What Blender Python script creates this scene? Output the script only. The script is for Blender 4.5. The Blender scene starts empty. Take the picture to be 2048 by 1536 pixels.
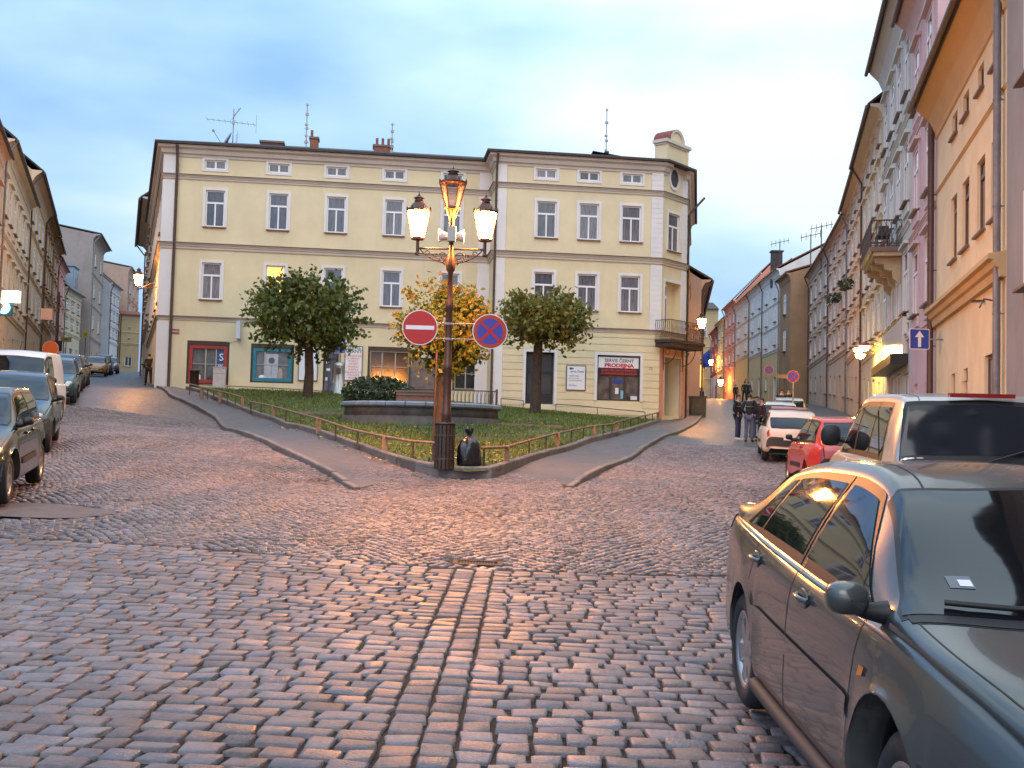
import bpy, bmesh, math, random
import numpy as np
from mathutils import Vector, Matrix
random.seed(7); rng = np.random.default_rng(7)
R = math.radians
scene = bpy.context.scene
col = scene.collection

# ------------------------------------------------------------------ camera
FOC, PITCH, ROLL, EYE = 2200.0, R(2.9), R(1.45), 1.7      # focal length in photo pixels, tilt, roll, eye height
_f = np.array([0, math.cos(PITCH), math.sin(PITCH)])
_u0 = np.cross([1., 0, 0], _f)
_r = math.cos(ROLL) * np.array([1., 0, 0]) + math.sin(ROLL) * _u0
_u = np.cross(_r, _f)
cam_data = bpy.data.cameras.new('camera')
cam = bpy.data.objects.new('camera', cam_data); col.objects.link(cam)
cam_data.sensor_width = 36.0
cam_data.lens = 36.0 * FOC / 2048
cam_data.clip_start = 0.1; cam_data.clip_end = 3000
cam.matrix_world = Matrix(((_r[0], _u[0], -_f[0], 0), (_r[1], _u[1], -_f[1], 0), (_r[2], _u[2], -_f[2], EYE), (0, 0, 0, 1)))
scene.camera = cam

# ------------------------------------------------------------------ sky and sun
world = bpy.data.worlds.new('World'); scene.world = world; world.use_nodes = True
wn = world.node_tree; wn.nodes.clear()
def WN(t, **k):
    n = wn.nodes.new(t)
    for a, b in k.items(): setattr(n, a, b)
    return n
w_out = WN('ShaderNodeOutputWorld'); w_bg = WN('ShaderNodeBackground'); w_bg2 = WN('ShaderNodeBackground'); w_add = WN('ShaderNodeAddShader')
w_sky = WN('ShaderNodeTexSky', sky_type='NISHITA', sun_disc=False)
w_sky.sun_elevation = R(4); w_sky.sun_rotation = R(200); w_sky.air_density = 1.2; w_sky.dust_density = 1.5; w_sky.ozone_density = 3
w_bg.inputs['Strength'].default_value = 0.10
wn.links.new(w_sky.outputs[0], w_bg.inputs[0])
w_tc = WN('ShaderNodeTexCoord'); w_map = WN('ShaderNodeMapping'); w_map.inputs['Scale'].default_value = (1.0, 1.0, 2.6); w_map.inputs['Location'].default_value = (0.35, 0.2, 0.1)
w_n = WN('ShaderNodeTexNoise'); w_n.inputs['Scale'].default_value = 2.6; w_n.inputs['Detail'].default_value = 5; w_n.inputs['Roughness'].default_value = 0.45
w_ramp = WN('ShaderNodeValToRGB')
w_ramp.color_ramp.elements[0].position = 0.34; w_ramp.color_ramp.elements[0].color = (0.27, 0.46, 0.88, 1)
w_ramp.color_ramp.elements[1].position = 0.66; w_ramp.color_ramp.elements[1].color = (0.86, 0.95, 1.0, 1)
e = w_ramp.color_ramp.elements.new(0.5); e.color = (0.50, 0.71, 0.97, 1)
wn.links.new(w_tc.outputs['Generated'], w_map.inputs[0]); wn.links.new(w_map.outputs[0], w_n.inputs['Vector']); w_sep = WN('ShaderNodeSeparateXYZ'); wn.links.new(w_tc.outputs['Generated'], w_sep.inputs[0])
def wmath(op, a, b=None, c=None):
    n = WN('ShaderNodeMath', operation=op)
    for i, x in enumerate((a, b, c)):
        if x is None: continue
        if isinstance(x, (int, float)): n.inputs[i].default_value = x
        else: wn.links.new(x, n.inputs[i])
    return n.outputs[0]
# more cloud higher up and to the right, clearer blue low down and to the left
wn.links.new(wmath('ADD', wmath('MULTIPLY_ADD', wmath('MINIMUM', w_sep.outputs[2], 0.34), 0.75, -0.14), wmath('MULTIPLY_ADD', w_sep.outputs[0], 0.22, w_n.outputs['Fac'])), w_ramp.inputs[0])
# brighter overhead and in the west behind the photographer, darker low in the east
w_el = wmath('MULTIPLY_ADD', wmath('MAXIMUM', w_sep.outputs[2], 0.0), 1.35, 0.80)
w_back = wmath('MULTIPLY', wmath('MAXIMUM', wmath('MULTIPLY', w_sep.outputs[1], -1.0), 0.0), 0.75)
w_bg2.inputs['Strength'].default_value = 1.0
wn.links.new(wmath('ADD', w_el, w_back), w_bg2.inputs['Strength'])
wn.links.new(w_ramp.outputs[0], w_bg2.inputs[0])
wn.links.new(w_bg.outputs[0], w_add.inputs[0]); wn.links.new(w_bg2.outputs[0], w_add.inputs[1]); wn.links.new(w_add.outputs[0], w_out.inputs[0])

sun_data = bpy.data.lights.new('sun', 'SUN'); sun_data.energy = 0.8; sun_data.angle = R(35); sun_data.color = (1.0, 0.84, 0.72)
sun = bpy.data.objects.new('sun', sun_data); col.objects.link(sun)
sun.rotation_euler = (R(52), 0, R(-18))       # soft evening glow from behind the photographer, high left
scene.view_settings.view_transform = 'Standard'; scene.view_settings.look = 'None'
scene.view_settings.gamma = 1.0; scene.view_settings.use_curve_mapping = False
scene.view_settings.exposure = -0.10
scene.cycles.max_bounces = 6; scene.cycles.transparent_max_bounces = 6
scene.cycles.sample_clamp_indirect = 4.0
try: scene.cycles.use_denoising = True
except Exception: pass

# ------------------------------------------------------------------ survey helpers
def ray(px, py):
    d = _f * FOC + _r * (px - 1024) - _u * (py - 768)
    return d / d[1]
def at(px, py, Y):
    p = ray(px, py) * Y; return Vector((p[0], p[1], p[2] + EYE))
# terrain heights, read off the photograph where things stand: (px, py, metres ahead)
_ctl = [(890, 940, 22), (10, 1005, 13.5), (105, 903, 20.5), (128, 848, 28.5), (161, 808, 36.5), (345, 776, 53), (1305, 842, 54.2), (200, 752, 80),
        (262, 742, 112), (1475, 880, 42), (1540, 926, 30), (1405, 797, 130), (1395, 838, 57), (840, 850, 34), (615, 802, 43),
        (1070, 835, 42), (1000, 817, 53.5), (700, 975, 20.0), (1130, 985, 19.0), (1250, 920, 29), (480, 860, 35)]
_pts = []
for (a, b, Y) in _ctl:
    q = at(a, b, Y); _pts.append((q.x, q.y, q.z))
for (x, y) in [(0, 0), (0, 7), (0, 12), (-8, 0), (8, 0), (-8, -15), (8, -15), (-25, 0), (25, 0), (-6, 8), (6, 8), (0, -30), (12, 18), (-12, 12), (4, 16)]:
    _pts.append((x, y, 0.042 * y))
_pts += [(13, 30, 1.3), (18, 50, 2.5), (24, 80, 4.6), (-26, 40, 3.0), (-40, 80, 5.6), (-28, 55, 3.9), (-70, 130, 8.6), (-57, 170, 10.3), (-55, 215, 11), (30, 160, 7.6), (30, 220, 7.0), (0, 120, 6.5), (0, 200, 7.5), (-10, 90, 5.3), (80, 100, 6), (-100, 60, 5), (100, 0, 0), (-100, 0, 0.5), (0, -80, -3)]
_P = np.array(_pts)
def _tk(r): return np.where(r > 1e-9, r * r * np.log(r + 1e-12), 0.0)
_n = len(_P); _K = _tk(np.hypot(_P[:, None, 0] - _P[None, :, 0], _P[:, None, 1] - _P[None, :, 1])) + np.eye(_n) * 4.0
_A = np.zeros((_n + 3, _n + 3)); _A[:_n, :_n] = _K; _A[:_n, _n] = 1; _A[:_n, _n + 1:] = _P[:, :2]; _A[_n, :_n] = 1; _A[_n + 1:, :_n] = _P[:, :2].T
_W = np.linalg.solve(_A, np.concatenate([_P[:, 2], np.zeros(3)]))
def G(x, y):
    x = np.asarray(x, float); y = np.asarray(y, float); shp = x.shape
    xf = np.clip(x.ravel(), -130, 130); yf = np.clip(y.ravel(), -80, 230); out = np.empty(len(xf))
    for i in range(0, len(xf), 20000):
        X, Y = xf[i:i + 20000], yf[i:i + 20000]
        out[i:i + 20000] = _tk(np.hypot(X[:, None] - _P[None, :, 0], Y[:, None] - _P[None, :, 1])) @ _W[:_n] + _W[_n] + _W[_n + 1] * X + _W[_n + 2] * Y
    out = out.reshape(shp)
    return float(out) if shp == () else out
def hit(px, py, dz=0.0, y0=3.0, y1=200.0):
    d = ray(px, py); ys = np.linspace(y0, y1, 3000)
    s = EYE + d[2] * ys - (G(d[0] * ys, ys) + dz)
    k = np.where(s <= 0)[0]
    Y = ys[k[0]] if len(k) else y1
    if len(k) and k[0] > 0:
        a, b = s[k[0] - 1], s[k[0]]; Y = ys[k[0] - 1] + (ys[1] - ys[0]) * a / (a - b)
    return Vector((d[0] * Y, Y, EYE + d[2] * Y))
def slope_matrix(x, y, heading):
    """frame whose x axis points along heading (radians from +X) and lies on the terrain"""
    h = 1.2
    gx = (G(x + h, y) - G(x - h, y)) / (2 * h); gy = (G(x, y + h) - G(x, y - h)) / (2 * h)
    n = Vector((-gx, -gy, 1)).normalized(); d = Vector((math.cos(heading), math.sin(heading), 0)); d = (d - n * d.dot(n)).normalized()
    l = n.cross(d)
    return Matrix(((d.x, l.x, n.x), (d.y, l.y, n.y), (d.z, l.z, n.z))).to_euler()

# ------------------------------------------------------------------ objects
def tag(o, label=None, cat=None, group=None, kind=None):
    if label: o['label'] = label
    if cat: o['category'] = cat
    if group: o['group'] = group
    if kind: o['kind'] = kind
    return o
def empty(name, loc, label, cat, group=None, rot=None):
    o = bpy.data.objects.new(name, None); col.objects.link(o); o.location = loc; o.empty_display_size = 0.2
    if rot is not None: o.rotation_euler = rot
    return tag(o, label, cat, group)
def copy_tree(o, parent=None):
    c = o.copy(); col.objects.link(c); c.parent = parent
    for ch in [k for k in CH.get(o.name, [])]:
        d = copy_tree(ch, c); CH.setdefault(c.name, []).append(d)
    return c
CH = {}
def link(o, parent=None):
    col.objects.link(o)
    if parent is not None:
        o.parent = parent; CH.setdefault(parent.name, []).append(o)
    return o
def woff(p):
    v = Vector((0, 0, 0))
    while p is not None: v += Vector(p.location); p = p.parent
    return v
class MB:
    def __init__(s): s.v = []; s.f = []; s.m = []; s.sm = []
    def add(s, vs, fs, m=0, sm=False):
        b = len(s.v); s.v.extend([tuple(x) for x in vs]); s.f.extend([tuple(b + i for i in f) for f in fs]); s.m.extend([m] * len(fs)); s.sm.extend([sm] * len(fs)); return s
    def box(s, x0, x1, y0, y1, z0, z1, m=0, T=None):
        vs = [(x, y, z) for z in (z0, z1) for y in (y0, y1) for x in (x0, x1)]
        if T is not None: vs = [T(*p) for p in vs]
        return s.add(vs, [(0, 2, 3, 1), (4, 5, 7, 6), (0, 1, 5, 4), (2, 6, 7, 3), (0, 4, 6, 2), (1, 3, 7, 5)], m)
    def prism(s, poly, z0, z1, m=0, T=None):
        n = len(poly); vs = [(a, b, z0) for a, b in poly] + [(a, b, z1) for a, b in poly]
        if T is not None: vs = [T(*p) for p in vs]
        return s.add(vs, [tuple(range(n))[::-1], tuple(range(n, 2 * n))] + [(i, (i + 1) % n, n + (i + 1) % n, n + i) for i in range(n)], m)
    def tube(s, path, r, n=8, m=0, closed=False, caps=True, sm=True):
        P = [Vector(p) for p in path]; rs = r if isinstance(r, (list, tuple)) else [r] * len(P)
        k = len(P); vs = []; prev = None
        for i, p in enumerate(P):
            a = P[(i - 1) % k] if (closed or i > 0) else p; b = P[(i + 1) % k] if (closed or i < k - 1) else p
            t = (b - a)
            t = t.normalized() if t.length > 1e-9 else Vector((0, 0, 1))
            if prev is None:
                ref = Vector((0, 0, 1)) if abs(t.z) < 0.9 else Vector((1, 0, 0)); e1 = t.cross(ref).normalized()
            else:
                e1 = (prev - t * prev.dot(t)); e1 = e1.normalized() if e1.length > 1e-6 else t.orthogonal().normalized()
            prev = e1; e2 = t.cross(e1)
            for j in range(n):
                an = 2 * math.pi * j / n; vs.append(p + (e1 * math.cos(an) + e2 * math.sin(an)) * rs[i])
        fs = []
        for i in range(k if closed else k - 1):
            i2 = (i + 1) % k
            for j in range(n): fs.append((i * n + j, i * n + (j + 1) % n, i2 * n + (j + 1) % n, i2 * n + j))
        s.add(vs, fs, m, sm)
        if caps and not closed:
            s.add(vs[:n], [tuple(range(n))[::-1]], m); s.add(vs[-n:], [tuple(range(n))], m)
        return s
    def lathe(s, prof, n=16, c=(0, 0, 0), m=0, T=None, sm=True, ax='z', ph=0.0):
        vs = []
        for (r, z) in prof:
            for j in range(n):
                a = 2 * math.pi * j / n + ph; p = (r * math.cos(a), r * math.sin(a), z)
                if ax == 'y': p = (p[0], p[2], p[1])
                if ax == 'x': p = (p[2], p[0], p[1])
                p = (p[0] + c[0], p[1] + c[1], p[2] + c[2]); vs.append(T(*p) if T else p)
        fs = [(i * n + j, i * n + (j + 1) % n, (i + 1) * n + (j + 1) % n, (i + 1) * n + j) for i in range(len(prof) - 1) for j in range(n)]
        if ax == 'y': fs = [f[::-1] for f in fs]
        return s.add(vs, fs, m, sm)
    def mesh(s, name, mats, off=None):
        me = bpy.data.meshes.new(name); v = s.v
        if off is not None: v = [(a - off.x, b - off.y, c - off.z) for a, b, c in v]
        me.from_pydata([tuple(map(float, p)) for p in v], [], s.f)
        for m in (mats if isinstance(mats, (list, tuple)) else [mats]): me.materials.append(m)
        me.polygons.foreach_set('material_index', s.m); me.polygons.foreach_set('use_smooth', s.sm); me.update()
        return me
    def build(s, name, mats, parent=None, local=False):
        off = woff(parent) if (parent is not None and not local) else None
        return link(bpy.data.objects.new(name, s.mesh(name, mats, off)), parent)
def struct(name, mb, mat):
    o = mb.build(name, mat); o['kind'] = 'structure'; return o
def np_mesh(name, V, F, mat, smooth=False, parent=None):
    """V (n,3), F (m,4) arrays"""
    me = bpy.data.meshes.new(name); me.vertices.add(len(V)); me.vertices.foreach_set('co', np.ascontiguousarray(V, dtype=np.float32).ravel())
    k = F.shape[1]; me.loops.add(F.size); me.loops.foreach_set('vertex_index', np.ascontiguousarray(F, dtype=np.int32).ravel())
    me.polygons.add(len(F)); me.polygons.foreach_set('loop_start', np.arange(0, F.size, k, dtype=np.int32))
    try: me.polygons.foreach_set('loop_total', np.full(len(F), k, dtype=np.int32))
    except Exception: pass
    me.update(calc_edges=True); me.validate()
    if smooth: me.polygons.foreach_set('use_smooth', np.ones(len(F), dtype=bool))
    for m in (mat if isinstance(mat, (list, tuple)) else [mat]): me.materials.append(m)
    return link(bpy.data.objects.new(name, me), parent)

# ------------------------------------------------------------------ materials
MATS = {}
def mat(name, color=(0.5, 0.5, 0.5), rough=0.7, metal=0.0, var=0.0, scale=4.0, bump=0.0, bscale=60.0, spec=0.5, coat=0.0, emit=None, estr=0.0, island=0.0, stain=0.0, stain_col=(0.2, 0.17, 0.14), ior=None):
    """procedural surface: base colour broken up by two noises, optional bump, weather stains, per-island variation"""
    if name in MATS: return MATS[name]
    m = bpy.data.materials.new(name); m.use_nodes = True; nt = m.node_tree; b = nt.nodes['Principled BSDF']
    b.inputs['Roughness'].default_value = rough; b.inputs['Metallic'].default_value = metal; b.inputs['Specular IOR Level'].default_value = spec
    if coat: b.inputs['Coat Weight'].default_value = coat; b.inputs['Coat Roughness'].default_value = 0.04
    if ior: b.inputs['IOR'].default_value = ior
    N = lambda t: nt.nodes.new(t); L = nt.links.new
    tc = N('ShaderNodeTexCoord')
    c = None
    if var or stain:
        n1 = N('ShaderNodeTexNoise'); n1.inputs['Scale'].default_value = scale; n1.inputs['Detail'].default_value = 7; n1.inputs['Roughness'].default_value = 0.65; L(tc.outputs['Object'], n1.inputs['Vector'])
        mr = N('ShaderNodeMapRange'); mr.inputs[1].default_value = 0.3; mr.inputs[2].default_value = 0.7; mr.inputs[3].default_value = 1 - var; mr.inputs[4].default_value = 1 + var; L(n1.outputs['Fac'], mr.inputs[0])
        mx = N('ShaderNodeMix'); mx.data_type = 'RGBA'; mx.blend_type = 'MULTIPLY'; mx.inputs[0].default_value = 1.0; mx.inputs[6].default_value = (*color, 1); L(mr.outputs[0], mx.inputs[7]); c = mx.outputs[2]
    if stain:
        n2 = N('ShaderNodeTexNoise'); n2.inputs['Scale'].default_value = scale * 1.1; n2.inputs['Detail'].default_value = 9; n2.inputs['Roughness'].default_value = 0.72
        mp = N('ShaderNodeMapping'); mp.inputs['Scale'].default_value = (1, 1, 0.13); L(tc.outputs['Object'], mp.inputs[0]); L(mp.outputs[0], n2.inputs['Vector'])
        r2 = N('ShaderNodeMapRange'); r2.inputs[1].default_value = 0.52; r2.inputs[2].default_value = 0.72; r2.inputs[3].default_value = 0; r2.inputs[4].default_value = stain; L(n2.outputs['Fac'], r2.inputs[0])
        m2 = N('ShaderNodeMix'); m2.data_type = 'RGBA'; L(r2.outputs[0], m2.inputs[0]); L(c, m2.inputs[6]); m2.inputs[7].default_value = (*stain_col, 1); c = m2.outputs[2]
    if island:
        g = N('ShaderNodeNewGeometry'); r3 = N('ShaderNodeMapRange'); r3.inputs[3].default_value = 1 - island; r3.inputs[4].default_value = 1 + island; L(g.outputs['Random Per Island'], r3.inputs[0])
        m3 = N('ShaderNodeMix'); m3.data_type = 'RGBA'; m3.blend_type = 'MULTIPLY'; m3.inputs[0].default_value = 1.0
        if c is not None: L(c, m3.inputs[6])
        else: m3.inputs[6].default_value = (*color, 1)
        L(r3.outputs[0], m3.inputs[7]); c = m3.outputs[2]
    if c is not None: L(c, b.inputs['Base Color'])
    else: b.inputs['Base Color'].default_value = (*color, 1)
    if bump:
        n4 = N('ShaderNodeTexNoise'); n4.inputs['Scale'].default_value = bscale; n4.inputs['Detail'].default_value = 5; L(tc.outputs['Object'], n4.inputs['Vector'])
        bp = N('ShaderNodeBump'); bp.inputs['Strength'].default_value = bump; bp.inputs['Distance'].default_value = 0.02; L(n4.outputs['Fac'], bp.inputs['Height']); L(bp.outputs[0], b.inputs['Normal'])
    if emit is not None:
        b.inputs['Emission Color'].default_value = (*emit, 1); b.inputs['Emission Strength'].default_value = estr
    MATS[name] = m; return m
def plaster(name, c, stain=0.25, var=0.07): return mat('plaster_' + name, c, 0.9, var=var, scale=0.9, bump=0.25, bscale=45, stain=stain, stain_col=tuple(x * 0.62 for x in c), spec=0.2)
M_yel = plaster('yellow', (0.69, 0.595, 0.40), 0.22)
M_white = plaster('white', (0.70, 0.68, 0.68), 0.12)
M_cornice = plaster('cornice', (0.58, 0.52, 0.46), 0.25)
M_frame = mat('white_window_paint', (0.78, 0.78, 0.80), 0.4)
def glass_mat():
    """house window: reflective pane over dark rooms and pale net curtains, different behind each pane"""
    m = mat('window_glass', (0.05, 0.05, 0.06), 0.07, spec=0.7, ior=1.55); nt = m.node_tree; b = nt.nodes['Principled BSDF']; N = nt.nodes.new; L = nt.links.new
    oi = N('ShaderNodeObjectInfo'); tc = N('ShaderNodeTexCoord'); mp = N('ShaderNodeMapping'); mp.inputs['Scale'].default_value = (9, 1, 1.1); nz = N('ShaderNodeTexNoise'); nz.inputs['Scale'].default_value = 1.6; nz.inputs['Detail'].default_value = 4
    va = N('ShaderNodeVectorMath'); va.operation = 'ADD'; L(tc.outputs['Object'], va.inputs[0]); L(oi.outputs['Random'], va.inputs[1]); L(va.outputs[0], mp.inputs[0]); L(mp.outputs[0], nz.inputs['Vector'])
    mu = N('ShaderNodeMath'); mu.operation = 'MULTIPLY'; L(nz.outputs['Fac'], mu.inputs[0]); ad = N('ShaderNodeMath'); ad.operation = 'ADD'; ad.inputs[1].default_value = 0.25; L(oi.outputs['Random'], ad.inputs[0]); L(ad.outputs[0], mu.inputs[1])
    cr = N('ShaderNodeValToRGB'); cr.color_ramp.elements[0].position = 0.15; cr.color_ramp.elements[0].color = (0.035, 0.035, 0.048, 1); cr.color_ramp.elements[1].position = 0.75; cr.color_ramp.elements[1].color = (0.24, 0.23, 0.27, 1); L(mu.outputs[0], cr.inputs[0]); L(cr.outputs[0], b.inputs['Base Color']); return m
M_glass = glass_mat()
M_sillm = mat('brown_sheet_metal', (0.16, 0.10, 0.075), 0.55, var=0.2)
M_pipe = mat('brown_pipe', (0.075, 0.045, 0.04), 0.45, var=0.2)
M_zinc = mat('zinc', (0.20, 0.205, 0.22), 0.5, metal=0.4, var=0.25, scale=3)
M_roof = mat('dark_roof', (0.045, 0.035, 0.035), 0.75, var=0.3, scale=3)
M_tile = mat('red_roof_tiles', (0.20, 0.055, 0.04), 0.8, var=0.35, scale=5, bump=0.5, bscale=12)
M_iron = mat('brown_cast_iron', (0.085, 0.04, 0.028), 0.42, metal=0.35, var=0.3, scale=9)
M_black = mat('black_plastic', (0.012, 0.012, 0.014), 0.45)
M_rubber = mat('rubber', (0.018, 0.018, 0.02), 0.85, var=0.3, scale=20)
M_wood = mat('weathered_rail_wood', (0.21, 0.13, 0.085), 0.7, var=0.35, scale=7, bump=0.4, bscale=30)
M_darkwood = mat('dark_slat_wood', (0.05, 0.028, 0.02), 0.6, var=0.4, scale=8, bump=0.4, bscale=25)
M_granite = mat('kerb_granite', (0.15, 0.13, 0.125), 0.6, var=0.3, scale=6, bump=0.5, bscale=35, island=0.22)
M_stone_old = mat('dark_old_stone', (0.085, 0.075, 0.07), 0.8, var=0.45, scale=3, bump=0.7, bscale=9)
M_coping = mat('slate_coping', (0.20, 0.22, 0.27), 0.5, var=0.25, scale=4, bump=0.3, bscale=20)
M_brick = mat('brick', (0.22, 0.09, 0.06), 0.85, var=0.4, scale=7, bump=0.7, bscale=14)
M_dark = mat('shop_interior_dark', (0.02, 0.02, 0.024), 0.7, var=0.4)
M_signwhite = mat('sign_white', (0.72, 0.72, 0.76), 0.4, var=0.05)
M_signred = mat('sign_red', (0.42, 0.012, 0.012), 0.45, var=0.08)
M_signblue = mat('sign_blue', (0.025, 0.06, 0.36), 0.30, var=0.08)
M_steel = mat('brushed_steel', (0.36, 0.34, 0.32), 0.34, metal=1.0, var=0.1)
M_galv = mat('galvanised_pole', (0.30, 0.28, 0.28), 0.45, metal=0.5, var=0.2)
M_lamp = mat('lit_lantern_glass', (0.9, 0.7, 0.4), 0.5, emit=(1.0, 0.34, 0.06), estr=1700.0)
M_lamp_far = mat('lit_lamp_glass_far', (0.9, 0.7, 0.4), 0.5, emit=(1.0, 0.38, 0.07), estr=450.0)
M_lamp_yel = mat('lit_shop_spotlight', (0.9, 0.8, 0.4), 0.5, emit=(1.0, 0.62, 0.12), estr=380.0)
M_litwin = mat('lit_window', (0.9, 0.6, 0.2), 0.5, emit=(1.0, 0.55, 0.10), estr=1.4)
M_lantglass = mat('unlit_lantern_glass', (0.30, 0.28, 0.27), 0.12, spec=0.6); _nt = M_lantglass.node_tree; _tr = _nt.nodes.new('ShaderNodeBsdfTransparent'); _mx = _nt.nodes.new('ShaderNodeMixShader'); _mx.inputs[0].default_value = 0.65
_nt.links.new(_nt.nodes['Principled BSDF'].outputs[0], _mx.inputs[1]); _nt.links.new(_tr.outputs[0], _mx.inputs[2]); _nt.links.new(_mx.outputs[0], _nt.nodes['Material Output'].inputs[0])
# ------------------------------------------------------------------ ground, paving, kerbs, lawn
def mat_setts():
    m = bpy.data.materials.new('far_setts'); m.use_nodes = True; nt = m.node_tree; b = nt.nodes['Principled BSDF']; N = nt.nodes.new; L = nt.links.new
    tc = N('ShaderNodeTexCoord'); vo = N('ShaderNodeTexVoronoi'); vo.inputs['Scale'].default_value = 9.5; vo.inputs['Randomness'].default_value = 0.75; L(tc.outputs['Object'], vo.inputs['Vector'])
    ve = N('ShaderNodeTexVoronoi'); ve.feature = 'DISTANCE_TO_EDGE'; ve.inputs['Scale'].default_value = 9.5; ve.inputs['Randomness'].default_value = 0.75; L(tc.outputs['Object'], ve.inputs['Vector'])
    r = N('ShaderNodeMapRange'); r.inputs[1].default_value = 0.0; r.inputs[2].default_value = 0.12; L(ve.outputs['Distance'], r.inputs[0])
    cr = N('ShaderNodeValToRGB'); cr.color_ramp.elements[0].color = (0.075, 0.068, 0.072, 1); cr.color_ramp.elements[1].color = (0.145, 0.128, 0.132, 1)
    sp = N('ShaderNodeSeparateColor'); L(vo.outputs['Color'], sp.inputs[0]); L(sp.outputs[0], cr.inputs[0])
    nz = N('ShaderNodeTexNoise'); nz.inputs['Scale'].default_value = 0.5; nz.inputs['Detail'].default_value = 6; L(tc.outputs['Object'], nz.inputs['Vector'])
    mr = N('ShaderNodeMapRange'); mr.inputs[1].default_value = 0.3; mr.inputs[2].default_value = 0.7; mr.inputs[3].default_value = 0.75; mr.inputs[4].default_value = 1.2; L(nz.outputs['Fac'], mr.inputs[0])
    mm = N('ShaderNodeMix'); mm.data_type = 'RGBA'; mm.blend_type = 'MULTIPLY'; mm.inputs[0].default_value = 1; L(cr.outputs[0], mm.inputs[6]); L(mr.outputs[0], mm.inputs[7])
    mx = N('ShaderNodeMix'); mx.data_type = 'RGBA'; L(r.outputs[0], mx.inputs[0]); mx.inputs[6].default_value = (0.035, 0.03, 0.025, 1); L(mm.outputs[2], mx.inputs[7])
    L(mx.outputs[2], b.inputs['Base Color']); b.inputs['Roughness'].default_value = 0.42; b.inputs['Specular IOR Level'].default_value = 0.5
    bp = N('ShaderNodeBump'); bp.inputs['Strength'].default_value = 0.8; bp.inputs['Distance'].default_value = 0.02; L(r.outputs[0], bp.inputs['Height']); L(bp.outputs[0], b.inputs['Normal'])
    MATS['far_setts'] = m; return m
def mat_stone(name, c, isl, rough):
    m = mat(name, c, rough, var=0.22, scale=18, bump=0.55, bscale=70, island=isl, spec=0.5)
    nt = m.node_tree; b = nt.nodes['Principled BSDF']; N = nt.nodes.new; L = nt.links.new
    g = N('ShaderNodeNewGeometry'); r = N('ShaderNodeMapRange'); r.inputs[3].default_value = rough - 0.12; r.inputs[4].default_value = rough + 0.14
    mu = N('ShaderNodeMath'); mu.operation = 'MULTIPLY'; mu.inputs[1].default_value = 7.31; fr = N('ShaderNodeMath'); fr.operation = 'FRACT'
    L(g.outputs['Random Per Island'], mu.inputs[0]); L(mu.outputs[0], fr.inputs[0]); L(fr.outputs[0], r.inputs[0]); L(r.outputs[0], b.inputs['Roughness'])
    # hue drift from bluish to pinkish granite between stones
    src = b.inputs['Base Color'].links[0].from_socket; mx = N('ShaderNodeMix'); mx.data_type = 'RGBA'; mx.blend_type = 'MULTIPLY'; mx.inputs[0].default_value = 1
    cr = N('ShaderNodeValToRGB'); cr.color_ramp.elements[0].color = (0.90, 0.97, 1.08, 1); cr.color_ramp.elements[1].color = (1.12, 0.98, 0.92, 1)
    f2 = N('ShaderNodeMath'); f2.operation = 'MULTIPLY'; f2.inputs[1].default_value = 3.77; f3 = N('ShaderNodeMath'); f3.operation = 'FRACT'
    L(g.outputs['Random Per Island'], f2.inputs[0]); L(f2.outputs[0], f3.inputs[0]); L(f3.outputs[0], cr.inputs[0]); L(src, mx.inputs[6]); L(cr.outputs[0], mx.inputs[7]); L(mx.outputs[2], b.inputs['Base Color'])
    tc = N('ShaderNodeTexCoord'); n2 = N('ShaderNodeTexNoise'); n2.inputs['Scale'].default_value = 0.9; n2.inputs['Detail'].default_value = 8; n2.inputs['Roughness'].default_value = 0.7; L(tc.outputs['Object'], n2.inputs['Vector'])
    r2 = N('ShaderNodeMapRange'); r2.inputs[1].default_value = 0.35; r2.inputs[2].default_value = 0.65; r2.inputs[3].default_value = 0.70; r2.inputs[4].default_value = 1.18; L(n2.outputs['Fac'], r2.inputs[0]); m5 = N('ShaderNodeMix'); m5.data_type = 'RGBA'; m5.blend_type = 'MULTIPLY'; m5.inputs[0].default_value = 1
    L(mx.outputs[2], m5.inputs[6]); L(r2.outputs[0], m5.inputs[7]); L(m5.outputs[2], b.inputs['Base Color']); return m
M_setts = mat_setts()
M_cob = mat_stone('granite_cobbles', (0.168, 0.150, 0.154), 0.24, 0.58)
M_sett = mat_stone('granite_setts', (0.152, 0.131, 0.133), 0.32, 0.44)
M_joint = mat('mossy_joints', (0.018, 0.014, 0.009), 0.9, var=0.5, scale=8, bump=0.6, bscale=60)
M_walk = mat('pavement_asphalt', (0.088, 0.083, 0.092), 0.6, var=0.22, scale=2.5, bump=0.6, bscale=90, stain=0.3)
M_grass = mat('lawn_soil_green', (0.050, 0.078, 0.018), 0.9, var=0.45, scale=2.2, bump=0.8, bscale=50, stain=0.5, stain_col=(0.075, 0.062, 0.022))
M_blade = mat('grass_blades', (0.095, 0.140, 0.024), 0.6, var=0.35, scale=1.3, island=0.4)

def wobble(x, y): return np.where((y < 45) & (y > -8), 0.016 * np.sin(x * 0.9 + 0.4 * y) + 0.012 * np.sin(y * 1.1 - 0.6 * x), 0.0)
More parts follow.
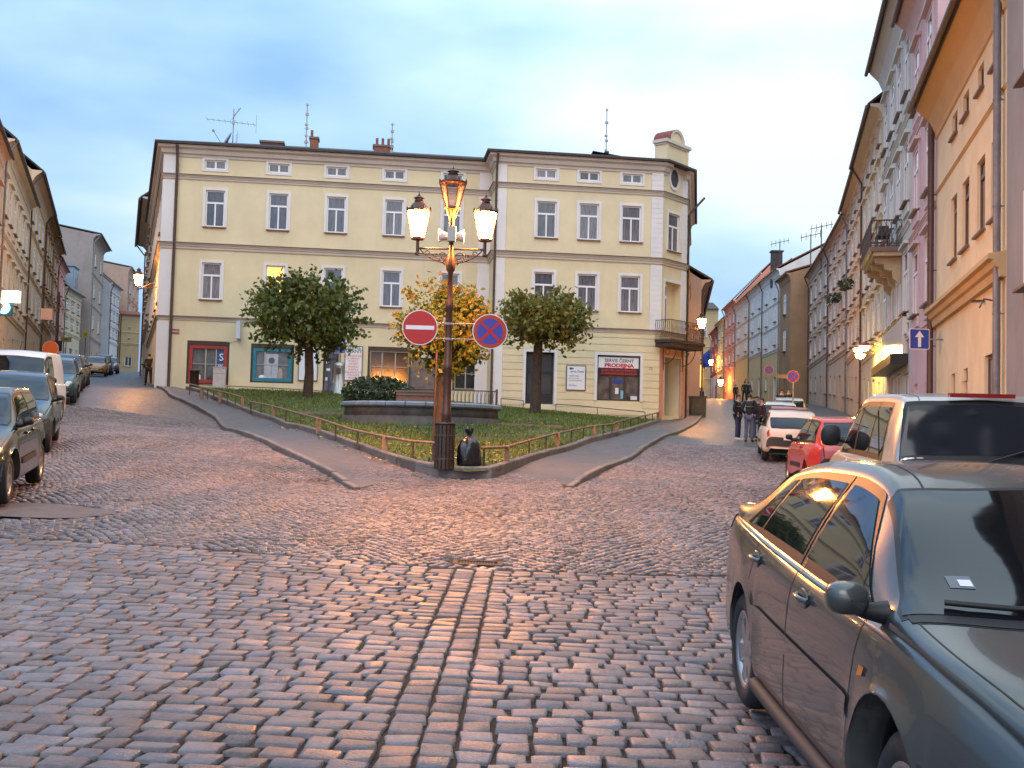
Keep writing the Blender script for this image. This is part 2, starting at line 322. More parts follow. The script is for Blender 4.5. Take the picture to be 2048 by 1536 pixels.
# one sheet out to the horizon; fine near, coarse far
xs = np.concatenate([[-1500, -700, -350, -200, -150], np.arange(-120, -40, 5), np.arange(-40, 40, 1.0), np.arange(40, 121, 5), [150, 200, 350, 700, 1500]]).astype(float)
ys = np.concatenate([[-800, -300, -120], np.arange(-80, -5, 5), np.arange(-5, 70, 1.0), np.arange(70, 231, 4), [300, 500, 900, 1600]]).astype(float)
XX, YY = np.meshgrid(xs, ys); ZZ = G(XX, YY) - 0.017 + wobble(XX, YY)
nx, ny = len(xs), len(ys)
V = np.stack([XX.ravel(), YY.ravel(), ZZ.ravel()], 1)
I = np.arange((ny - 1) * (nx - 1)); a = (I // (nx - 1)) * nx + I % (nx - 1)
F = np.stack([a, a + 1, a + nx + 1, a + nx], 1)
STONE_Y1 = 36.0
ground = np_mesh('ground', V, F, [M_setts, M_joint], smooth=True); ground['kind'] = 'structure'
cy = V[F].mean(1); mi = ((cy[:, 1] < STONE_Y1 - 0.5) & (cy[:, 1] > 0.0) & (np.abs(cy[:, 0]) < 24)).astype(np.int32); ground.data.polygons.foreach_set('material_index', mi)

def pl(pts, dz=0.0): return [hit(a, b, dz) for a, b in pts]
kerbL = pl([(290, 766), (340, 794), (430, 838), (491, 872), (560, 902), (620, 931), (665, 953), (706, 977)])
kerbR = pl([(1411, 826), (1397, 844), (1354, 868), (1290, 900), (1210, 941), (1130, 987)])
bordL = pl([(371, 782), (428, 804), (489, 828), (551, 848), (630, 874), (700, 900), (744, 916), (821, 942)])
bordF = pl([(821, 942), (882, 954), (932, 959), (990, 956)])
bordR = pl([(990, 956), (1040, 938), (1100, 917), (1176, 892), (1234, 877), (1266, 868), (1322, 846)])
def resample(P, n):
    P = [Vector((p[0], p[1], 0)) for p in P]; d = [0]
    for a, b in zip(P, P[1:]): d.append(d[-1] + (b - a).length)
    out = []
    for i in range(n):
        t = d[-1] * i / (n - 1); k = 0
        while k < len(d) - 2 and d[k + 1] < t: k += 1
        w = (t - d[k]) / max(1e-9, d[k + 1] - d[k]); q = P[k].lerp(P[k + 1], w); out.append((q.x, q.y))
    return out
def loft(name, A, B, h, mt, n=60, m=10, kind='structure'):
    A = np.array(resample(A, n)); B = np.array(resample(B, n)); t = np.linspace(0, 1, m)[None, :, None]
    P = A[:, None, :] * (1 - t) + B[:, None, :] * t; hh = h(P) if callable(h) else h
    Z = G(P[..., 0], P[..., 1]) + hh; V = np.concatenate([P.reshape(-1, 2), Z.reshape(-1, 1)], 1)
    I = np.arange((n - 1) * (m - 1)); a = (I // (m - 1)) * m + I % (m - 1); F = np.stack([a, a + 1, a + m + 1, a + m], 1)
    o = np_mesh(name, V, F, mt, smooth=True)
    if o.data.polygons[0].normal.z < 0: o.data.flip_normals()
    if kind: o['kind'] = kind
    return o
tap = lambda P: 0.085 * np.clip((P[..., 1] - 21.6) / 3.0, 0.0, 1) - 0.012
loft('pavement', kerbL, bordL, tap, M_walk, 60, 8)
loft('pavement', bordR, kerbR[::-1], tap, M_walk, 60, 8)
lawnL = bordF[1:2] + bordL[::-1]; lawnR = bordF[2:3] + bordR
lawn = loft('lawn', [bordF[1]] + bordL[::-1], [bordF[2]] + bordR, 0.15, M_grass, 70, 40)
def kerb(name, P, w, top, length, label, dark=1.0, side=1):
    mb = MB(); tot = sum((Vector(b) - Vector(a)).length for a, b in zip(P, P[1:])); n = max(2, int(tot / length)); Q = resample(P, n + 1)
    for i in range(n):
        a = Vector(Q[i]); b = Vector(Q[i + 1]); d = (b - a).normalized(); a = a + d * 0.008; b = b - d * 0.008; nn = Vector((-d.y, d.x)) * side * w
        j = random.uniform(-0.008, 0.008); tp = (top if top > 0.15 else top * min(1, max(0.15, (a.y - 19.0) / 3))) + random.uniform(-0.008, 0.008)
        c = [(a, 0), (b, 0), (b, 1), (a, 1)]; vs = []
        for z, ins in ((-0.15, 0), (tp - 0.02, 0), (tp, 0.018)):
            for k, (p, s_) in enumerate(c):
                q = p + nn * (ins / w if s_ == 0 else 1 - ins / w) + d * (ins if k in (0, 3) else -ins) + nn.normalized() * j
                vs.append((q.x, q.y, G(q.x, q.y) + z))
        fs = [(8, 9, 10, 11)]
        for l in (0, 4):
            for k in range(4): fs.append((l + k, l + (k + 1) % 4, l + 4 + (k + 1) % 4, l + 4 + k))
        mb.add(vs, fs, 0)
    o = mb.build(name, M_granite); o['kind'] = 'structure'
    me = o.data; bm = bmesh.new(); bm.from_mesh(me); bmesh.ops.recalc_face_normals(bm, faces=bm.faces); bm.to_mesh(me); bm.free()
    return o
kerb('kerb', kerbL, 0.13, 0.10, 0.9, 'kerb', side=1)
kerb('kerb', kerbR, 0.13, 0.10, 0.9, 'kerb', side=-1)
kerb('lawn_kerb', bordL + bordF[1:] + bordR[1:], 0.15, 0.215, 1.0, 'edge', side=1)

# grass blades: uncountable
def grass():
    n = 46000; u = rng.random(n); w = rng.random(n); A = np.array(resample([bordF[1]] + bordL[::-1], 200)); B = np.array(resample([bordF[2]] + bordR, 200))
    k = (np.sqrt(u) * 199).astype(int); P = A[k] * (1 - w[:, None]) + B[k] * w[:, None] + rng.normal(0, 0.05, (n, 2))
    wd = np.hypot(*(A[k] - B[k]).T); keep = (w * wd > 0.2) & ((1 - w) * wd > 0.2) & (np.abs(np.sin(P[:, 0] * 1.7) + np.sin(P[:, 1] * 1.1)) > 0.12); P = P[keep]; n = len(P)
    an = rng.random(n) * 6.283; h = rng.uniform(0.04, 0.12, n); wd = rng.uniform(0.012, 0.03, n); dx = np.cos(an) * wd; dy = np.sin(an) * wd; z = G(P[:, 0], P[:, 1]) + 0.14
    lx = rng.normal(0, 0.03, n); ly = rng.normal(0, 0.03, n)
    V = np.stack([np.stack([P[:, 0] - dx, P[:, 1] - dy, z], 1), np.stack([P[:, 0] + dx, P[:, 1] + dy, z], 1), np.stack([P[:, 0] + lx, P[:, 1] + ly, z + h], 1)], 1).reshape(-1, 3)
    o = np_mesh('grass', V, np.arange(3 * n).reshape(-1, 3), M_blade); o['kind'] = 'stuff'
grass()
M_fallen = mat('fallen_leaf', (0.42, 0.26, 0.05), 0.7, island=0.55)
def fallen():
    n = 750; V = []; F = []; A = np.array(resample([bordF[1]] + bordL[::-1], 200)); B = np.array(resample([bordF[2]] + bordR, 200))
    for i in range(n):
        k = int(math.sqrt(random.random()) * 199); w = random.random()
        if random.random() < 0.55: k = int(random.uniform(10, 110)); w = random.uniform(0.1, 0.9)
        p = A[k] * (1 - w) + B[k] * w; hz = 0.19
        if i % 8 == 0:      # blown along the foot of the lawn kerb
            q = resample(bordL, 200)[random.randrange(200)]; p = (q[0] - random.uniform(0.0, 0.35), q[1] - random.uniform(0.1, 0.25)); hz = 0.085
        a = random.random() * 6.28; s = random.uniform(0.035, 0.065); z = G(p[0], p[1]) + hz; b = len(V)
        for (c, t) in ((1, 0), (0, 0.6), (-1, 0), (0, -0.6)):
            V.append((p[0] + s * (c * math.cos(a) - t * math.sin(a)), p[1] + s * (c * math.sin(a) + t * math.cos(a)), z + random.uniform(0, 0.03)))
        F.append((b, b + 1, b + 2, b + 3))
    o = np_mesh('fallen_leaves', np.array(V), np.array(F), M_fallen); o['kind'] = 'stuff'
fallen()

# ---- stones
ISL = [Vector(p) for p in kerbL] + [Vector(p) for p in bordL[5:]] + [Vector(p) for p in bordF[1:]] + [Vector(p) for p in bordR[1:3]] + [Vector(p) for p in kerbR[::-1]]
ISL = np.array([(p.x, p.y) for p in ISL])
def inside(poly, x, y):
    c = np.zeros(len(x), bool); j = len(poly) - 1
    for i in range(len(poly)):
        xi, yi = poly[i]; xj, yj = poly[j]
        k = ((yi > y) != (yj > y)) & (x < (xj - xi) * (y - yi) / (yj - yi + 1e-12) + xi); c ^= k; j = i
    return c
def bound(x): return 10.75 + 0.012 * x + np.where(x < 0, 0.0, 0.0) + np.where(x < -1.5, 0.16 * (-1.5 - x), 0)   # where large cobbles give way to small setts
def big_stones():
    S = []      # cx, cy, w, d, rot
    ch = -0.42
    for c0, c1 in ((ch - 0.186, ch + 0.001), (ch + 0.001, ch + 0.176)):      # drainage channel: two columns of stones
        y = 0.6
        while y < 10.7:
            d = random.uniform(0.15, 0.185); S.append(((c0 + c1) / 2 + 0.016 * (y - 4), y + d / 2, c1 - c0 - 0.012, d - 0.010, random.gauss(0, 0.015), 0)); y += d
    y = 0.6
    while y < 13.5:
        p = random.uniform(0.135, 0.160)
        x = ch + 0.177 + 0.016 * (y - 4)
        while x < 4.9 + 0.24 * y:
            w = random.choice((0.14, 0.17, 0.19, 0.22, 0.25)) + random.uniform(-0.01, 0.01); S.append((x + w / 2, y + p / 2 + 0.012 * math.sin(x * 2.1), w - 0.015, p - 0.009, random.gauss(0, 0.022), 0)); x += w
        y += p
    y = -0.2
    while y < 13.8:     # left field: courses run a little askew
        p = random.uniform(0.135, 0.160)
        x = ch - 0.187 + 0.016 * (y - 4)
        while x > -6.8 - 0.36 * y:
            w = random.choice((0.14, 0.17, 0.19, 0.22, 0.25)) + random.uniform(-0.01, 0.01); cx = x - w / 2; S.append((cx, y + p / 2 + 0.10 * (-cx + ch) + 0.05 * math.sin(cx * 0.9), w - 0.015, p - 0.009, -0.10 + random.gauss(0, 0.02), 1)); x -= w
        y += p
    S = np.array(S); S = S[(S[:, 1] < bound(S[:, 0])) & (S[:, 1] > 0.4)]
    n = len(S); u = np.array([-1, -0.955, -0.82, 0.82, 0.955, 1.0]); k = len(u)
    U, Wv = np.meshgrid(u, u); U = U.ravel(); Wv = Wv.ravel()
    ro = np.clip(1 - 0.09 * (U ** 6) * (Wv ** 6), 0, 1)            # rounded corners
    hx = S[:, 2:3] / 2 * U * ro; hy = S[:, 3:4] / 2 * Wv * ro
    sk = rng.normal(0, 0.05, (n, 1)); tp = rng.normal(0, 0.05, (n, 1))
    hx = hx * (1 + tp * Wv[None]) + sk * hy; jx = rng.normal(0, 0.0035, hx.shape); jy = rng.normal(0, 0.0035, hy.shape)
    c, s = np.cos(S[:, 4:5]), np.sin(S[:, 4:5]); X = S[:, :1] + hx * c - hy * s + jx; Y = S[:, 1:2] + hx * s + hy * c + jy
    r = np.maximum(np.abs(U), np.abs(Wv)); edge = np.where(r > 0.99, -0.052, np.where(r > 0.9, -0.004, 0.0)); dome = 0.005 * (1 - (U ** 2 + Wv ** 2) / 2)
    H = edge[None] + dome[None] * rng.uniform(0.4, 1.5, (n, 1)) + rng.normal(0, 0.0025, (n, 1)) + rng.normal(0, 0.0008, X.shape) + rng.normal(0, 0.003, (n, 1)) * U[None] + rng.normal(0, 0.003, (n, 1)) * Wv[None]
    wob = wobble(X, Y)
    Z = G(X, Y) + H + wob
    V = np.stack([X.ravel(), Y.ravel(), Z.ravel()], 1); I = np.arange((k - 1) ** 2); a = (I // (k - 1)) * k + I % (k - 1); f = np.stack([a, a + 1, a + k + 1, a + k], 1)
    F = (f[None] + (np.arange(n) * k * k)[:, None, None]).reshape(-1, 4)
    o = np_mesh('cobbled_road', V, F, M_cob, smooth=True); o['kind'] = 'structure'
big_stones()
def small_stones():
    S = []; p = 0.098
    gx = np.arange(-22, 21, p); gy = np.arange(9.5, STONE_Y1, 0.1); X, Y = np.meshgrid(gx, gy); X = X + (np.arange(len(gy)) % 2)[:, None] * p * 0.5
    X = X.ravel(); Y = Y.ravel(); per = 1.55; t = np.mod(X / per, 1) * 2 - 1; A = -0.36 * t ** 2; sl = -0.36 * 2 * t * 2 / per; Y = Y + A + 0.36
    X = X + rng.normal(0, 0.006, len(X)); Y = Y + rng.normal(0, 0.006, len(X))
    keep = (Y > bound(X) + 0.07) & (Y < STONE_Y1) & (X < 4.9 + 0.24 * Y) & (X > -6.6 - 0.36 * Y) & ~inside(ISL, X, Y)
    keep &= ~((np.abs(X + 0.30) < 0.29) & (np.abs(Y - 11.15) < 0.2))           # iron drain cover
    keep &= ~((np.hypot((X + 5.75) / 1.0, (Y - 13.2) / 0.62) < 1.05))
    X, Y, sl = X[keep], Y[keep], sl[keep]; n = len(X); rot = np.arctan(sl) * 0.9 + rng.normal(0, 0.07, n)
    w = rng.uniform(0.040, 0.047, n); d = rng.uniform(0.040, 0.047, n)
    cu = np.array([[-1, -1, 0], [1, -1, 0], [1, 1, 0], [-1, 1, 0], [-.93, -.93, 1], [.93, -.93, 1], [.93, .93, 1], [-.93, .93, 1], [-.62, -.62, 2], [.62, -.62, 2], [.62, .62, 2], [-.62, .62, 2]], float)
    hz = np.array([-0.035, -0.007, 0.0]); lx = cu[None, :, 0] * w[:, None]; ly = cu[None, :, 1] * d[:, None]; lx = lx + rng.normal(0, 0.003, lx.shape); ly = ly + rng.normal(0, 0.003, ly.shape)
    c, s = np.cos(rot)[:, None], np.sin(rot)[:, None]; VX = X[:, None] + lx * c - ly * s; VY = Y[:, None] + lx * s + ly * c
    H = hz[cu[:, 2].astype(int)][None] + rng.normal(0, 0.0035, (n, 1)) + rng.normal(0, 0.07, (n, 1)) * lx + rng.normal(0, 0.07, (n, 1)) * ly
    wob = wobble(X, Y)
    VZ = G(X, Y)[:, None] + H + wob[:, None]; V = np.stack([VX.ravel(), VY.ravel(), VZ.ravel()], 1)
    f = [(8, 9, 10, 11)]
    for l in (0, 4):
        for k in range(4): f.append((l + k, l + (k + 1) % 4, l + 4 + (k + 1) % 4, l + 4 + k))
    F = (np.array(f)[None] + (np.arange(n) * 12)[:, None, None]).reshape(-1, 4)
    o = np_mesh('sett_road', V, F, M_sett, smooth=True); o['kind'] = 'structure'
small_stones()
def plate(name, label, x, y, w, d, round_=False):
    mb = MB(); z = G(x, y)
    if round_:
        mb.lathe([(0.02, 0.012), (0.9, 0.010), (0.93, 0.016), (1.0, 0.014), (1.02, -0.05)], 40, T=lambda a, b, c: (x + a * w, y + b * d, G(x + a * w, y + b * d) + c))
    else:
        T = lambda a, b, c: (x + a, y + b, G(x + a, y + b) + c - 0.014 + float(wobble(x, y)))
        mb.box(-w / 2, w / 2, -d / 2, -d / 2 + 0.05, -0.05, 0.012, 0, T); mb.box(-w / 2, w / 2, d / 2 - 0.05, d / 2, -0.05, 0.012, 0, T)
        mb.box(-w / 2, -w / 2 + 0.05, -d / 2 + 0.05, d / 2 - 0.05, -0.05, 0.012, 0, T); mb.box(w / 2 - 0.05, w / 2, -d / 2 + 0.05, d / 2 - 0.05, -0.05, 0.012, 0, T)
        for i in range(12):
            a0 = -w / 2 + 0.07 + i * (w - 0.14) / 12; mb.box(a0, a0 + (w - 0.14) / 12 * 0.6, -d / 2 + 0.05, d / 2 - 0.05, -0.04, 0.004, 0, T)
    tag(mb.build(name, mat('rusty_iron', (0.055, 0.032, 0.026), 0.75, metal=0.0, var=0.35, scale=9, bump=0.5)), label, 'drain cover')
plate('drain_grate', 'rusty rectangular drain grate at the end of the stone channel', -0.30, 11.15, 0.5, 0.30)
M_patch = mat('worn_asphalt_patch', (0.11, 0.09, 0.088), 0.7, var=0.3, scale=6, bump=0.5, bscale=70)
mb = MB(); vs = [(-5.75, 13.2, G(-5.75, 13.2) - 0.004)]
for i in range(30):
    a = i / 30 * 6.283; r = 1 + 0.05 * math.sin(5 * a) ; x = -5.75 + 1.0 * r * math.cos(a); y = 13.2 + 0.62 * r * math.sin(a); vs.append((x, y, G(x, y) - 0.006))
mb.add(vs, [(0, i + 1, (i + 1) % 30 + 1) for i in range(30)]); struct('road_patch', mb, M_patch)
# ------------------------------------------------------------------ architecture
class Fr:
    """facade frame: s runs along the wall, o points out of it, z is height"""
    def __init__(s, x, y, dx, dy):
        l = math.hypot(dx, dy); s.x, s.y = x, y; s.d = (dx / l, dy / l); s.n = (dy / l, -dx / l); s.a = math.atan2(dy, dx)
    def P(s, a, o, z): return Vector((s.x + s.d[0] * a + s.n[0] * o, s.y + s.d[1] * a + s.n[1] * o, z))
    def off(s, a, o=0.0): p = s.P(a, o, 0); return Fr(p.x, p.y, *s.d)
    def sz(s, u, v, o=0.0):
        """wall coordinates of the point seen at photo pixel (u, v)"""
        r = ray(u, v); ox, oy = s.x + s.n[0] * o, s.y + s.n[1] * o
        t = (ox * s.n[0] + oy * s.n[1]) / (r[0] * s.n[0] + r[1] * s.n[1]); x, y = r[0] * t, r[1] * t
        return (x - ox) * s.d[0] + (y - oy) * s.d[1], EYE + r[2] * t
def wall_panel(mb, fr, s0, s1, z0, z1, ops, depth=0.16, m=0):
    S = sorted({s0, s1, *[o[0] for o in ops], *[o[1] for o in ops]}); Z = sorted({z0, z1, *[o[2] for o in ops], *[o[3] for o in ops]})
    S = [a for a in S if s0 <= a <= s1]; Z = [a for a in Z if z0 <= a <= z1]
    for a, b in zip(S, S[1:]):
        for c, d in zip(Z, Z[1:]):
            if any(o[0] <= a + 1e-6 and o[1] >= b - 1e-6 and o[2] <= c + 1e-6 and o[3] >= d - 1e-6 for o in ops): continue
            mb.add([fr.P(a, 0, c), fr.P(b, 0, c), fr.P(b, 0, d), fr.P(a, 0, d)], [(0, 1, 2, 3)], m)
    for o in ops:
        a, b, c, d = o[:4]; q = o[4] if len(o) > 4 else depth
        p = [fr.P(a, 0, c), fr.P(b, 0, c), fr.P(b, 0, d), fr.P(a, 0, d)]; r = [fr.P(a, -q, c), fr.P(b, -q, c), fr.P(b, -q, d), fr.P(a, -q, d)]
        mb.add(p + r, [(0, 4, 5, 1), (1, 5, 6, 2), (2, 6, 7, 3), (3, 7, 4, 0)], m)
def sweep(mb, pts, prof, m=0, closed=False):
    """sweep an (out, z) profile along plan points; outward is to the right of travel"""
    n = len(pts); ring = []
    for i, p in enumerate(pts):
        a = pts[i - 1] if (i > 0 or closed) else None; b = pts[(i + 1) % n] if (i < n - 1 or closed) else None
        def nr(u, v): l = math.hypot(v[0] - u[0], v[1] - u[1]); return ((v[1] - u[1]) / l, -(v[0] - u[0]) / l)
        if a is not None and b is not None:
            n1, n2 = nr(a, p), nr(p, b); k = 1 + n1[0] * n2[0] + n1[1] * n2[1]; nn = ((n1[0] + n2[0]) / k, (n1[1] + n2[1]) / k)
        else: nn = nr(p, b) if b is not None else nr(a, p)
        ring.append([(p[0] + nn[0] * o, p[1] + nn[1] * o, z) for o, z in prof])
    k = len(prof); vs = [q for r in ring for q in r]; fs = []
    for i in range(n if closed else n - 1):
        j = (i + 1) % n
        for c in range(k - 1): fs.append((i * k + c, j * k + c, j * k + c + 1, i * k + c + 1))
    mb.add(vs, fs, m)
    if not closed: mb.add(ring[0], [tuple(range(k))], m); mb.add(ring[-1], [tuple(range(k))[::-1]], m)
def corn(z, out, h): # stepped moulding
    return [(0.0, z - h), (out * 0.35, z - h + 0.01), (out * 0.4, z - h * 0.62), (out * 0.62, z - h * 0.55), (out * 0.72, z - h * 0.3), (out, z - h * 0.24), (out, z - 0.02), (0.0, z + 0.03)]
_win = {}
def win_meshes(w, h, style, fm, gm, sm):
    """window in local axes: x along wall, y into the wall, z up; origin at the middle of the opening's foot on the wall face"""
    key = (round(w, 2), round(h, 2), style, fm.name, gm.name, sm.name)
    if key in _win: return _win[key]
    q = 0.13; f = MB(); g = MB(); si = MB(); t = min(0.07, w * 0.08); hw = w / 2
    yf, yb = q - 0.055, q
    f.box(-hw, -hw + t, yf, yb, 0, h); f.box(hw - t, hw, yf, yb, 0, h); f.box(-hw + t, hw - t, yf, yb, 0, t); f.box(-hw + t, hw - t, yf, yb, h - t, h)
    panes = []
    if style == 'T':
        zt = h * 0.66; f.box(-hw + t, hw - t, yf - 0.012, yb, zt - 0.045, zt + 0.045); f.box(-0.035, 0.035, yf - 0.006, yb, t, zt - 0.045)
        panes = [(-hw + t, -0.035, t, zt - 0.045), (0.035, hw - t, t, zt - 0.045), (-hw + t, hw - t, zt + 0.045, h - t)]
    elif style == 'H':
        f.box(-0.045, 0.045, yf - 0.006, yb, t, h - t); panes = [(-hw + t, -0.045, t, h - t), (0.045, hw - t, t, h - t)]
    elif style == 'D':
        zt = h * 0.78; f.box(-hw + t, hw - t, yf - 0.01, yb, zt - 0.05, zt + 0.05); panes = [(-hw + t, hw - t, t, zt - 0.05), (-hw + t, hw - t, zt + 0.05, h - t)]
    else:
        f.box(-0.03, 0.03, yf - 0.006, yb, t, h - t); panes = [(-hw + t, -0.03, t, h - t), (0.03, hw - t, t, h - t)]
    for a, b, c, d in panes: g.box(a, b, yb - 0.03, yb - 0.015, c, d)
    g.add([(-hw, yb + 0.004, 0), (hw, yb + 0.004, 0), (hw, yb + 0.004, h), (-hw, yb + 0.004, h)], [(0, 1, 2, 3)])
    if sm is not None: si.box(-hw - 0.09, hw + 0.09, -0.10, q - 0.06, -0.055, -0.005)
    _win[key] = (f.mesh('window', fm), g.mesh('pane', gm), si.mesh('sill', sm)); return _win[key]
def window(fr, s, z, w, h, parent, style='T', fm=None, gm=None, sm=None, out=0.0, label=None, sill=True):
    f, g, si = win_meshes(w, h, style, fm or M_frame, gm or M_glass, sm or M_sillm)
    o = bpy.data.objects.new('window', f); p = fr.P(s, out, z) - woff(parent); o.location = p; o.rotation_euler = (0, 0, fr.a); link(o, parent)
    a = bpy.data.objects.new('pane', g); link(a, o)
    if sill: b = bpy.data.objects.new('sill', si); link(b, o)
    if label: o['label'] = label
    return o
def surround(mb, fr, s0, s1, z0, z1, t=0.13, o=0.035, m=0, bottom=True, o0=0.002):
    T = lambda a, b, c: fr.P(a, b, c)
    mb.box(s0 - t, s0, o0, o, z0 - (t if bottom else 0), z1 + t, m, T); mb.box(s1, s1 + t, o0, o, z0 - (t if bottom else 0), z1 + t, m, T)
    mb.box(s0, s1, o0, o, z1, z1 + t, m, T)
    if bottom: mb.box(s0, s1, o0, o, z0 - t, z0, m, T)
def downpipe(fr, s, z0, z1, parent=None, r=0.06, o=0.12, mt=None, kick=0.45, label=None):
    mb = MB(); pts = [fr.P(s, o, z0), fr.P(s, o, z1 - 0.9), fr.P(s, o + kick * 0.6, z1 - 0.35), fr.P(s, o + kick, z1)]
    mb.tube(pts, r, 10)
    z = z0 + 1.5
    while z < z1 - 1.2:
        mb.lathe([(r + 0.012, z - 0.02), (r + 0.012, z + 0.02)], 10, c=fr.P(s, o, 0)); mb.box(s - 0.012, s + 0.012, 0, o, z - 0.012, z + 0.012, 0, lambda a, b, c: fr.P(a, b, c)); z += 2.2
    return mb.build('downpipe', mt or M_pipe, parent)
def roof_cap(mb, poly, z, over, rise, inset, m=0, th=0.10):
    """low hipped roof over a closed plan polygon (outward on the right of travel)"""
    n = len(poly); rings = []
    def offs(d):
        out = []
        for i in range(n):
            a, p, b = poly[i - 1], poly[i], poly[(i + 1) % n]
            def nr(u, v): l = math.hypot(v[0] - u[0], v[1] - u[1]); return ((v[1] - u[1]) / l, -(v[0] - u[0]) / l)
            n1, n2 = nr(a, p), nr(p, b); k = max(0.35, 1 + n1[0] * n2[0] + n1[1] * n2[1]); out.append((p[0] + (n1[0] + n2[0]) / k * d, p[1] + (n1[1] + n2[1]) / k * d))
        return out
    A = offs(over); B = offs(-inset)
    vs = [(x, y, z) for x, y in A] + [(x, y, z + th) for x, y in A] + [(x, y, z + th + rise) for x, y in B]
    fs = [tuple(range(n))[::-1], tuple(range(2 * n, 3 * n))]
    for i in range(n):
        j = (i + 1) % n; fs += [(i, j, n + j, n + i), (n + i, n + j, 2 * n + j, 2 * n + i)]
    mb.add(vs, fs, m)

# ---- the yellow corner building (two wings, chamfered corner)
YAW = R(7.5); DX, DY = math.cos(YAW), math.sin(YAW)
_o = at(311, 777, 53.0)
FA = Fr(_o.x, _o.y, DX, DY)
PROJ = 2.0
FB0 = Fr(FA.P(0, PROJ, 0).x, FA.P(0, PROJ, 0).y, DX, DY)
sB0 = FB0.sz(981, 808)[0]; sB1 = FB0.sz(1319, 700)[0]
FB = FB0.off(sB0); LB = sB1 - sB0; LA = sB0
c1 = FB.P(LB, 0, 0); _a = YAW + R(42); FC = Fr(c1.x, c1.y, math.cos(_a), math.sin(_a)); LC = 2.25
c2 = FC.P(LC, 0, 0); FD = Fr(c2.x, c2.y, 0.17, 1.0); LD = 13.0; d2 = FD.P(LD, 0, 0)
k_l = -0.355; L0 = 21.0; ll = math.hypot(k_l, 1); sw = (_o.x + k_l / ll * L0, _o.y + L0 / ll)     # far end of the left flank
FL = Fr(sw[0], sw[1], _o.x - sw[0], _o.y - sw[1])      # runs toward the camera, outward faces the left street
FR = Fr(FA.P(LA, 0, 0).x, FA.P(LA, 0, 0).y, FA.n[0], FA.n[1])
Z_E, Z_1, Z_2, Z_3, Z_B = 15.62, 14.22, 10.86, 7.26, 1.2
bld = empty('corner_building', FA.P(8, -6, 3.4), 'long pale yellow three-storey corner house with white window surrounds and a chamfered balcony corner', 'building')
wl = MB(); WA = []   # windows of the left wing: (s, z, w, h, style)
for u in (428, 555, 671, 787, 903): s_, z_ = FA.sz(u, 470); WA.append((s_, 11.72, 0.92, 1.80, 'T'))
for i, u in enumerate((421, 549, 665, 782, 899)): s_, z_ = FA.sz(u, 600); WA.append((s_, 8.15, 0.92, 1.80, 'T'))
for u in (431, 558, 674, 790, 907): s_, z_ = FA.sz(u, 335); WA.append((s_, 14.56, 1.02, 0.46, 'H'))
WB = []
for u in (1092, 1177, 1262): s_, z_ = FB.sz(u, 485); WB.append((s_, 11.62, 0.98, 1.80, 'T'))
for u in (1086, 1173, 1259): s_, z_ = FB.sz(u, 630); WB.append((s_, 8.12, 0.98, 1.80, 'T'))
for u in (1093, 1179, 1265): s_, z_ = FB.sz(u, 350); WB.append((s_, 14.56, 1.02, 0.46, 'H'))
def rect(fr, u0, v0, u1, v1):
    um, vm = (u0 + u1) / 2, (v0 + v1) / 2; return fr.sz(u0, vm)[0], fr.sz(u1, vm)[0], fr.sz(um, v1)[1], fr.sz(um, v0)[1]
SH1 = rect(FA, 373, 682, 458, 769); SH2 = rect(FA, 501, 688, 588, 766); SHD = rect(FA, 646, 696, 677, 786); SH3 = rect(FA, 735, 694, 822, 775); SH4 = rect(FA, 905, 708, 958, 782)
DB = rect(FB, 1051, 704, 1108, 808); SHB = rect(FB, 1194, 711, 1280, 802)
opA = [(s - w / 2, s + w / 2, z, z + h) for s, z, w, h, _ in WA] + [(*r, 0.22) for r in (SH1, SH2, SHD, SH3, SH4)]
opB = [(s - w / 2, s + w / 2, z, z + h) for s, z, w, h, _ in WB] + [(*DB, 0.3), (*SHB, 0.22)]
WC = rect(FC, 1336, 428, 1359, 503); BDo = rect(FC, 1329, 566, 1361, 662); GDo = rect(FC, 1326, 716, 1358, 832)
opC = [(*WC, 0.16), (*BDo, 0.5), (*GDo, 1.0)]
wall_panel(wl, FA, 0, LA, Z_B, Z_E, opA); wall_panel(wl, FB, 0, LB, Z_B, Z_E, opB); wall_panel(wl, FC, 0, LC, Z_B, Z_E, opC)
opD = []
for i in range(4):
    for z in (8.1, 11.65): opD.append((1.6 + i * 2.9, 2.6 + i * 2.9, z, z + 1.8))
wall_panel(wl, FD, 0, LD, Z_B, Z_E, opD)
opL = []
for i in range(6):
    for z in (8.15, 11.7): opL.append((1.4 + i * 3.3, 2.35 + i * 3.3, z, z + 1.8))
opL.append((17.4, 18.4, 2.0, 5.9, 0.25))
wall_panel(wl, FL, 0, L0, Z_B, Z_E, opL)
wall_panel(wl, FR, 0, PROJ, Z_B, Z_E, [])
bk = [(d2.x, d2.y), (d2.x - 6, d2.y + 1.5), (sw[0] + 9, sw[1] + 3), (sw[0], sw[1])]
for a, b in zip(bk, bk[1:]): f_ = Fr(a[0], a[1], b[0] - a[0], b[1] - a[1]); wall_panel(wl, f_, 0, math.hypot(b[0] - a[0], b[1] - a[1]), Z_B, Z_E, [])
wl.build('wall', M_yel, bld)
for s, z, w, h, st in WA:
    lit = abs(z - 8.15) < 0.01 and abs(s - WA[6][0]) < 0.1
    window(FA, s, z, w, h, bld, st, gm=M_litwin if lit else None, sill=st == 'T', label='lit orange upstairs window above the dark green tree' if lit else None)
for s, z, w, h, st in WB: window(FB, s, z, w, h, bld, st, sill=st == 'T')
for a, b, z, z1 in opD: window(FD, (a + b) / 2, z, b - a, z1 - z, bld)
for o in opL[:-1]: window(FL, (o[0] + o[1]) / 2, o[2], 0.95, 1.8, bld)
window(FC, (WC[0] + WC[1]) / 2, WC[2], WC[1] - WC[0], WC[3] - WC[2], bld, 'T')
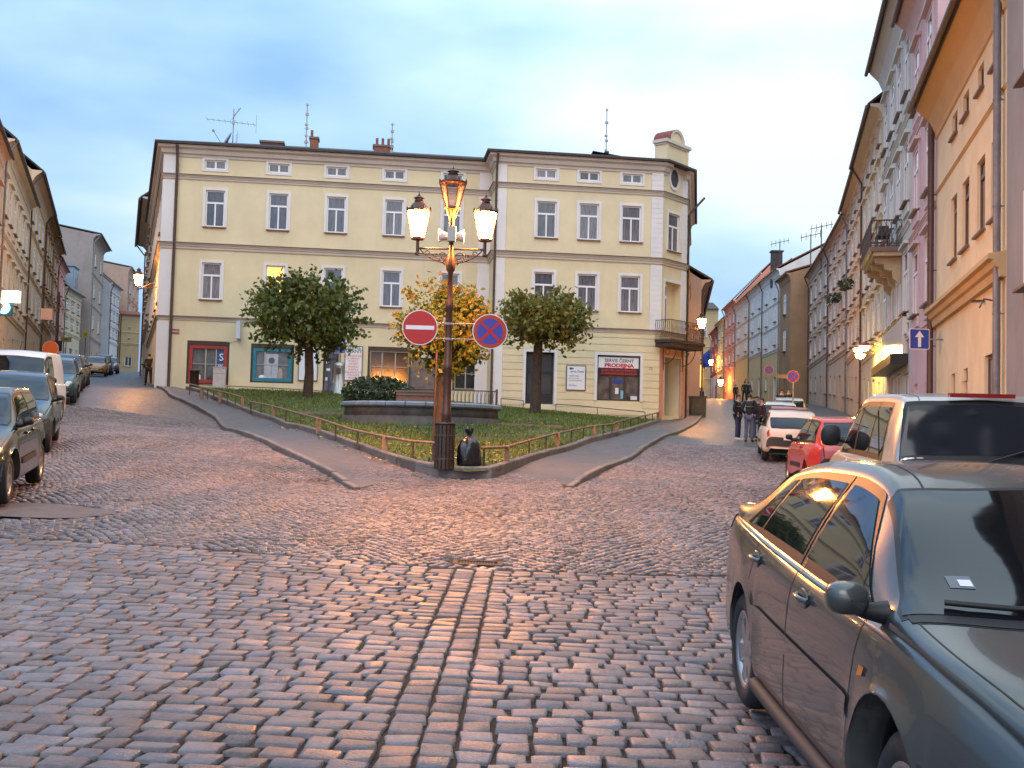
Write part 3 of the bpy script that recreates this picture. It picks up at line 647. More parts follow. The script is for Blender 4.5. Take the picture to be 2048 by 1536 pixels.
# surrounds
sr = [None]
def SUR(*a, **k):
    m_ = MB(); surround(m_, *a, **k); m_.build('window_surround', M_white, bld)
for s, z, w, h, st in WA: SUR( FA, s - w / 2, s + w / 2, z, z + h, 0.13 if st == 'T' else 0.12, bottom=st == 'H')
for s, z, w, h, st in WB: SUR( FB, s - w / 2, s + w / 2, z, z + h, 0.13 if st == 'T' else 0.12, bottom=st == 'H')
SUR(FC, WC[0], WC[1], WC[2], WC[3], 0.12, bottom=False); SUR(FC, BDo[0], BDo[1], BDo[2], BDo[3], 0.14, bottom=False)
for a, b, z, z1 in opD: SUR(FD, a, b, z, z1, 0.12, bottom=False)
for o in opL[:-1]: SUR(FL, o[0], o[1], o[2], o[3], 0.12, bottom=False)
SUR(FB, *SHB, 0.14, 0.06, bottom=False); SUR(FB, *DB, 0.14, 0.06, bottom=False)
# white corner pilasters and quoins
T = lambda fr: (lambda a, b, c: fr.P(a, b, c))
LV = ((Z_B, Z_3 - 0.25), (Z_3 + 0.02, Z_2 - 0.35), (Z_2 + 0.02, Z_1 - 0.3), (Z_1 + 0.02, Z_E - 0.5))
for fr, a0_, a1_ in ((FA, 0.0, 0.52), (FL, L0 - 0.7, L0 + 0.06), (FA, LA - 0.62, LA - 0.004), (FB, 0.0, 0.52)):
    for z0_, z1_ in LV: pi = MB(); pi.box(a0_, a1_, 0.003, 0.06, z0_, z1_, 0, T(fr)); pi.build('pilaster', M_white, bld)
for fr, a0_, a1_, o_ in ((FB, LB - 0.55, LB + 0.045, 0.055), (FC, LC - 0.42, LC + 0.045, 0.055), (FD, 0.0, 0.35, 0.045)):
    for z0_, z1_ in LV[1:]:
        pi = MB(); pi.box(a0_ + 0.01, a1_ - 0.01, 0.002, o_ - 0.012, z0_, z1_, 0, T(fr)); z = z0_
        while z < z1_ - 0.1: z2 = min(z + 0.245, z1_); pi.box(a0_, a1_, 0.003, o_, z + 0.018, z2, 0, T(fr)); z += 0.245
        pi.build('quoins', M_white, bld)
# rusticated ground floor of the right wing: bands between grooves
ru = MB(); z = 3.05; zc = Z_3 - 0.28
def bands(fr, s0, s1, z, h, holes):
    segs = [(s0, s1)]
    for a, b, c, d in holes:
        if c < z + h and d > z:
            ns = []
            for p, q in segs:
                if b <= p or a >= q: ns.append((p, q)); continue
                if a > p: ns.append((p, a))
                if b < q: ns.append((b, q))
            segs = ns
    for p, q in segs:
        if q - p > 0.03: ru.box(p, q, 0.002, 0.035, z, z + h, 0, T(fr))
while z < zc:
    h = min(0.345, zc - z); hb = [(SHB[0] - 0.14, SHB[1] + 0.14, SHB[2] - 0.1, SHB[3] + 0.14), (DB[0] - 0.14, DB[1] + 0.14, DB[2], DB[3] + 0.14), (FB.sz(1131, 750)[0], FB.sz(1172, 750)[0], FB.sz(1150, 781)[1], FB.sz(1150, 729)[1])]
    bands(FB, 0.53, LB, z, h - 0.035, hb)
    bands(FD, 0.0, LD, z, h - 0.035, [])
    z += 0.345
ru.build('rustication', M_yel, bld)
# painted base plinth
pb = MB(); pb.box(0.53, LB - 0.0, 0.002, 0.05, Z_B, 3.02, 0, T(FB)); pb.build('plinth', plaster('plinth', (0.48, 0.42, 0.30), 0.4), bld)
# salmon painted corner at street level
M_salm = plaster('salmon', (0.58, 0.27, 0.19), 0.2)
cr = MB(); g0, g1, gz0, gz1 = GDo
cr.box(0.0, g0 - 0.10, 0.003, 0.05, Z_B, 6.5, 0, T(FC)); cr.box(g1 + 0.10, LC, 0.003, 0.05, Z_B, 6.5, 0, T(FC)); cr.box(g0 - 0.10, g1 + 0.10, 0.003, 0.05, gz1 + 0.1, 6.5, 0, T(FC))
z = 3.2
while z < 5.6: cr.box(g1 + 0.11, LC + 0.05, 0.05, 0.085, z, z + 0.29, 0, T(FC)); cr.box(0.02, 0.95, 0.01, 0.06, z, z + 0.29, 0, T(FD)); z += 0.345
cr.build('corner_panel', M_salm, bld)
pk = MB(); surround(pk, FC, g0, g1, gz0, gz1, 0.09, 0.09, bottom=False, o0=0.051); pk.build('door_surround', plaster('pink', (0.62, 0.40, 0.36), 0.1), bld)
# cornices
PL = [(sw[0], sw[1]), (_o.x, _o.y), tuple(FA.P(LA, 0, 0)[:2]), tuple(FB.P(0, 0, 0)[:2]), tuple(c1[:2]), tuple(c2[:2]), (d2.x, d2.y)]
co = MB(); sweep(co, PL, corn(Z_3, 0.11, 0.18)); sweep(co, PL, corn(Z_2, 0.17, 0.29)); sweep(co, PL, corn(Z_1, 0.15, 0.23))
EV = [(0.0, Z_E - 0.55), (0.05, Z_E - 0.53), (0.07, Z_E - 0.42), (0.16, Z_E - 0.38), (0.22, Z_E - 0.2), (0.36, Z_E - 0.12), (0.38, Z_E + 0.0), (0.0, Z_E + 0.01)]
sweep(co, PL[:5] + [tuple(FC.P(0.42, 0, 0)[:2])], EV); sweep(co, [tuple(FC.P(LC - 0.3, 0, 0)[:2])] + PL[5:], EV)
co.build('cornice', M_cornice, bld)
sc_ = MB()
for zz, o in ((Z_3, 0.15), (Z_2, 0.22), (Z_1, 0.19)): sweep(sc_, PL, [(0.0, zz + 0.034), (o, zz - 0.015), (o, zz + 0.006), (0.0, zz + 0.055)])
sc_.build('cornice_flashing', M_sillm, bld)
rf = MB(); roof_cap(rf, PL + bk[1:-1], Z_E + 0.012, 0.52, 1.5, 5.0, th=0.11)
roof = rf.build('roof', M_roof, bld)
downpipe(FA, 0.62, 3.4, Z_E - 0.05, bld, 0.065, 0.13, kick=0.3); downpipe(FB, 0.0, 3.0, Z_E - 0.05, bld, 0.06, 0.14, kick=0.3)
downpipe(FD, 0.9, 3.0, Z_E - 1.1, bld, 0.06, 0.14, kick=0.8)
# round window in the chamfer and the arched crest above it
ov = MB(); s_, z_ = FC.sz(1348, 358); s_ = LC * 0.46
def ringpts(rx, rz, o, n=28): return [FC.P(s_ + rx * math.cos(2 * math.pi * i / n), o, z_ + rz * math.sin(2 * math.pi * i / n)) for i in range(n)]
def annulus(mb, r0, r1, o0, o1, m=0):
    n = 28; A = ringpts(r0[0], r0[1], o1); B = ringpts(r1[0], r1[1], o1); C_ = ringpts(r1[0], r1[1], o0)
    mb.add(A + B + C_, [(i, n + i, n + (i + 1) % n, (i + 1) % n) for i in range(n)] + [(n + i, 2 * n + i, 2 * n + (i + 1) % n, n + (i + 1) % n) for i in range(n)], m)
annulus(ov, (0.36, 0.45), (0.50, 0.60), 0.003, 0.06); oc = ov.build('round_window', M_white, bld)
og = MB(); P_ = ringpts(0.37, 0.46, 0.012); og.add(P_, [tuple(range(28))]); og.build('pane', M_glass, oc)
gr = MB()
for dx in (-0.14, 0.14): gr.tube([FC.P(s_ + dx * 0.4, 0.03, z_ - 0.42), FC.P(s_ + dx, 0.03, z_), FC.P(s_ + dx * 0.4, 0.03, z_ + 0.42)], 0.012, 5)
gr.tube([FC.P(s_ - 0.35, 0.03, z_), FC.P(s_ + 0.35, 0.03, z_)], 0.012, 5); gr.build('grille', M_pipe, oc)
ct = MB(); zc0 = Z_E + 0.12; w2 = LC * 0.46; sc0 = LC / 2
ct.box(sc0 - w2, sc0 + w2, -0.55, 0.10, zc0 - 0.15, zc0 + 1.0, 0, T(FC)); ct.box(sc0 - w2 - 0.13, sc0 + w2 + 0.13, -0.62, 0.24, zc0 + 1.0, zc0 + 1.16, 1, T(FC)); ct.box(sc0 - w2 - 0.05, sc0 + w2 + 0.05, -0.56, 0.16, zc0 + 0.90, zc0 + 1.0, 1, T(FC))
for sx in (sc0 - w2, sc0 + w2 - 0.2): ct.box(sx, sx + 0.2, 0.101, 0.15, zc0 - 0.1, zc0 + 0.9, 0, T(FC))
n = 14; arc = [(sc0 + 0.68 * math.cos(math.pi * i / n), zc0 + 1.161 + 0.68 * math.sin(math.pi * i / n)) for i in range(n + 1)]; arc2 = [(sc0 + 0.55 * math.cos(math.pi * i / n), zc0 + 1.161 + 0.55 * math.sin(math.pi * i / n)) for i in range(n + 1)]
ct.add([FC.P(a, 0.06, b) for a, b in arc2] + [FC.P(sc0, 0.06, zc0 + 1.161)], [(i, i + 1, n + 1) for i in range(n)], 0)
ct.add([FC.P(a, 0.13, b) for a, b in arc] + [FC.P(a, 0.13, b) for a, b in arc2] + [FC.P(a, -0.5, b) for a, b in arc] + [FC.P(a, 0.06, b) for a, b in arc2],
       [(i, i + 1, n + 2 + i, n + 1 + i) for i in range(n)] + [(n + 1 + i, n + 2 + i, 3 * n + 4 + i, 3 * n + 3 + i) for i in range(n)], 1)
ct.add([FC.P(a, 0.14, b) for a, b in arc] + [FC.P(a, -0.9, b) for a, b in arc], [(i, i + 1, n + 2 + i, n + 1 + i) for i in range(n)], 2)
ct.build('crest', [M_yel, M_cornice, M_tile], bld)
# balcony door, street door, steps
dn = MB(); a, b, c, d = BDo; dn.box(a, a + (b - a) * 0.52, -0.42, -0.36, c, d - 0.06, 0, T(FC)); dn.box(a + 0.07, a + (b - a) * 0.46, -0.355, -0.35, c + 0.1, c + (d - c) * 0.68, 1, T(FC)); dn.box(a + 0.07, a + (b - a) * 0.46, -0.355, -0.35, c + (d - c) * 0.74, d - 0.16, 1, T(FC))
dn.box(a + (b - a) * 0.52, b, -0.5, -0.47, c, d, 2, T(FC)); dn.box(a, a + (b - a) * 0.52, -0.5, -0.43, c, d, 1, T(FC)); dn.build('balcony_door', [M_frame, M_glass, M_yel], bld)
dd = MB(); a, b, c, d = GDo; dd.box(a, b, -1.0, -0.93, c, d, 0, T(FC)); dd.box(a + 0.03, a + 0.09, -0.93, -0.15, c + 0.25, d - 0.03, 1, T(FC)); dd.box(a + 0.0, a + 0.03, -0.93, -0.0, c, d, 2, T(FC))
dd.build('street_door', [plaster('lobby', (0.45, 0.42, 0.44), 0.2), M_darkwood, M_dark], bld)
st = MB()
for i in range(3): st.box(GDo[0] - 0.02 + 0.01 * i, GDo[1] + 0.02 - 0.01 * i, -0.9 + 0.0 * i, 0.35 - i * 0.28, 2.1 if i == 0 else GDo[2] - 0.36 + i * 0.17 - 0.17, GDo[2] - 0.36 + i * 0.17, 0, T(FC))
st.build('step', plaster('pink_step', (0.45, 0.27, 0.22), 0.4), bld)
# balcony
bz = Z_3 - 0.62; ba = MB(); ba.box(-0.55, LC + 0.35, 0.06, 1.05, bz, bz + 0.14, 0, T(FC)); ba.box(-0.48, LC + 0.28, 0.06, 0.98, bz - 0.22, bz - 0.002, 0, T(FC))
bal = ba.build('balcony', M_darkwood, bld)
def scroll_panel(mb, fr, s0, s1, o, z0, z1, step=0.11, r=0.010):
    """ornamental iron railing between s0 and s1 (o may be a pair for a slanting run)"""
    oo = (lambda s: o) if not isinstance(o, tuple) else (lambda s: o[0] + (o[1] - o[0]) * (s - s0) / max(1e-6, s1 - s0))
    for z in (z0 + 0.03, z0 + 0.12, z1): mb.tube([fr.P(s0, oo(s0), z), fr.P(s1, oo(s1), z)], r * (1.8 if z == z1 else 1.2), 6)
    n = max(2, int((s1 - s0) / step))
    for i in range(n + 1):
        s = s0 + (s1 - s0) * i / n; mb.tube([fr.P(s, oo(s), z0), fr.P(s, oo(s), z1)], r * 0.8, 5)
        if i < n:
            m_ = s + (s1 - s0) / n / 2; h = z1 - z0 - 0.14; pts = []
            for k in range(13):
                t = k / 12; pts.append(fr.P(m_ + 0.4 * (s1 - s0) / n * math.sin(t * 2 * math.pi), oo(m_), z0 + 0.13 + h * t))
            mb.tube(pts, r * 0.75, 5, caps=False)
rl = MB(); zr = bz + 0.15; scroll_panel(rl, FC, -0.5, LC + 0.3, 0.98, zr, zr + 0.95); sd = Fr(FC.P(-0.5, 0.06, 0).x, FC.P(-0.5, 0.06, 0).y, FC.n[0], FC.n[1]); scroll_panel(rl, sd, 0, 0.92, 0, zr, zr + 0.95)
sd = Fr(FC.P(LC + 0.3, 0.06, 0).x, FC.P(LC + 0.3, 0.06, 0).y, FC.n[0], FC.n[1]); scroll_panel(rl, sd, 0, 0.92, 0, zr, zr + 0.95); rl.build('railing', M_iron, bal)
br = MB()
for s in (0.25, LC - 0.25):
    pts = [FC.P(s, 0.08 + 0.75 * math.sin(t / 14 * math.pi / 2) , bz - 1.0 + 0.78 * (1 - math.cos(t / 14 * math.pi / 2))) for t in range(15)]; br.tube(pts, 0.022, 6); br.tube([FC.P(s, 0.09, bz - 1.3), FC.P(s, 0.09, bz - 0.22)], 0.02, 6)
    br.tube([FC.P(s, 0.32 + 0.14 * math.cos(t / 12 * 6.28), bz - 0.4 + 0.14 * math.sin(t / 12 * 6.28)) for t in range(12)], 0.013, 5, closed=True)
br.build('bracket', M_iron, bal)
# ground floor shop fronts of the left wing
def shopfront(fr, r, colr, glass, name='shop_window', mull=(0.42, 0.75), bar=0.5, t=0.16, label=None, dark=M_darkwood):
    a, b, c, d = r; f = MB(); T_ = T(fr); q = 0.20
    f.box(a, a + 0.1, -q, -0.02, c, d, 1, T_); f.box(b - 0.1, b, -q, -0.02, c, d, 1, T_); f.box(a + 0.1, b - 0.1, -q, -0.02, d - 0.2, d, 1, T_); f.box(a + 0.1, b - 0.1, -q, -0.02, c, c + 0.08, 1, T_)
    a2, b2, c2_, d2_ = a + 0.1, b - 0.1, c + 0.08, d - 0.2
    f.box(a2, a2 + t, -q + 0.02, -0.05, c2_, d2_, 0, T_); f.box(b2 - t, b2, -q + 0.02, -0.05, c2_, d2_, 0, T_); f.box(a2 + t, b2 - t, -q + 0.02, -0.05, d2_ - t, d2_, 0, T_); f.box(a2 + t, b2 - t, -q + 0.02, -0.05, c2_, c2_ + t, 0, T_)
    o = f.build(name, [colr, dark], bld)
    if label: o['label'] = label
    a3, b3, c3, d3 = a2 + t, b2 - t, c2_ + t, d2_ - t
    g = MB(); g.add([fr.P(a3, -0.16, c3), fr.P(b3, -0.16, c3), fr.P(b3, -0.16, d3), fr.P(a3, -0.16, d3)], [(0, 1, 2, 3)]); g.build('pane', glass, o)
    m_ = MB()
    for k in mull: s = a3 + (b3 - a3) * k; m_.box(s - 0.025, s + 0.025, -0.155, -0.10, c3, d3, 0, T_)
    if bar: z = c3 + (d3 - c3) * bar; m_.box(a3, b3, -0.154, -0.115, z - 0.015, z + 0.015, 0, T_)
    if mull or bar: m_.build('glazing_bar', mat('pale_bar', (0.40, 0.38, 0.36), 0.5), o)
    return o, (a3, b3, c3, d3)
M_redp = mat('red_frame_paint', (0.36, 0.03, 0.025), 0.45, var=0.15); M_teal = mat('teal_frame_paint', (0.01, 0.19, 0.26), 0.45, var=0.15)
M_olive = mat('olive_frame_paint', (0.26, 0.25, 0.15), 0.5, var=0.1)
M_sg = mat('shop_glass_grey', (0.10, 0.11, 0.115), 0.12, var=0.6, scale=2.0, spec=0.6); M_sg2 = mat('shop_glass_brown', (0.115, 0.095, 0.085), 0.15, var=0.6, scale=2.2, spec=0.6)
s1o, s1r = shopfront(FA, SH1, M_redp, M_sg, label='shop window with a red frame')
s2o, s2r = shopfront(FA, SH2, M_teal, M_sg, mull=(0.26,), label='shop window with a teal frame')
s3o, s3r = shopfront(FA, SH3, M_olive, mat('shop_glass_dark', (0.03, 0.03, 0.03), 0.1, var=0.5, scale=2), mull=(0.3, 0.66), bar=0.55, t=0.06, label='shop window with an olive frame')
shopfront(FA, SH4, M_olive, MATS['shop_glass_dark'], mull=(0.5,), t=0.06)
def text(body, fr, s, z, size, mt, parent, o=0.0, align='CENTER', bold=0.0, name='lettering', sx=1.0):
    cu = bpy.data.curves.new(name, 'FONT'); cu.body = body; cu.size = size; cu.align_x = align; cu.extrude = 0.003; cu.offset = bold; cu.resolution_u = 3; cu.space_line = 1.05
    t = bpy.data.objects.new(name, cu)
    col.objects.link(t); bpy.context.view_layer.update(); me = bpy.data.meshes.new_from_object(t.evaluated_get(bpy.context.evaluated_depsgraph_get())); bpy.data.objects.remove(t)
    me.materials.clear(); me.materials.append(mt); ob = bpy.data.objects.new(name, me); ob.location = fr.P(s, o, z) - woff(parent); ob.rotation_euler = (R(90), 0, fr.a); ob.scale = (sx, 1, 1)
    return link(ob, parent)
M_tgreen = mat('letter_dark_green', (0.04, 0.11, 0.10), 0.5); M_tred = mat('letter_red', (0.55, 0.02, 0.03), 0.5); M_tblue = mat('letter_blue', (0.03, 0.05, 0.30), 0.5); M_twhite = mat('letter_white', (0.75, 0.75, 0.78), 0.5); M_tgrey = mat('letter_grey', (0.09, 0.09, 0.10), 0.5)
# things on show behind the glass (parts of the shop fronts)
dm = MB(); a, b, c, d = s2r; x0 = a + (b - a) * 0.27; x1 = a + (b - a) * 0.67; dm.box(x0, x1, -0.158, -0.13, c - 0.04, d - 0.12, 0, T(FA)); xc_ = (x0 + x1) / 2; zc_ = c + (d - c) * 0.66
dm.add([FA.P(xc_ + 0.15 * math.cos(i / 20 * 6.283), -0.127, zc_ + 0.15 * math.sin(i / 20 * 6.283)) for i in range(20)], [tuple(range(20))], 1); dm.box(xc_ - 0.008, xc_ + 0.008, -0.13, -0.126, c + 0.1, c + 0.62, 1, T(FA)); dm.build('washing_machine_poster', [mat('poster_grey', (0.42, 0.43, 0.50), 0.5, var=0.15), M_tgrey], s2o)
dm = MB(); a, b, c, d = s1r; x0 = a + (b - a) * 0.80; dm.box(x0, b + 0.03, -0.158, -0.13, c + 0.35, d - 0.03, 0, T(FA)); q = dm.build('banner', mat('banner_blue', (0.02, 0.07, 0.22), 0.4, var=0.5, scale=5), s1o); text('%', FA, x0 + 0.16, c + 0.5, 0.42, M_twhite, q, -0.125); text('S', FA, x0 + 0.17, c + 0.95, 0.5, M_twhite, q, -0.125)
for (ss, zz, w_, h_, mt_) in ((s1r[0] + 0.25, s1r[2], 0.35, 0.3, M_signwhite), (s1r[0] + 0.95, s1r[2], 0.5, 0.16, M_black), (s2r[0] + 0.3, s2r[2], 0.35, 0.14, M_signwhite), (s2r[1] - 0.4, s2r[2], 0.3, 0.5, mat('display_tan', (0.35, 0.26, 0.22), 0.6, var=0.3))):
    q = MB(); n = 8; q.lathe([(w_ / 2, 0), (w_ / 2 * 0.9, h_ * 0.6), (w_ / 2 * 0.35, h_), (0.001, h_)], 10, c=FA.P(ss, 0, zz) + Vector((FA.n[0] * -0.13, FA.n[1] * -0.13, 0)), T=None); 
    for i_, p_ in enumerate(q.v): # squash flat against the glass
        pv = Vector(p_); rel = pv - FA.P(ss, -0.13, zz); oo = rel.x * FA.n[0] + rel.y * FA.n[1]; q.v[i_] = tuple(pv - Vector((FA.n[0], FA.n[1], 0)) * oo * 0.85)
    q.build('display_item', mt_, s1o if ss < SH1[1] else s2o)
# shop door
dd = MB(); a, b, c, d = SHD; dd.box(a, b, -0.22, -0.16, c, d, 0, T(FA)); dd.box(a + 0.08, b - 0.08, -0.159, -0.15, c + 0.12, d - 0.6, 1, T(FA)); dd.box(a + 0.08, b - 0.08, -0.159, -0.15, d - 0.5, d - 0.08, 1, T(FA)); sdo = dd.build('shop_door', [M_darkwood, M_glass], bld)
q = MB(); 
for (x_, z_, w_, h_) in ((0.13, 1.45, 0.14, 0.16), (0.16, 1.1, 0.18, 0.12), (0.12, 0.62, 0.1, 0.16), (0.5, 0.5, 0.1, 0.16)): q.box(a + x_, a + x_ + w_, -0.149, -0.146, c + z_, c + z_ + h_, 0, T(FA))
q.build('sticker', M_signwhite, sdo)
sp_ = MB(); sp_.box(a - 0.2, b + 0.2, -0.15, 0.6, c - 0.5, c - 0.02, 0, T(FA)); sp_.build('door_step', M_granite, bld)
# big black doorway in the right wing
dd = MB(); a, b, c, d = DB; m2_ = (a + b) / 2; dd.box(a, b, -0.3, -0.24, c, d, 0, T(FB))
for x0, x1 in ((a + 0.12, m2_ - 0.06), (m2_ + 0.06, b - 0.12)): dd.box(x0, x1, -0.239, -0.225, c + 0.5, d - 1.1, 1, T(FB)); dd.box(x0, x1, -0.239, -0.225, d - 0.95, d - 0.1, 1, T(FB))
dd.build('double_door', [M_dark, mat('door_glass', (0.035, 0.045, 0.06), 0.08, spec=0.8)], bld)
# shop window with sign in the right wing
a, b, c, d = SHB; sb = MB(); sb.box(a, a + 0.06, -0.2, -0.05, c, d, 0, T(FB)); sb.box(b - 0.06, b, -0.2, -0.05, c, d, 0, T(FB)); sb.box(a + 0.06, b - 0.06, -0.2, -0.05, d - 0.08, d, 0, T(FB)); sb.box(a + 0.06, b - 0.06, -0.2, -0.02, c, c + 0.07, 0, T(FB))
for k in (0.33, 0.66): s = a + (b - a) * k; sb.box(s - 0.05, s + 0.05, -0.155, -0.09, c + 0.07, d - 1.05, 0, T(FB))
sbo = sb.build('shop_window', M_darkwood, bld); sbo['label'] = 'shop window under a white and red shop sign'
g = MB(); g.add([FB.P(a + 0.06, -0.16, c + 0.07), FB.P(b - 0.06, -0.16, c + 0.07), FB.P(b - 0.06, -0.16, d - 0.08), FB.P(a + 0.06, -0.16, d - 0.08)], [(0, 1, 2, 3)]); g.build('pane', M_sg2, sbo)
q = MB(); zs = d - 0.09; hs = (d - c) * 0.235; q.box(a + 0.07, b - 0.07, -0.12, -0.06, zs - hs, zs, 0, T(FB)); q.box(a + 0.07, b - 0.07, -0.12, -0.075, zs - hs - 0.36, zs - hs - 0.01, 1, T(FB)); sgn = q.build('shop_sign', [M_signwhite, M_dark], bld)
cx_ = (a + b) / 2 + 0.03; text('SERVIS ČERNÝ', FB, cx_, zs - 0.24, 0.22, M_tgreen, sgn, -0.055, sx=1.05, bold=0.004); text('PRODEJNA', FB, cx_, zs - hs + 0.045, 0.25, M_tred, sgn, -0.055, bold=0.012, sx=1.2)
text('ELEKTROSPOTŘEBIČŮ', FB, cx_, zs - hs - 0.165, 0.135, M_tred, sgn, -0.07, bold=0.004, sx=1.3); text('A NÁHRADNÍCH DÍLŮ', FB, cx_, zs - hs - 0.32, 0.135, M_tred, sgn, -0.07, bold=0.004, sx=1.3)
for x0_, x1_, o1_, z0_, z1_, mt_ in ((b - 0.42, b - 0.1, -0.12, c + 0.08, c + 0.26, M_signwhite), (b - 0.62, b - 0.5, -0.12, c + 0.08, c + 0.24, M_dark), (a + 1.22, a + 1.36, -0.12, c + 0.12, c + 0.52, mat('display_cyan', (0.2, 0.45, 0.55), 0.5)), (a + 0.95, a + 1.12, -0.13, c + 0.35, c + 0.65, M_signwhite), (a + 0.85, a + 1.3, -0.13, d - 1.35, d - 1.17, M_signblue)):
    q = MB(); q.box(x0_, x1_, -0.158, o1_, z0_, z1_, 0, T(FB)); q.build('display_item', mt_, sbo)
# house number, plaques and boards: each hangs on the wall as a thing of its own
def board(name, label, cat, fr, r, lines, edge=M_tgrey, face=M_signwhite, o=0.04):
    a, b, c, d = r; m_ = MB(); m_.box(a, b, o, o + 0.03, c, d, 0, T(fr)); m_.box(a + 0.04, b - 0.04, o + 0.03, o + 0.034, c + 0.04, d - 0.04, 1, T(fr)); ob = tag(m_.build(name, [edge, face]), label, cat)
    for (tx, fx, fz, sz_, mt_, al, bd, sx_) in lines: text(tx, fr, a + (b - a) * fx, c + (d - c) * fz, sz_, mt_, ob, o + 0.036, al, bd, sx=sx_)
    return ob
r_ = rect(FA, 689, 692, 725, 762)
board('advertising_board', 'tall white board with red lines of text right of the shop door', 'board', FA, r_,
      [('SERVIS', .5, .90, .22, M_tgreen, 'CENTER', .004, 1), ('ČERNÝ', .5, .80, .24, M_tgreen, 'CENTER', .004, 1)] + [(t_, .5, .69 - .078 * i, .125, M_tred, 'CENTER', .0, 1) for i, t_ in enumerate(('NÁHRADNÍ DÍLY', 'A OPRAVY', 'PRAČKY', 'MYČKY', 'SPORÁKY', 'SUŠIČKY', 'CHLADNIČKY', 'VYSAVAČE', 'BOJLERY'))])
r_ = rect(FA, 597, 692, 636, 762)
board('price_board', 'plain white board behind the trunk of the dark green tree', 'board', FA, r_, [('.', .3, .45, .1, M_tgrey, 'LEFT', 0, 1)])
r_ = rect(FB, 1132, 731, 1171, 781)
bb = board('company_board', 'white company board with small blue writing between the black doorway and the shop window', 'board', FB, r_, [('servis Černý', .55, .72, .13, M_tblue, 'CENTER', .002, 1), ('ELEKTRO', .16, .55, .10, M_tgrey, 'LEFT', .0, 1.1), ('opravy a prodej', .12, .47, .08, M_tgrey, 'LEFT', 0, 1), ('domácích spotřebičů', .12, .38, .075, M_tgrey, 'LEFT', 0, 1), ('otevřeno', .12, .18, .11, M_tblue, 'LEFT', 0, 1)], edge=M_tgrey)
q = MB(); a, b, c, d = r_; q.add([FB.P(a + 0.22 + 0.075 * math.cos(i / 12 * 6.283), 0.077, d - 0.16 + 0.06 * math.sin(i / 12 * 6.283)) for i in range(12)], [tuple(range(12))]); q.box(a + 0.25, a + 0.36, 0.074, 0.077, d - 0.19, d - 0.13, 0, T(FB)); q.build('emblem', M_tgrey, bb)
r_ = rect(FA, 338, 658, 359, 667)
board('street_name_plate', 'small red street name plate beside the left corner pilaster', 'sign', FA, r_, [('NA NIVÁCH', .5, .25, .12, M_twhite, 'CENTER', 0, .8)], edge=mat('plate_red', (0.28, 0.06, 0.07), 0.4), face=MATS['plate_red'], o=0.01)
text('22', FB, FB.sz(1301, 737)[0], FB.sz(1301, 740)[1], 0.2, mat('number_red', (0.30, 0.12, 0.08), 0.7), bld, 0.04)
nl = MB(); s_, z_ = FA.sz(480, 645); nl.box(s_ - 0.09, s_ + 0.09, 0.05, 0.75, z_ - 0.8, z_ + 0.0, 0, T(FA)); nl.box(s_ - 0.10, s_ + 0.10, 0.04, 0.77, z_ - 0.84, z_ - 0.8, 0, T(FA)); nl.tube([FA.P(s_, 0.05, z_ - 0.1), FA.P(s_, -0.0, z_ - 0.1)], 0.02); nl.tube([FA.P(s_ - 0.02, 0.1, z_ - 0.83), FA.P(s_ - 0.25, 0.02, z_ - 0.95), FA.P(s_ - 0.6, 0.02, z_ - 1.0)], 0.01, 5)
tag(nl.build('projecting_light_box', mat('light_box', (0.5, 0.55, 0.6), 0.4)), 'narrow pale blue light box projecting between the red and teal shop windows', 'light box')
ub = MB(); a, _, _, _ = rect(FA, 428, 735, 454, 780); b = FA.sz(453, 755)[0]; z1_ = FA.sz(440, 736)[1]; zg = G(FA.P(a, 0.4, 0).x, FA.P(a, 0.4, 0).y)
ub.box(a, b, 0.1, 0.42, zg - 0.1, zg + 0.78, 0, T(FA)); ub.box(a, b, 0.1, 0.42, zg + 0.79, z1_, 0, T(FA)); ub.box(a - 0.02, b + 0.02, 0.08, 0.45, z1_, z1_ + 0.04, 0, T(FA)); ub.box(b - 0.1, b - 0.07, 0.42, 0.435, zg + 1.0, zg + 1.12, 1, T(FA))
tag(ub.build('electric_cabinet', [mat('cabinet_grey', (0.47, 0.43, 0.42), 0.6, var=0.15, stain=0.2), M_tgrey]), 'pinkish grey electric cabinet in front of the red-framed shop window', 'cabinet')
# thin rail along the foot of the house
def thin_rail(name, label, fr, pts, zoff, every=2):
    m_ = MB(); P3 = [fr.P(s, o, z) for s, o, z in pts]; m_.tube(P3, 0.022, 6)
    for i, p in enumerate(P3):
        if i % every == 0: m_.tube([p, (p.x, p.y, G(p.x, p.y) + 0.1)], 0.02, 6)
    tag(m_.build(name, M_pipe), label, 'railing')
for fr, uv, lb in ((FA, [(392, 769), (430, 771)], 'thin iron wall rail left of the electric cabinet'), (FA, [(455, 772), (500, 774), (545, 776), (600, 779), (644, 782)], 'thin iron wall rail under the teal-framed shop window'),
                   (FB, [(1112, 808), (1155, 811), (1195, 815), (1237, 819), (1290, 824)], 'thin iron wall rail under the white company board'), (FB, [(1002, 797), (1025, 799), (1047, 801)], 'short thin iron wall rail left of the black double doorway')):
    thin_rail('wall_rail', lb, fr, [(fr.sz(u, v, 0.35)[0], 0.35, fr.sz(u, v, 0.35)[1]) for u, v in uv], 0)
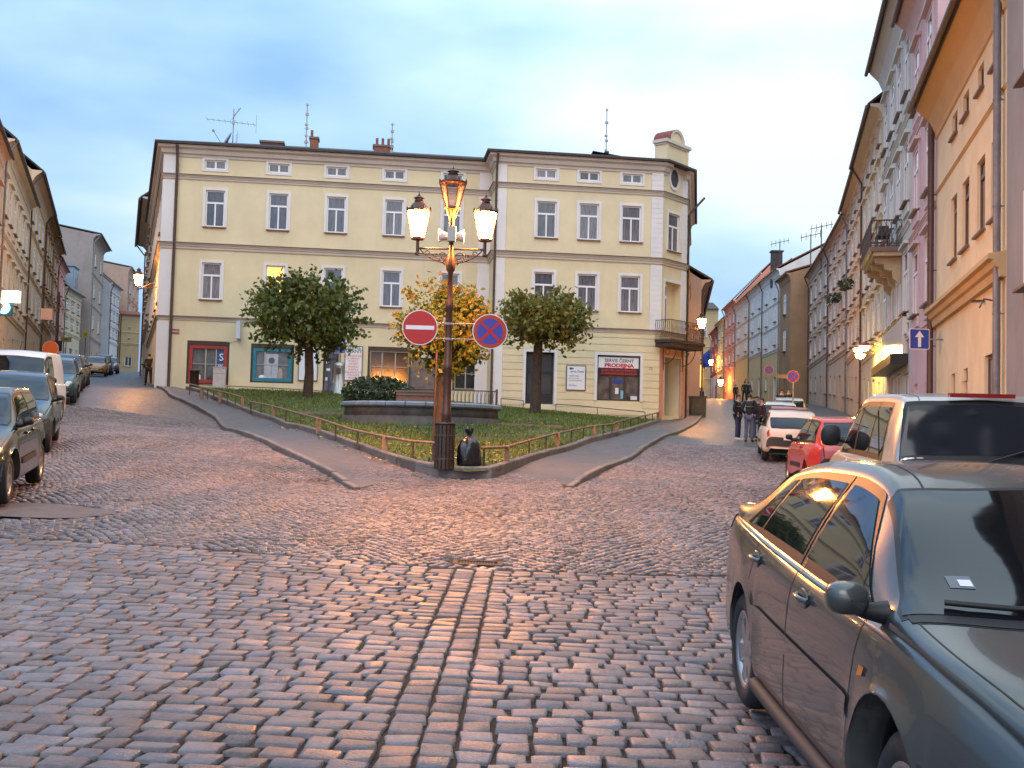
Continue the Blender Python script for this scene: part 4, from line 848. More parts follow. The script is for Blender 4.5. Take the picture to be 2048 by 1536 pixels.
# roof furniture
def chim(u, v0, v1, w_px, o, label, pots=0, mt=M_brick, cap=True):
    f_ = FA; s_, z1_ = f_.sz(u, v0, o); w = w_px * 53 / 2200 / 2; m_ = MB(); z0_ = Z_E + 0.2
    m_.box(s_ - w, s_ + w, o - 0.35, o + 0.35, z0_, z1_ - 0.1, 0, T(f_)); m_.box(s_ - w - 0.05, s_ + w + 0.05, o - 0.4, o + 0.4, z1_ - 0.1, z1_, 1 if cap else 0, T(f_))
    for i in range(pots): m_.tube([f_.P(s_ - w * 0.65 + i * w * 0.62, o, z1_), f_.P(s_ - w * 0.65 + i * w * 0.62, o, z1_ + 0.42)], 0.07, 8)
    tag(m_.build('chimney', [mt, M_sillm]), label, 'chimney')
chim(545, 285, 300, 48, -2.5, 'broad low dark chimney between the big antenna and the brick stack', mt=mat('dark_brick', (0.10, 0.06, 0.055), 0.9, var=0.3)); chim(629, 277, 300, 17, -2.0, 'narrow brick chimney stack right of the tall pole aerial', 1); chim(766, 293, 306, 40, -2.5, 'brick chimney with a row of three thin pots', 3); chim(1211, 306, 320, 5, -3.0, 'tiny black roof vent at the foot of the right-hand aerial', mt=M_black, cap=False)
def aerial(u, v0, v1, o, label, kind):
    s_, z1_ = FA.sz(u, v0, o); zb = Z_E + 0.2; m_ = MB(); P = lambda a, b, c: FA.P(s_ + a, o + b, c); m_.tube([P(0, 0, zb), P(0, 0, z1_)], 0.028, 6)
    if kind == 'yagi':
        zm = FA.sz(u, 245, o)[1]; m_.tube([P(-1.35, 0, zm + 0.1), P(1.15, 0, zm - 0.06)], 0.016, 5)
        for i in range(9): x = -1.3 + i * 0.29; m_.tube([P(x, -0.35, zm + 0.1 - i * 0.018), P(x, 0.35, zm + 0.1 - i * 0.018)], 0.008, 4)
        m_.tube([P(1.14, 0, zm - 0.5), P(1.14, 0, zm + 0.45)], 0.01, 4); m_.box(-0.06, 0.06, -0.05, 0.05, zm - 0.08, zm + 0.1, 0, P)
        for i in range(7): t = i / 6; m_.tube([P(0.0 + 0.3 * t - 0.12, -0.2, z1_ - 0.5 + 0.55 * t), P(0.05 + 0.3 * t, 0.2, z1_ - 0.5 + 0.5 * t)], 0.012, 4)
        m_.tube([P(-0.05, 0, z1_ - 0.45), P(0.35, 0, z1_ + 0.1)], 0.02, 4)
        for i in range(6): m_.tube([P(0.12, -0.1, zb + 0.2 + i * 0.16), P(0.28, 0.1, zb + 0.26 + i * 0.16)], 0.01, 4)
        m_.tube([P(0.19, 0, zb), P(0.21, 0, zb + 1.25)], 0.012, 4)
    else:
        for i, f_ in enumerate((0.98, 0.8, 0.62, 0.55, 0.42, 0.3)): z = zb + (z1_ - zb) * f_; m_.box(-0.05 - 0.02 * (i % 3), 0.05 + 0.03 * (i % 2), -0.05, 0.05, z - 0.05, z + 0.05 + 0.03 * (i % 2), 0, P); m_.tube([P(-0.12, 0, z), P(0.14, 0, z)], 0.008, 4)
    tag(m_.build('roof_aerial', M_galv), label, 'antenna')
aerial(468, 218, 290, -2.0, 'large rooftop aerial with a long horizontal boom near the left end of the roof', 'yagi'); aerial(615, 207, 300, -2.0, 'tall pole aerial left of the narrow brick stack', 'pole'); aerial(785, 247, 300, -2.0, 'thin rod aerial behind the chimney with three pots', 'rod'); aerial(1214, 217, 310, -3.0, 'slim ladder-like aerial on the right wing roof', 'pole')
def dish(u, v, o, label, r=0.5):
    s_, z_ = FA.sz(u, v, o); m_ = MB(); c_ = FA.P(s_, o, z_); ax = Vector((-0.75, -0.4, 0.5)).normalized(); e1 = ax.orthogonal().normalized(); e2 = ax.cross(e1); vs = [tuple(c_ - ax * 0.12)]; n = 18
    for k in (0.5, 1.0): vs += [tuple(c_ + (e1 * math.cos(i / n * 6.283) + e2 * math.sin(i / n * 6.283)) * r * k - ax * 0.12 * (1 - k * k)) for i in range(n)]
    m_.add(vs, [(0, 1 + i, 1 + (i + 1) % n) for i in range(n)] + [(1 + i, 1 + n + i, 1 + n + (i + 1) % n, 1 + (i + 1) % n) for i in range(n)]); m_.tube([c_ - e2 * 0.4, c_ + ax * 0.75], 0.015, 5); m_.box(c_.x + ax.x * 0.75 - 0.05, c_.x + ax.x * 0.75 + 0.05, c_.y + ax.y * 0.75 - 0.05, c_.y + ax.y * 0.75 + 0.05, c_.z + ax.z * 0.75 - 0.05, c_.z + ax.z * 0.75 + 0.05); m_.tube([c_ - ax * 0.1, (c_.x + 0.1, c_.y + 0.1, Z_E + 0.2)], 0.03, 6)
    tag(m_.build('satellite_dish', M_zinc), label, 'satellite dish')
dish(452, 280, -1.5, 'grey satellite dish on the left end of the yellow building roof')
# ------------------------------------------------------------------ the two rows of houses
def row_house(p0, p1, z_e, color, label, depth=9.0, floors=3, ncol=3, name='row_house', zg=None, win=(1.15, 1.85), fh=None, roofm=None, rise=4.0, stain=0.25,
              attic=False, bands_=True, cove=0.35, style='T', ground='door', wm=None, pipe=True, trim=None, group=None, low=None, sur=True, flush=True, over=0.45, first=4.2, extra=()):
    """terraced house: street front from p0 to p1 (outward on the right), hollow walls, real window openings, pitched roof"""
    fr = Fr(p0[0], p0[1], p1[0] - p0[0], p1[1] - p0[1]); L = math.hypot(p1[0] - p0[0], p1[1] - p0[1])
    g = min(G(*p0), G(*p1)) if zg is None else zg; zb = g - 1.5
    root = empty(name, fr.P(L / 2, -depth / 2, g), label, 'building', group or 'terraced houses along the two streets')
    cname = 'house_%02d' % len(_houses); _houses.append(root); cm = plaster(cname, color, stain, 0.10)
    tm = plaster(cname + '_trim', trim if trim else tuple(min(0.75, c * 1.12 + 0.02) for c in color), stain)
    ztop = z_e - (0.75 if not attic else 1.9); z1 = g + first; fh = fh or (ztop - z1) / max(1, floors - 1)
    if low: cl = plaster(cname + '_lower', low, stain)
    ops = []; W = []
    for f in range(floors - 1):
        for c in range(ncol):
            s = L * (c + 0.5) / ncol; h = win[1] if fh > win[1] + 0.9 else max(0.8, fh - 0.95); z = z1 + f * fh + (fh - h) * 0.42
            ops.append((s - win[0] / 2, s + win[0] / 2, z, z + h)); W.append((s, z, win[0], h, style))
    if attic:
        for c in range(ncol): s = L * (c + 0.5) / ncol; z = z_e - 1.55; ops.append((s - 0.35, s + 0.35, z, z + 0.85)); W.append((s, z, 0.7, 0.85, 'P'))
    G_ = []
    for c in range(ncol):
        s = L * (c + 0.5) / ncol; gg = G(fr.P(s, 0, 0).x, fr.P(s, 0, 0).y)
        if ground == 'door' and c == ncol // 2: o = (s - 0.6, s + 0.6, gg - 0.1, gg + 2.35, 0.3); G_.append(('door', o))
        elif ground == 'shop': o = (s - 0.9, s + 0.9, gg + 0.7, gg + 2.7, 0.22); G_.append(('shop', o))
        else: o = (s - 0.45, s + 0.45, gg + 1.0, gg + 2.3, 0.2); G_.append(('win', o))
        ops.append(o)
    for x in extra: ops.append(tuple(x[:4])); W.append(((x[0] + x[1]) / 2, x[2], x[1] - x[0], x[3] - x[2], x[4]))
    ops = [o for o in ops if o[0] > 0.05 and o[1] < L - 0.05]
    w_ = MB(); wall_panel(w_, fr, 0, L, zb, z_e, ops)
    b0, b1 = fr.P(0, -depth, 0), fr.P(L, -depth, 0)
    for a, b in (((fr.P(L, 0, 0)), b1), (b1, b0), (b0, fr.P(0, 0, 0))):
        f_ = Fr(a.x, a.y, b.x - a.x, b.y - a.y); l_ = (Vector((b.x, b.y, 0)) - Vector((a.x, a.y, 0))).length; wall_panel(w_, f_, 0, l_, zb, z_e, [])
    w_.add([fr.P(0, 0, z_e), fr.P(0, -depth, z_e), fr.P(0, -depth / 2, z_e + rise - 0.15)], [(0, 1, 2)]); w_.add([fr.P(L, 0, z_e), fr.P(L, -depth, z_e), fr.P(L, -depth / 2, z_e + rise - 0.15)], [(0, 2, 1)])
    w_.build('wall', cm, root)
    r_ = MB(); q = 0.13; sl = rise / (depth / 2); e = over; oo = 0.0
    for sgn, o0 in ((1, e), (-1, -depth - e)):
        oc = -depth / 2; z0 = z_e - e * sl * 0.25 + 0.03
        vs = [fr.P(oo, o0, z0), fr.P(L - oo, o0, z0), fr.P(L - oo, oc, z_e + rise), fr.P(oo, oc, z_e + rise)]; r_.add(vs + [v + Vector((0, 0, q)) for v in vs], [(0, 3, 2, 1), (4, 5, 6, 7), (0, 1, 5, 4), (1, 2, 6, 5), (2, 3, 7, 6), (3, 0, 4, 7)] if sgn == 1 else [(0, 1, 2, 3), (7, 6, 5, 4), (4, 5, 1, 0), (5, 6, 2, 1), (6, 7, 3, 2), (7, 4, 0, 3)])
    rt = r_.build('roof', roofm or M_roof, root)
    gt = MB(); gt.tube([fr.P(0.02, e + 0.02, z_e - e * sl * 0.25 + 0.02), fr.P(L - 0.02, e + 0.02, z_e - e * sl * 0.25 + 0.02)], 0.08, 8); gt.build('gutter', M_pipe, rt)
    T_ = lambda a, b, c: fr.P(a, b, c)
    cv = MB(); sweep(cv, [tuple(fr.P(0.01, 0, 0)[:2]), tuple(fr.P(L - 0.01, 0, 0)[:2])], [(0.0, z_e - cove - 0.28), (0.05, z_e - cove - 0.26), (0.07, z_e - cove - 0.12), (e * 0.35, z_e - cove * 0.6), (e * 0.8, z_e - 0.12), (e * 0.85, z_e - 0.02), (0.0, z_e)])
    cv.build('eaves_cove', tm, root)
    if bands_:
        for f in range(floors - 1):
            cv = MB(); sweep(cv, [tuple(fr.P(0.01, 0, 0)[:2]), tuple(fr.P(L - 0.01, 0, 0)[:2])], corn(z1 + f * fh - 0.05, 0.16 if f == 0 else 0.11, 0.30 if f == 0 else 0.18)); cv.build('cornice', tm, root)
    if low: lw = MB(); segs = []; bands2(lw, fr, 0.01, L - 0.01, zb, z1 - 0.4, [o[:4] for o in ops]); lw.build('lower_wall', cl, root)
    if sur:
        sm_ = []
        for s, z, w, h, st in W:
            if s - w / 2 < 0.06 or s + w / 2 > L - 0.06: continue
            m_ = MB(); surround(m_, fr, s - w / 2, s + w / 2, z, z + h, 0.15, 0.05, bottom=False); m_.box(s - w / 2 - 0.24, s + w / 2 + 0.24, 0.004, 0.20, z + h + 0.16, z + h + 0.26, 0, T_); m_.box(s - w / 2 - 0.15, s + w / 2 + 0.15, 0.004, 0.07, z - 0.42, z - 0.09, 0, T_); m_.build('window_surround', tm, root)
    for s, z, w, h, st in W:
        if s - w / 2 < 0.06 or s + w / 2 > L - 0.06: continue
        window(fr, s, z, w, h, root, st, fm=wm, out=0.095 if flush else 0.0)
    for kind, o in G_:
        if o not in ops: continue
        if kind == 'door':
            m_ = MB(); m_.box(o[0], o[1], -0.3, -0.24, o[2], o[3], 0, T_); m_.box(o[0] + 0.1, (o[0] + o[1]) / 2 - 0.04, -0.24, -0.22, o[2] + 0.3, o[3] - 0.7, 0, T_); m_.box((o[0] + o[1]) / 2 + 0.04, o[1] - 0.1, -0.24, -0.22, o[2] + 0.3, o[3] - 0.7, 0, T_); m_.box(o[0] + 0.1, o[1] - 0.1, -0.24, -0.22, o[3] - 0.6, o[3] - 0.08, 1, T_); m_.build('door', [M_darkwood, M_glass], root)
        else: window(fr, (o[0] + o[1]) / 2, o[2], o[1] - o[0], o[3] - o[2], root, 'H' if kind == 'shop' else 'P')
    if pipe: downpipe(fr, 0.18, g - 0.2, z_e - 0.1, root, 0.055, 0.13, mt=M_pipe if len(_houses) % 3 else M_zinc, kick=over * 0.8)
    return root, fr, L, g
_houses = []
def bands2(mb, fr, s0, s1, z0, z1, holes):
    """thin painted coat over the ground floor, leaving the openings free"""
    S = sorted({s0, s1, *[h[0] - 0.002 for h in holes], *[h[1] + 0.002 for h in holes]}); Z = sorted({z0, z1, *[min(z1, h[2]) for h in holes], *[min(z1, h[3]) for h in holes]})
    for a, b in zip(S, S[1:]):
        for c, d in zip(Z, Z[1:]):
            if b - a < 0.01 or d - c < 0.01 or any(h[0] - 0.003 <= a and h[1] + 0.003 >= b and h[2] <= c + 1e-6 and h[3] >= d - 1e-6 for h in holes): continue
            mb.add([fr.P(a, 0.006, c), fr.P(b, 0.006, c), fr.P(b, 0.006, d), fr.P(a, 0.006, d)], [(0, 1, 2, 3)])
def XR(Y): return 4.6 + 0.24 * Y
def XL(Y): return -6.3 - 0.36 * Y
def RH(Ya, Yb, *a, xa=None, xb=None, **k): return row_house((xb if xb is not None else XR(Yb), Yb), (xa if xa is not None else XR(Ya), Ya), *a, **k)
def LH(Ya, Yb, *a, xa=None, xb=None, **k): return row_house((xa if xa is not None else XL(Ya), Ya), (xb if xb is not None else XL(Yb), Yb), *a, **k)
RED = M_tile
# right-hand street, near to far
h0, f0, L0_, g0_ = RH(-8, 21.9, 12.4, (0.29, 0.285, 0.27), 'grey-beige house front at the right edge, nearest on the right-hand street', floors=3, ncol=7, pipe=False, sur=False, bands_=False)
_q = lambda Y: (31.6 - Y) * 1.0284
EX = [(_q(a), _q(b), 6.65, 8.35, 'D') for a, b in ((28.9, 28.0), (27.2, 26.2), (25.2, 24.2), (23.5, 22.6))] + [(_q(a), _q(b), 9.93, 10.52, 'H') for a, b in ((28.8, 28.0), (27.1, 26.3), (25.1, 24.4), (23.4, 22.6))] + [(_q(28.8), _q(28.2), 2.2, 3.7, 'P'), (_q(26.9), _q(26.3), 2.2, 3.7, 'P'), (_q(24.2), _q(23.0), 1.9, 3.8, 'H')]
M_brownf = mat('brown_window_paint', (0.10, 0.07, 0.05), 0.45)
hA, fA, LA_, gA = RH(21.9, 31.6, 11.75, (0.68, 0.57, 0.37), 'cream orange house with plain recessed windows and a broad tan eaves cove', floors=1, ncol=1, bands_=False, sur=False, ground='none', cove=0.75, over=0.75, pipe=False, first=4.0, trim=(0.52, 0.38, 0.20), stain=0.08, zg=1.15, extra=EX, wm=M_brownf, flush=False)
m_ = MB(); Lq = LA_; sweep(m_, [tuple(fA.P(0.02, 0, 0)[:2]), tuple(fA.P(Lq - 0.02, 0, 0)[:2])], corn(5.72, 0.34, 0.5)); m_.build('cornice', MATS['plaster_house_01_trim'], hA); m_ = MB(); sweep(m_, [tuple(fA.P(0.02, 0, 0)[:2]), tuple(fA.P(Lq - 0.02, 0, 0)[:2])], corn(9.15, 0.06, 0.08)); m_.build('cornice', MATS['plaster_house_01_trim'], hA)
m_ = MB(); m_.box(Lq - 2.4, Lq - 2.25, 0.02, 0.3, 5.0, 5.04, 0, lambda a, b, c: fA.P(a, b, c)); m_.tube([fA.P(Lq - 1.0, 0.0, 4.85), fA.P(Lq - 1.0, 0.25, 4.9), fA.P(Lq - 0.9, 0.35, 4.7)], 0.02, 5); m_.build('wall_hook', M_pipe, hA)
downpipe(fA, 0.05, 1.0, 12.2, hA, 0.09, 0.16, kick=0.4); downpipe(fA, Lq - 0.25, 0.8, 12.0, hA, 0.075, 0.14, mt=M_zinc, kick=0.5)
hB, fB_, LB_, gB = RH(31.6, 37.6, 16.6, (0.60, 0.42, 0.43), 'pink house with tall ornamented windows between the cream orange house and the pale green one', floors=4, ncol=2, attic=False, win=(1.3, 2.1), over=0.65, trim=(0.58, 0.46, 0.46), pipe=False, cove=0.6)
hC, fC_, LC_, gC = RH(37.6, 47.6, 18.3, (0.50, 0.52, 0.47), 'tall pale green grey house with an ornate balcony and a long white sign panel', floors=4, ncol=4, win=(1.35, 2.2), over=0.75, trim=(0.56, 0.57, 0.53), cove=0.8, ground='shop', pipe=False)
hD, fD_, LD_, gD = RH(47.6, 58.5, 16.9, (0.56, 0.48, 0.36), 'cream house with closely set tall windows beside the glowing yellow wall lamps', floors=4, ncol=4, win=(1.2, 2.0), over=0.7, attic=True)
hE, fE_, LE_, gE = RH(58.5, 70, 16.9, (0.55, 0.44, 0.33), 'tan cream house beyond the balcony with dark window openings', floors=4, ncol=4, win=(1.15, 2.0), over=0.6, attic=True, xb=21.35)
RH(70, 82, 16.7, (0.58, 0.41, 0.30), 'apricot house with flower boxes and thin cornices on the right-hand street', floors=4, ncol=4, win=(1.15, 1.8), over=0.5, xa=21.35, xb=23.6, attic=True)
RH(82, 97, 16.8, (0.46, 0.35, 0.27), 'worn brownish house with peeling patches on its plaster', floors=4, ncol=4, win=(1.15, 1.8), xa=23.6, xb=26.2, stain=0.6, roofm=RED)
RH(98, 103.6, 17.3, (0.30, 0.19, 0.11), 'bare ochre brown gable wall beside the white house', floors=3, ncol=1, xa=24.75, xb=25.15, stain=0.7, roofm=RED, sur=False, bands_=False, rise=1.4, depth=8)
RH(103.7, 113, 18.6, (0.60, 0.60, 0.58), 'white house with a dark red roof and a yellow street floor', floors=4, ncol=2, win=(1.05, 1.8), xa=25.2, xb=25.7, low=(0.52, 0.40, 0.22), roofm=RED, rise=2.6, stain=0.1, sur=False, style='P', first=5.2)
RH(113, 122, 18.6, (0.58, 0.56, 0.52), 'off-white house between two thick grey downpipes', floors=4, ncol=2, win=(1.05, 1.8), xa=25.75, xb=26.3, low=(0.50, 0.38, 0.22), roofm=RED, rise=2.6, stain=0.1, sur=False, style='P', first=5.2)
RH(122, 133, 18.6, (0.62, 0.48, 0.38), 'pale peach house left of the white houses', floors=4, ncol=2, win=(1.05, 1.8), xa=26.3, xb=27.0, roofm=RED, stain=0.1, sur=False, style='P', low=(0.62, 0.40, 0.16), first=5.2)
RH(133, 143, 19.4, (0.58, 0.25, 0.17), 'bright orange red house with a stepped gable at the far end of the right-hand street', floors=4, ncol=3, win=(1.1, 1.8), xa=27.0, xb=27.6, roofm=RED, stain=0.1, rise=5)
RH(143, 151, 18.2, (0.52, 0.42, 0.22), 'mustard yellow house near the far end of the right-hand street', floors=4, ncol=2, xa=27.6, xb=28.2, roofm=RED)
RH(151, 160, 17.8, (0.30, 0.08, 0.08), 'dark red house near the far end of the right-hand street', floors=4, ncol=2, xa=28.2, xb=29.0, roofm=RED, low=(0.45, 0.38, 0.35))
row_house((22.0, 166), (31.0, 166), 22.2, (0.42, 0.34, 0.20), 'olive beige house closing the view at the end of the right-hand street', floors=3, ncol=2, ground='none', win=(1.0, 1.7), rise=1.5, pipe=False, sur=False)
row_house((11.9, 69.6), (15.2, 92), 12.2, (0.38, 0.30, 0.26), 'low house with a dark roof behind the corner building on the right-hand street', floors=2, ncol=4, over=0.7, rise=3)
row_house((15.3, 92), (21, 150), 14.5, (0.45, 0.36, 0.28), 'long dim house on the inner side of the right-hand street', floors=3, ncol=9)
# left-hand street, near to far (outer side)
LH(22, 40, 14.2, (0.52, 0.42, 0.30), 'beige house outside the left edge behind the parked cars', floors=3, ncol=5)
LH(40, 56, 15.6, (0.55, 0.38, 0.28), 'peach house outside the left edge behind the parked cars', floors=3, ncol=5)
hLa, fLa, LLa, gLa = LH(56, 73, 16.6, (0.62, 0.50, 0.38), 'cream house at the left edge behind the lit white shop sign', floors=3, ncol=6, win=(1.2, 2.0), stain=0.1, over=0.6)
LH(73, 88, 19.0, (0.60, 0.42, 0.28), 'tall peach house second from the left edge', floors=4, ncol=4, win=(1.15, 1.8), over=0.8, cove=0.7, sur=False, stain=0.1)
LH(88, 99, 19.2, (0.32, 0.19, 0.10), 'dark brown house with a dark downpipe on the left-hand street', floors=4, ncol=4, over=0.7, win=(1.1, 1.8), stain=0.4)
LH(99, 108, 19.0, (0.38, 0.22, 0.12), 'narrow ochre brown house on the left-hand street', floors=4, ncol=3, over=0.7, stain=0.3)
LH(108, 118, 18.6, (0.50, 0.26, 0.24), 'dusky pink house on the left-hand street', floors=3, ncol=3, xb=-48.5)
hG, fG, LG, gG = LH(118, 127, 17.0, (0.47, 0.43, 0.35), 'pale green cream house with a blue glazed dormer', floors=3, ncol=3, xa=-48.5, xb=-50.2, roofm=mat('slate_blue_roof', (0.10, 0.12, 0.16), 0.5, var=0.3))
m_ = MB(); T_ = lambda a, b, c: fG.P(a, b, c); m_.box(2.5, 5.5, -2.5, 0.3, 16.9, 19.6, 0, T_); m_.box(2.7, 4.0, 0.301, 0.33, 17.3, 19.2, 1, T_); m_.box(4.1, 5.3, 0.301, 0.33, 17.3, 19.2, 1, T_); m_.box(2.3, 5.7, -2.7, 0.5, 19.6, 19.75, 0, T_); m_.build('dormer', [mat('dormer_blue', (0.25, 0.32, 0.40), 0.5), M_glass], hG)
LH(128, 140, 24.6, (0.30, 0.26, 0.25), 'tall grey house showing a blank gable above the lower roofs', floors=4, ncol=2, xa=-49.5, xb=-52.7, rise=1.4, depth=16, stain=0.5, over=0.9, win=(0.9, 1.5), sur=False)
LH(140.2, 147, 20.5, (0.46, 0.48, 0.55), 'bluish white house beside the yellow gable', floors=4, ncol=3, xa=-51.8, xb=-53.0, stain=0.1)
row_house((-53.0, 147.5), (-50.6, 148.5), 17.2, (0.42, 0.32, 0.20), 'ochre yellow wall under a red shed roof at the bend of the left-hand street', floors=3, ncol=1, depth=4, sur=False, ground='none', win=(0.1, 0.1), rise=0.6, roofm=RED)
LH(150, 165, 24.0, (0.42, 0.29, 0.24), 'large pinkish brown house with a worn gable at the bend of the left-hand street', floors=4, ncol=3, xa=-53.0, xb=-56.6, rise=1.2, depth=14, stain=0.6)
row_house((-57.0, 168), (-48.0, 170), 22.5, (0.44, 0.29, 0.20), 'brown orange house closing the far end of the left-hand street', floors=4, ncol=4, ground='shop')
_sx = lambda Y: sw[0] + k_l * (Y - sw[1])
row_house((_sx(92), 92), (_sx(sw[1] + 0.1), sw[1] + 0.1), 17.3, (0.42, 0.36, 0.30), 'house behind the yellow corner building on the left-hand street', floors=4, ncol=5, over=0.9, zg=5)
row_house((_sx(92) - 18 * 0.27, 120), (_sx(92.1), 92.1), 18.0, (0.40, 0.30, 0.22), 'house farther up the inner side of the left-hand street', floors=4, ncol=6, zg=6)

# balcony on the pale green house
bq = MB(); T_ = lambda a, b, c: fC_.P(a, b, c); sA, sB = 3.1, 7.7; zb_ = 9.0
bq.box(sA, sB, 0.01, 1.15, zb_, zb_ + 0.16, 0, T_); bq.box(sA + 0.08, sB - 0.08, 0.01, 1.02, zb_ - 0.16, zb_ - 0.002, 1, T_)
bo = bq.build('balcony', [M_sillm, mat('balcony_stone', (0.42, 0.33, 0.20), 0.8, var=0.2)], hC)
for s in (sA + 0.5, (sA + sB) / 2, sB - 0.7):
    c_ = MB(); prof = [(0.01, zb_ - 0.17), (0.95, zb_ - 0.17), (0.9, zb_ - 0.38), (0.62, zb_ - 0.42), (0.58, zb_ - 0.62), (0.32, zb_ - 0.66), (0.28, zb_ - 0.95), (0.01, zb_ - 1.15)]
    c_.add([fC_.P(s, o, z) for o, z in prof] + [fC_.P(s + 0.28, o, z) for o, z in prof], [tuple(range(8)), tuple(range(8, 16))[::-1]] + [(i, 8 + i, 8 + (i + 1) % 8, (i + 1) % 8) for i in range(8)]); c_.build('console', MATS['balcony_stone'], bo)
c_ = MB(); scroll_panel(c_, fC_, sA, sB, 1.1, zb_ + 0.17, zb_ + 1.15, 0.16, 0.016)
for s in (sA, sB): sd = Fr(fC_.P(s, 0, 0).x, fC_.P(s, 0, 0).y, fC_.n[0], fC_.n[1]); scroll_panel(c_, sd, 0.03, 1.1, 0, zb_ + 0.17, zb_ + 1.15, 0.16, 0.016)
c_.build('railing', M_pipe, bo)
tb = MB(); p_ = fC_.P(sA + 1.2, 0.6, zb_ + 0.16); tb.lathe([(0.16, 0), (0.24, 0.35), (0.25, 0.38)], 12, c=p_)
tag(tb.build('flower_pot', mat('clay_pot', (0.25, 0.11, 0.06), 0.8)), 'dark flower pot on the ornate balcony of the pale green house', 'flower pot')
tb = MB(); p_ = fC_.P(sA + 3.4, 0.55, 0); TT = lambda a, b, c: fC_.P(a + sA + 3.0, b + 0.35, c + zb_ + 0.16); tb.box(0, 0.8, 0, 0.5, 0.55, 0.6, 0, TT)
for a in (0.02, 0.74): tb.box(a, a + 0.04, 0.02, 0.06, 0, 0.55, 0, TT); tb.box(a, a + 0.04, 0.44, 0.48, 0, 0.55, 0, TT)
tb.box(0.1, 0.7, 0.05, 0.4, 0.6, 0.95, 0, TT); tag(tb.build('balcony_table', M_black), 'black box-topped table on the ornate balcony', 'table')
# sign panel and warm wall lamps
q = MB(); s0_, s1_ = 2.0, 9.7; q.box(s0_, s1_, 0.02, 0.2, 5.05, 6.35, 0, T_); q.box(s0_ - 0.03, s1_ + 0.03, 0.0, 0.22, 6.352, 6.42, 1, T_); q.box(s0_ - 0.03, s1_ + 0.03, 0.0, 0.6, 4.7, 5.04, 1, T_)
so = tag(q.build('shop_sign_panel', [mat('glossy_white_panel', (0.62, 0.58, 0.55), 0.12, spec=0.7), M_black]), 'long glossy white sign panel above the shop of the pale green house', 'sign')
def wall_lamp(fr, s, o, z, label, mt, group, w=0.0, hood=True):
    p = fr.P(s, 0, z); r = empty('wall_lamp', p, label, 'lamp', group); m_ = MB(); m_.tube([fr.P(s, 0.01, z + 0.25), fr.P(s, o * 0.6, z + 0.45), fr.P(s, o, z + 0.35)], 0.025, 6); m_.lathe([(0.08, 0), (0.08, 0.02)], 10, c=fr.P(s, 0.02, z + 0.25)); m_.build('arm', M_iron, r)
    m_ = MB(); c_ = fr.P(s, o, z); m_.lathe([(0.03, 0.36), (0.10, 0.32), (0.26, 0.2), (0.27, 0.17)], 14, c=c_); m_.build('shade', mat('red_enamel', (0.35, 0.04, 0.03), 0.4), r)
    m_ = MB(); m_.lathe([(0.001, -0.02), (0.12, 0.0), (0.19, 0.09), (0.17, 0.19), (0.05, 0.3)], 14, c=c_); m_.build('globe', mt, r)
wall_lamp(fD_, 8.4, 0.7, 5.85, 'glowing yellow lamp on the cream house, left of the white sign panel', M_lamp_yel, 'warm lamps over the shops')
wall_lamp(fD_, 10.3, 0.9, 5.95, 'red hooded glowing lamp on the cream house right beside the white sign panel', M_lamp_yel, 'warm lamps over the shops')
wall_lamp(fC_, 1.0, 0.8, 5.9, 'glowing lamp at the far lower end of the white sign panel', M_lamp_yel, 'warm lamps over the shops')

def far_aerial(u, v0, v1, Y, label):
    a, b = at(u, v0, Y), at(u, v1, Y); m_ = MB(); b = Vector((a.x, a.y, b.z - 1.5)); m_.tube([b, a], 0.05, 5); m_.tube([a + Vector((-0.9, 0, -0.35)), a + Vector((0.9, 0, 0.1))], 0.03, 4)
    for i in range(5): q = a + Vector((-0.8 + 0.4 * i, 0, -0.33 + 0.1 * i)); m_.tube([q - Vector((0, 0, 0.3)), q + Vector((0, 0, 0.3))], 0.02, 4)
    tag(m_.build('roof_aerial', M_pipe), label, 'antenna')
far_aerial(1560, 482, 520, 106, 'small aerial over the red roofs of the white houses'); far_aerial(1622, 468, 505, 92, 'slanting aerial over the worn brownish house'); far_aerial(1643, 450, 500, 86, 'tall thin aerial where the apricot house meets the brownish one')
c_ = MB(); q = at(1553, 515, 108); c_.box(q.x - 0.5, q.x + 0.5, q.y - 0.4, q.y + 0.4, q.z - 3, q.z + 0.5); c_.box(q.x - 0.6, q.x + 0.6, q.y - 0.5, q.y + 0.5, q.z + 0.5, q.z + 0.65); tag(c_.build('chimney', M_roof), 'dark chimney on the red roof of the white houses', 'chimney')
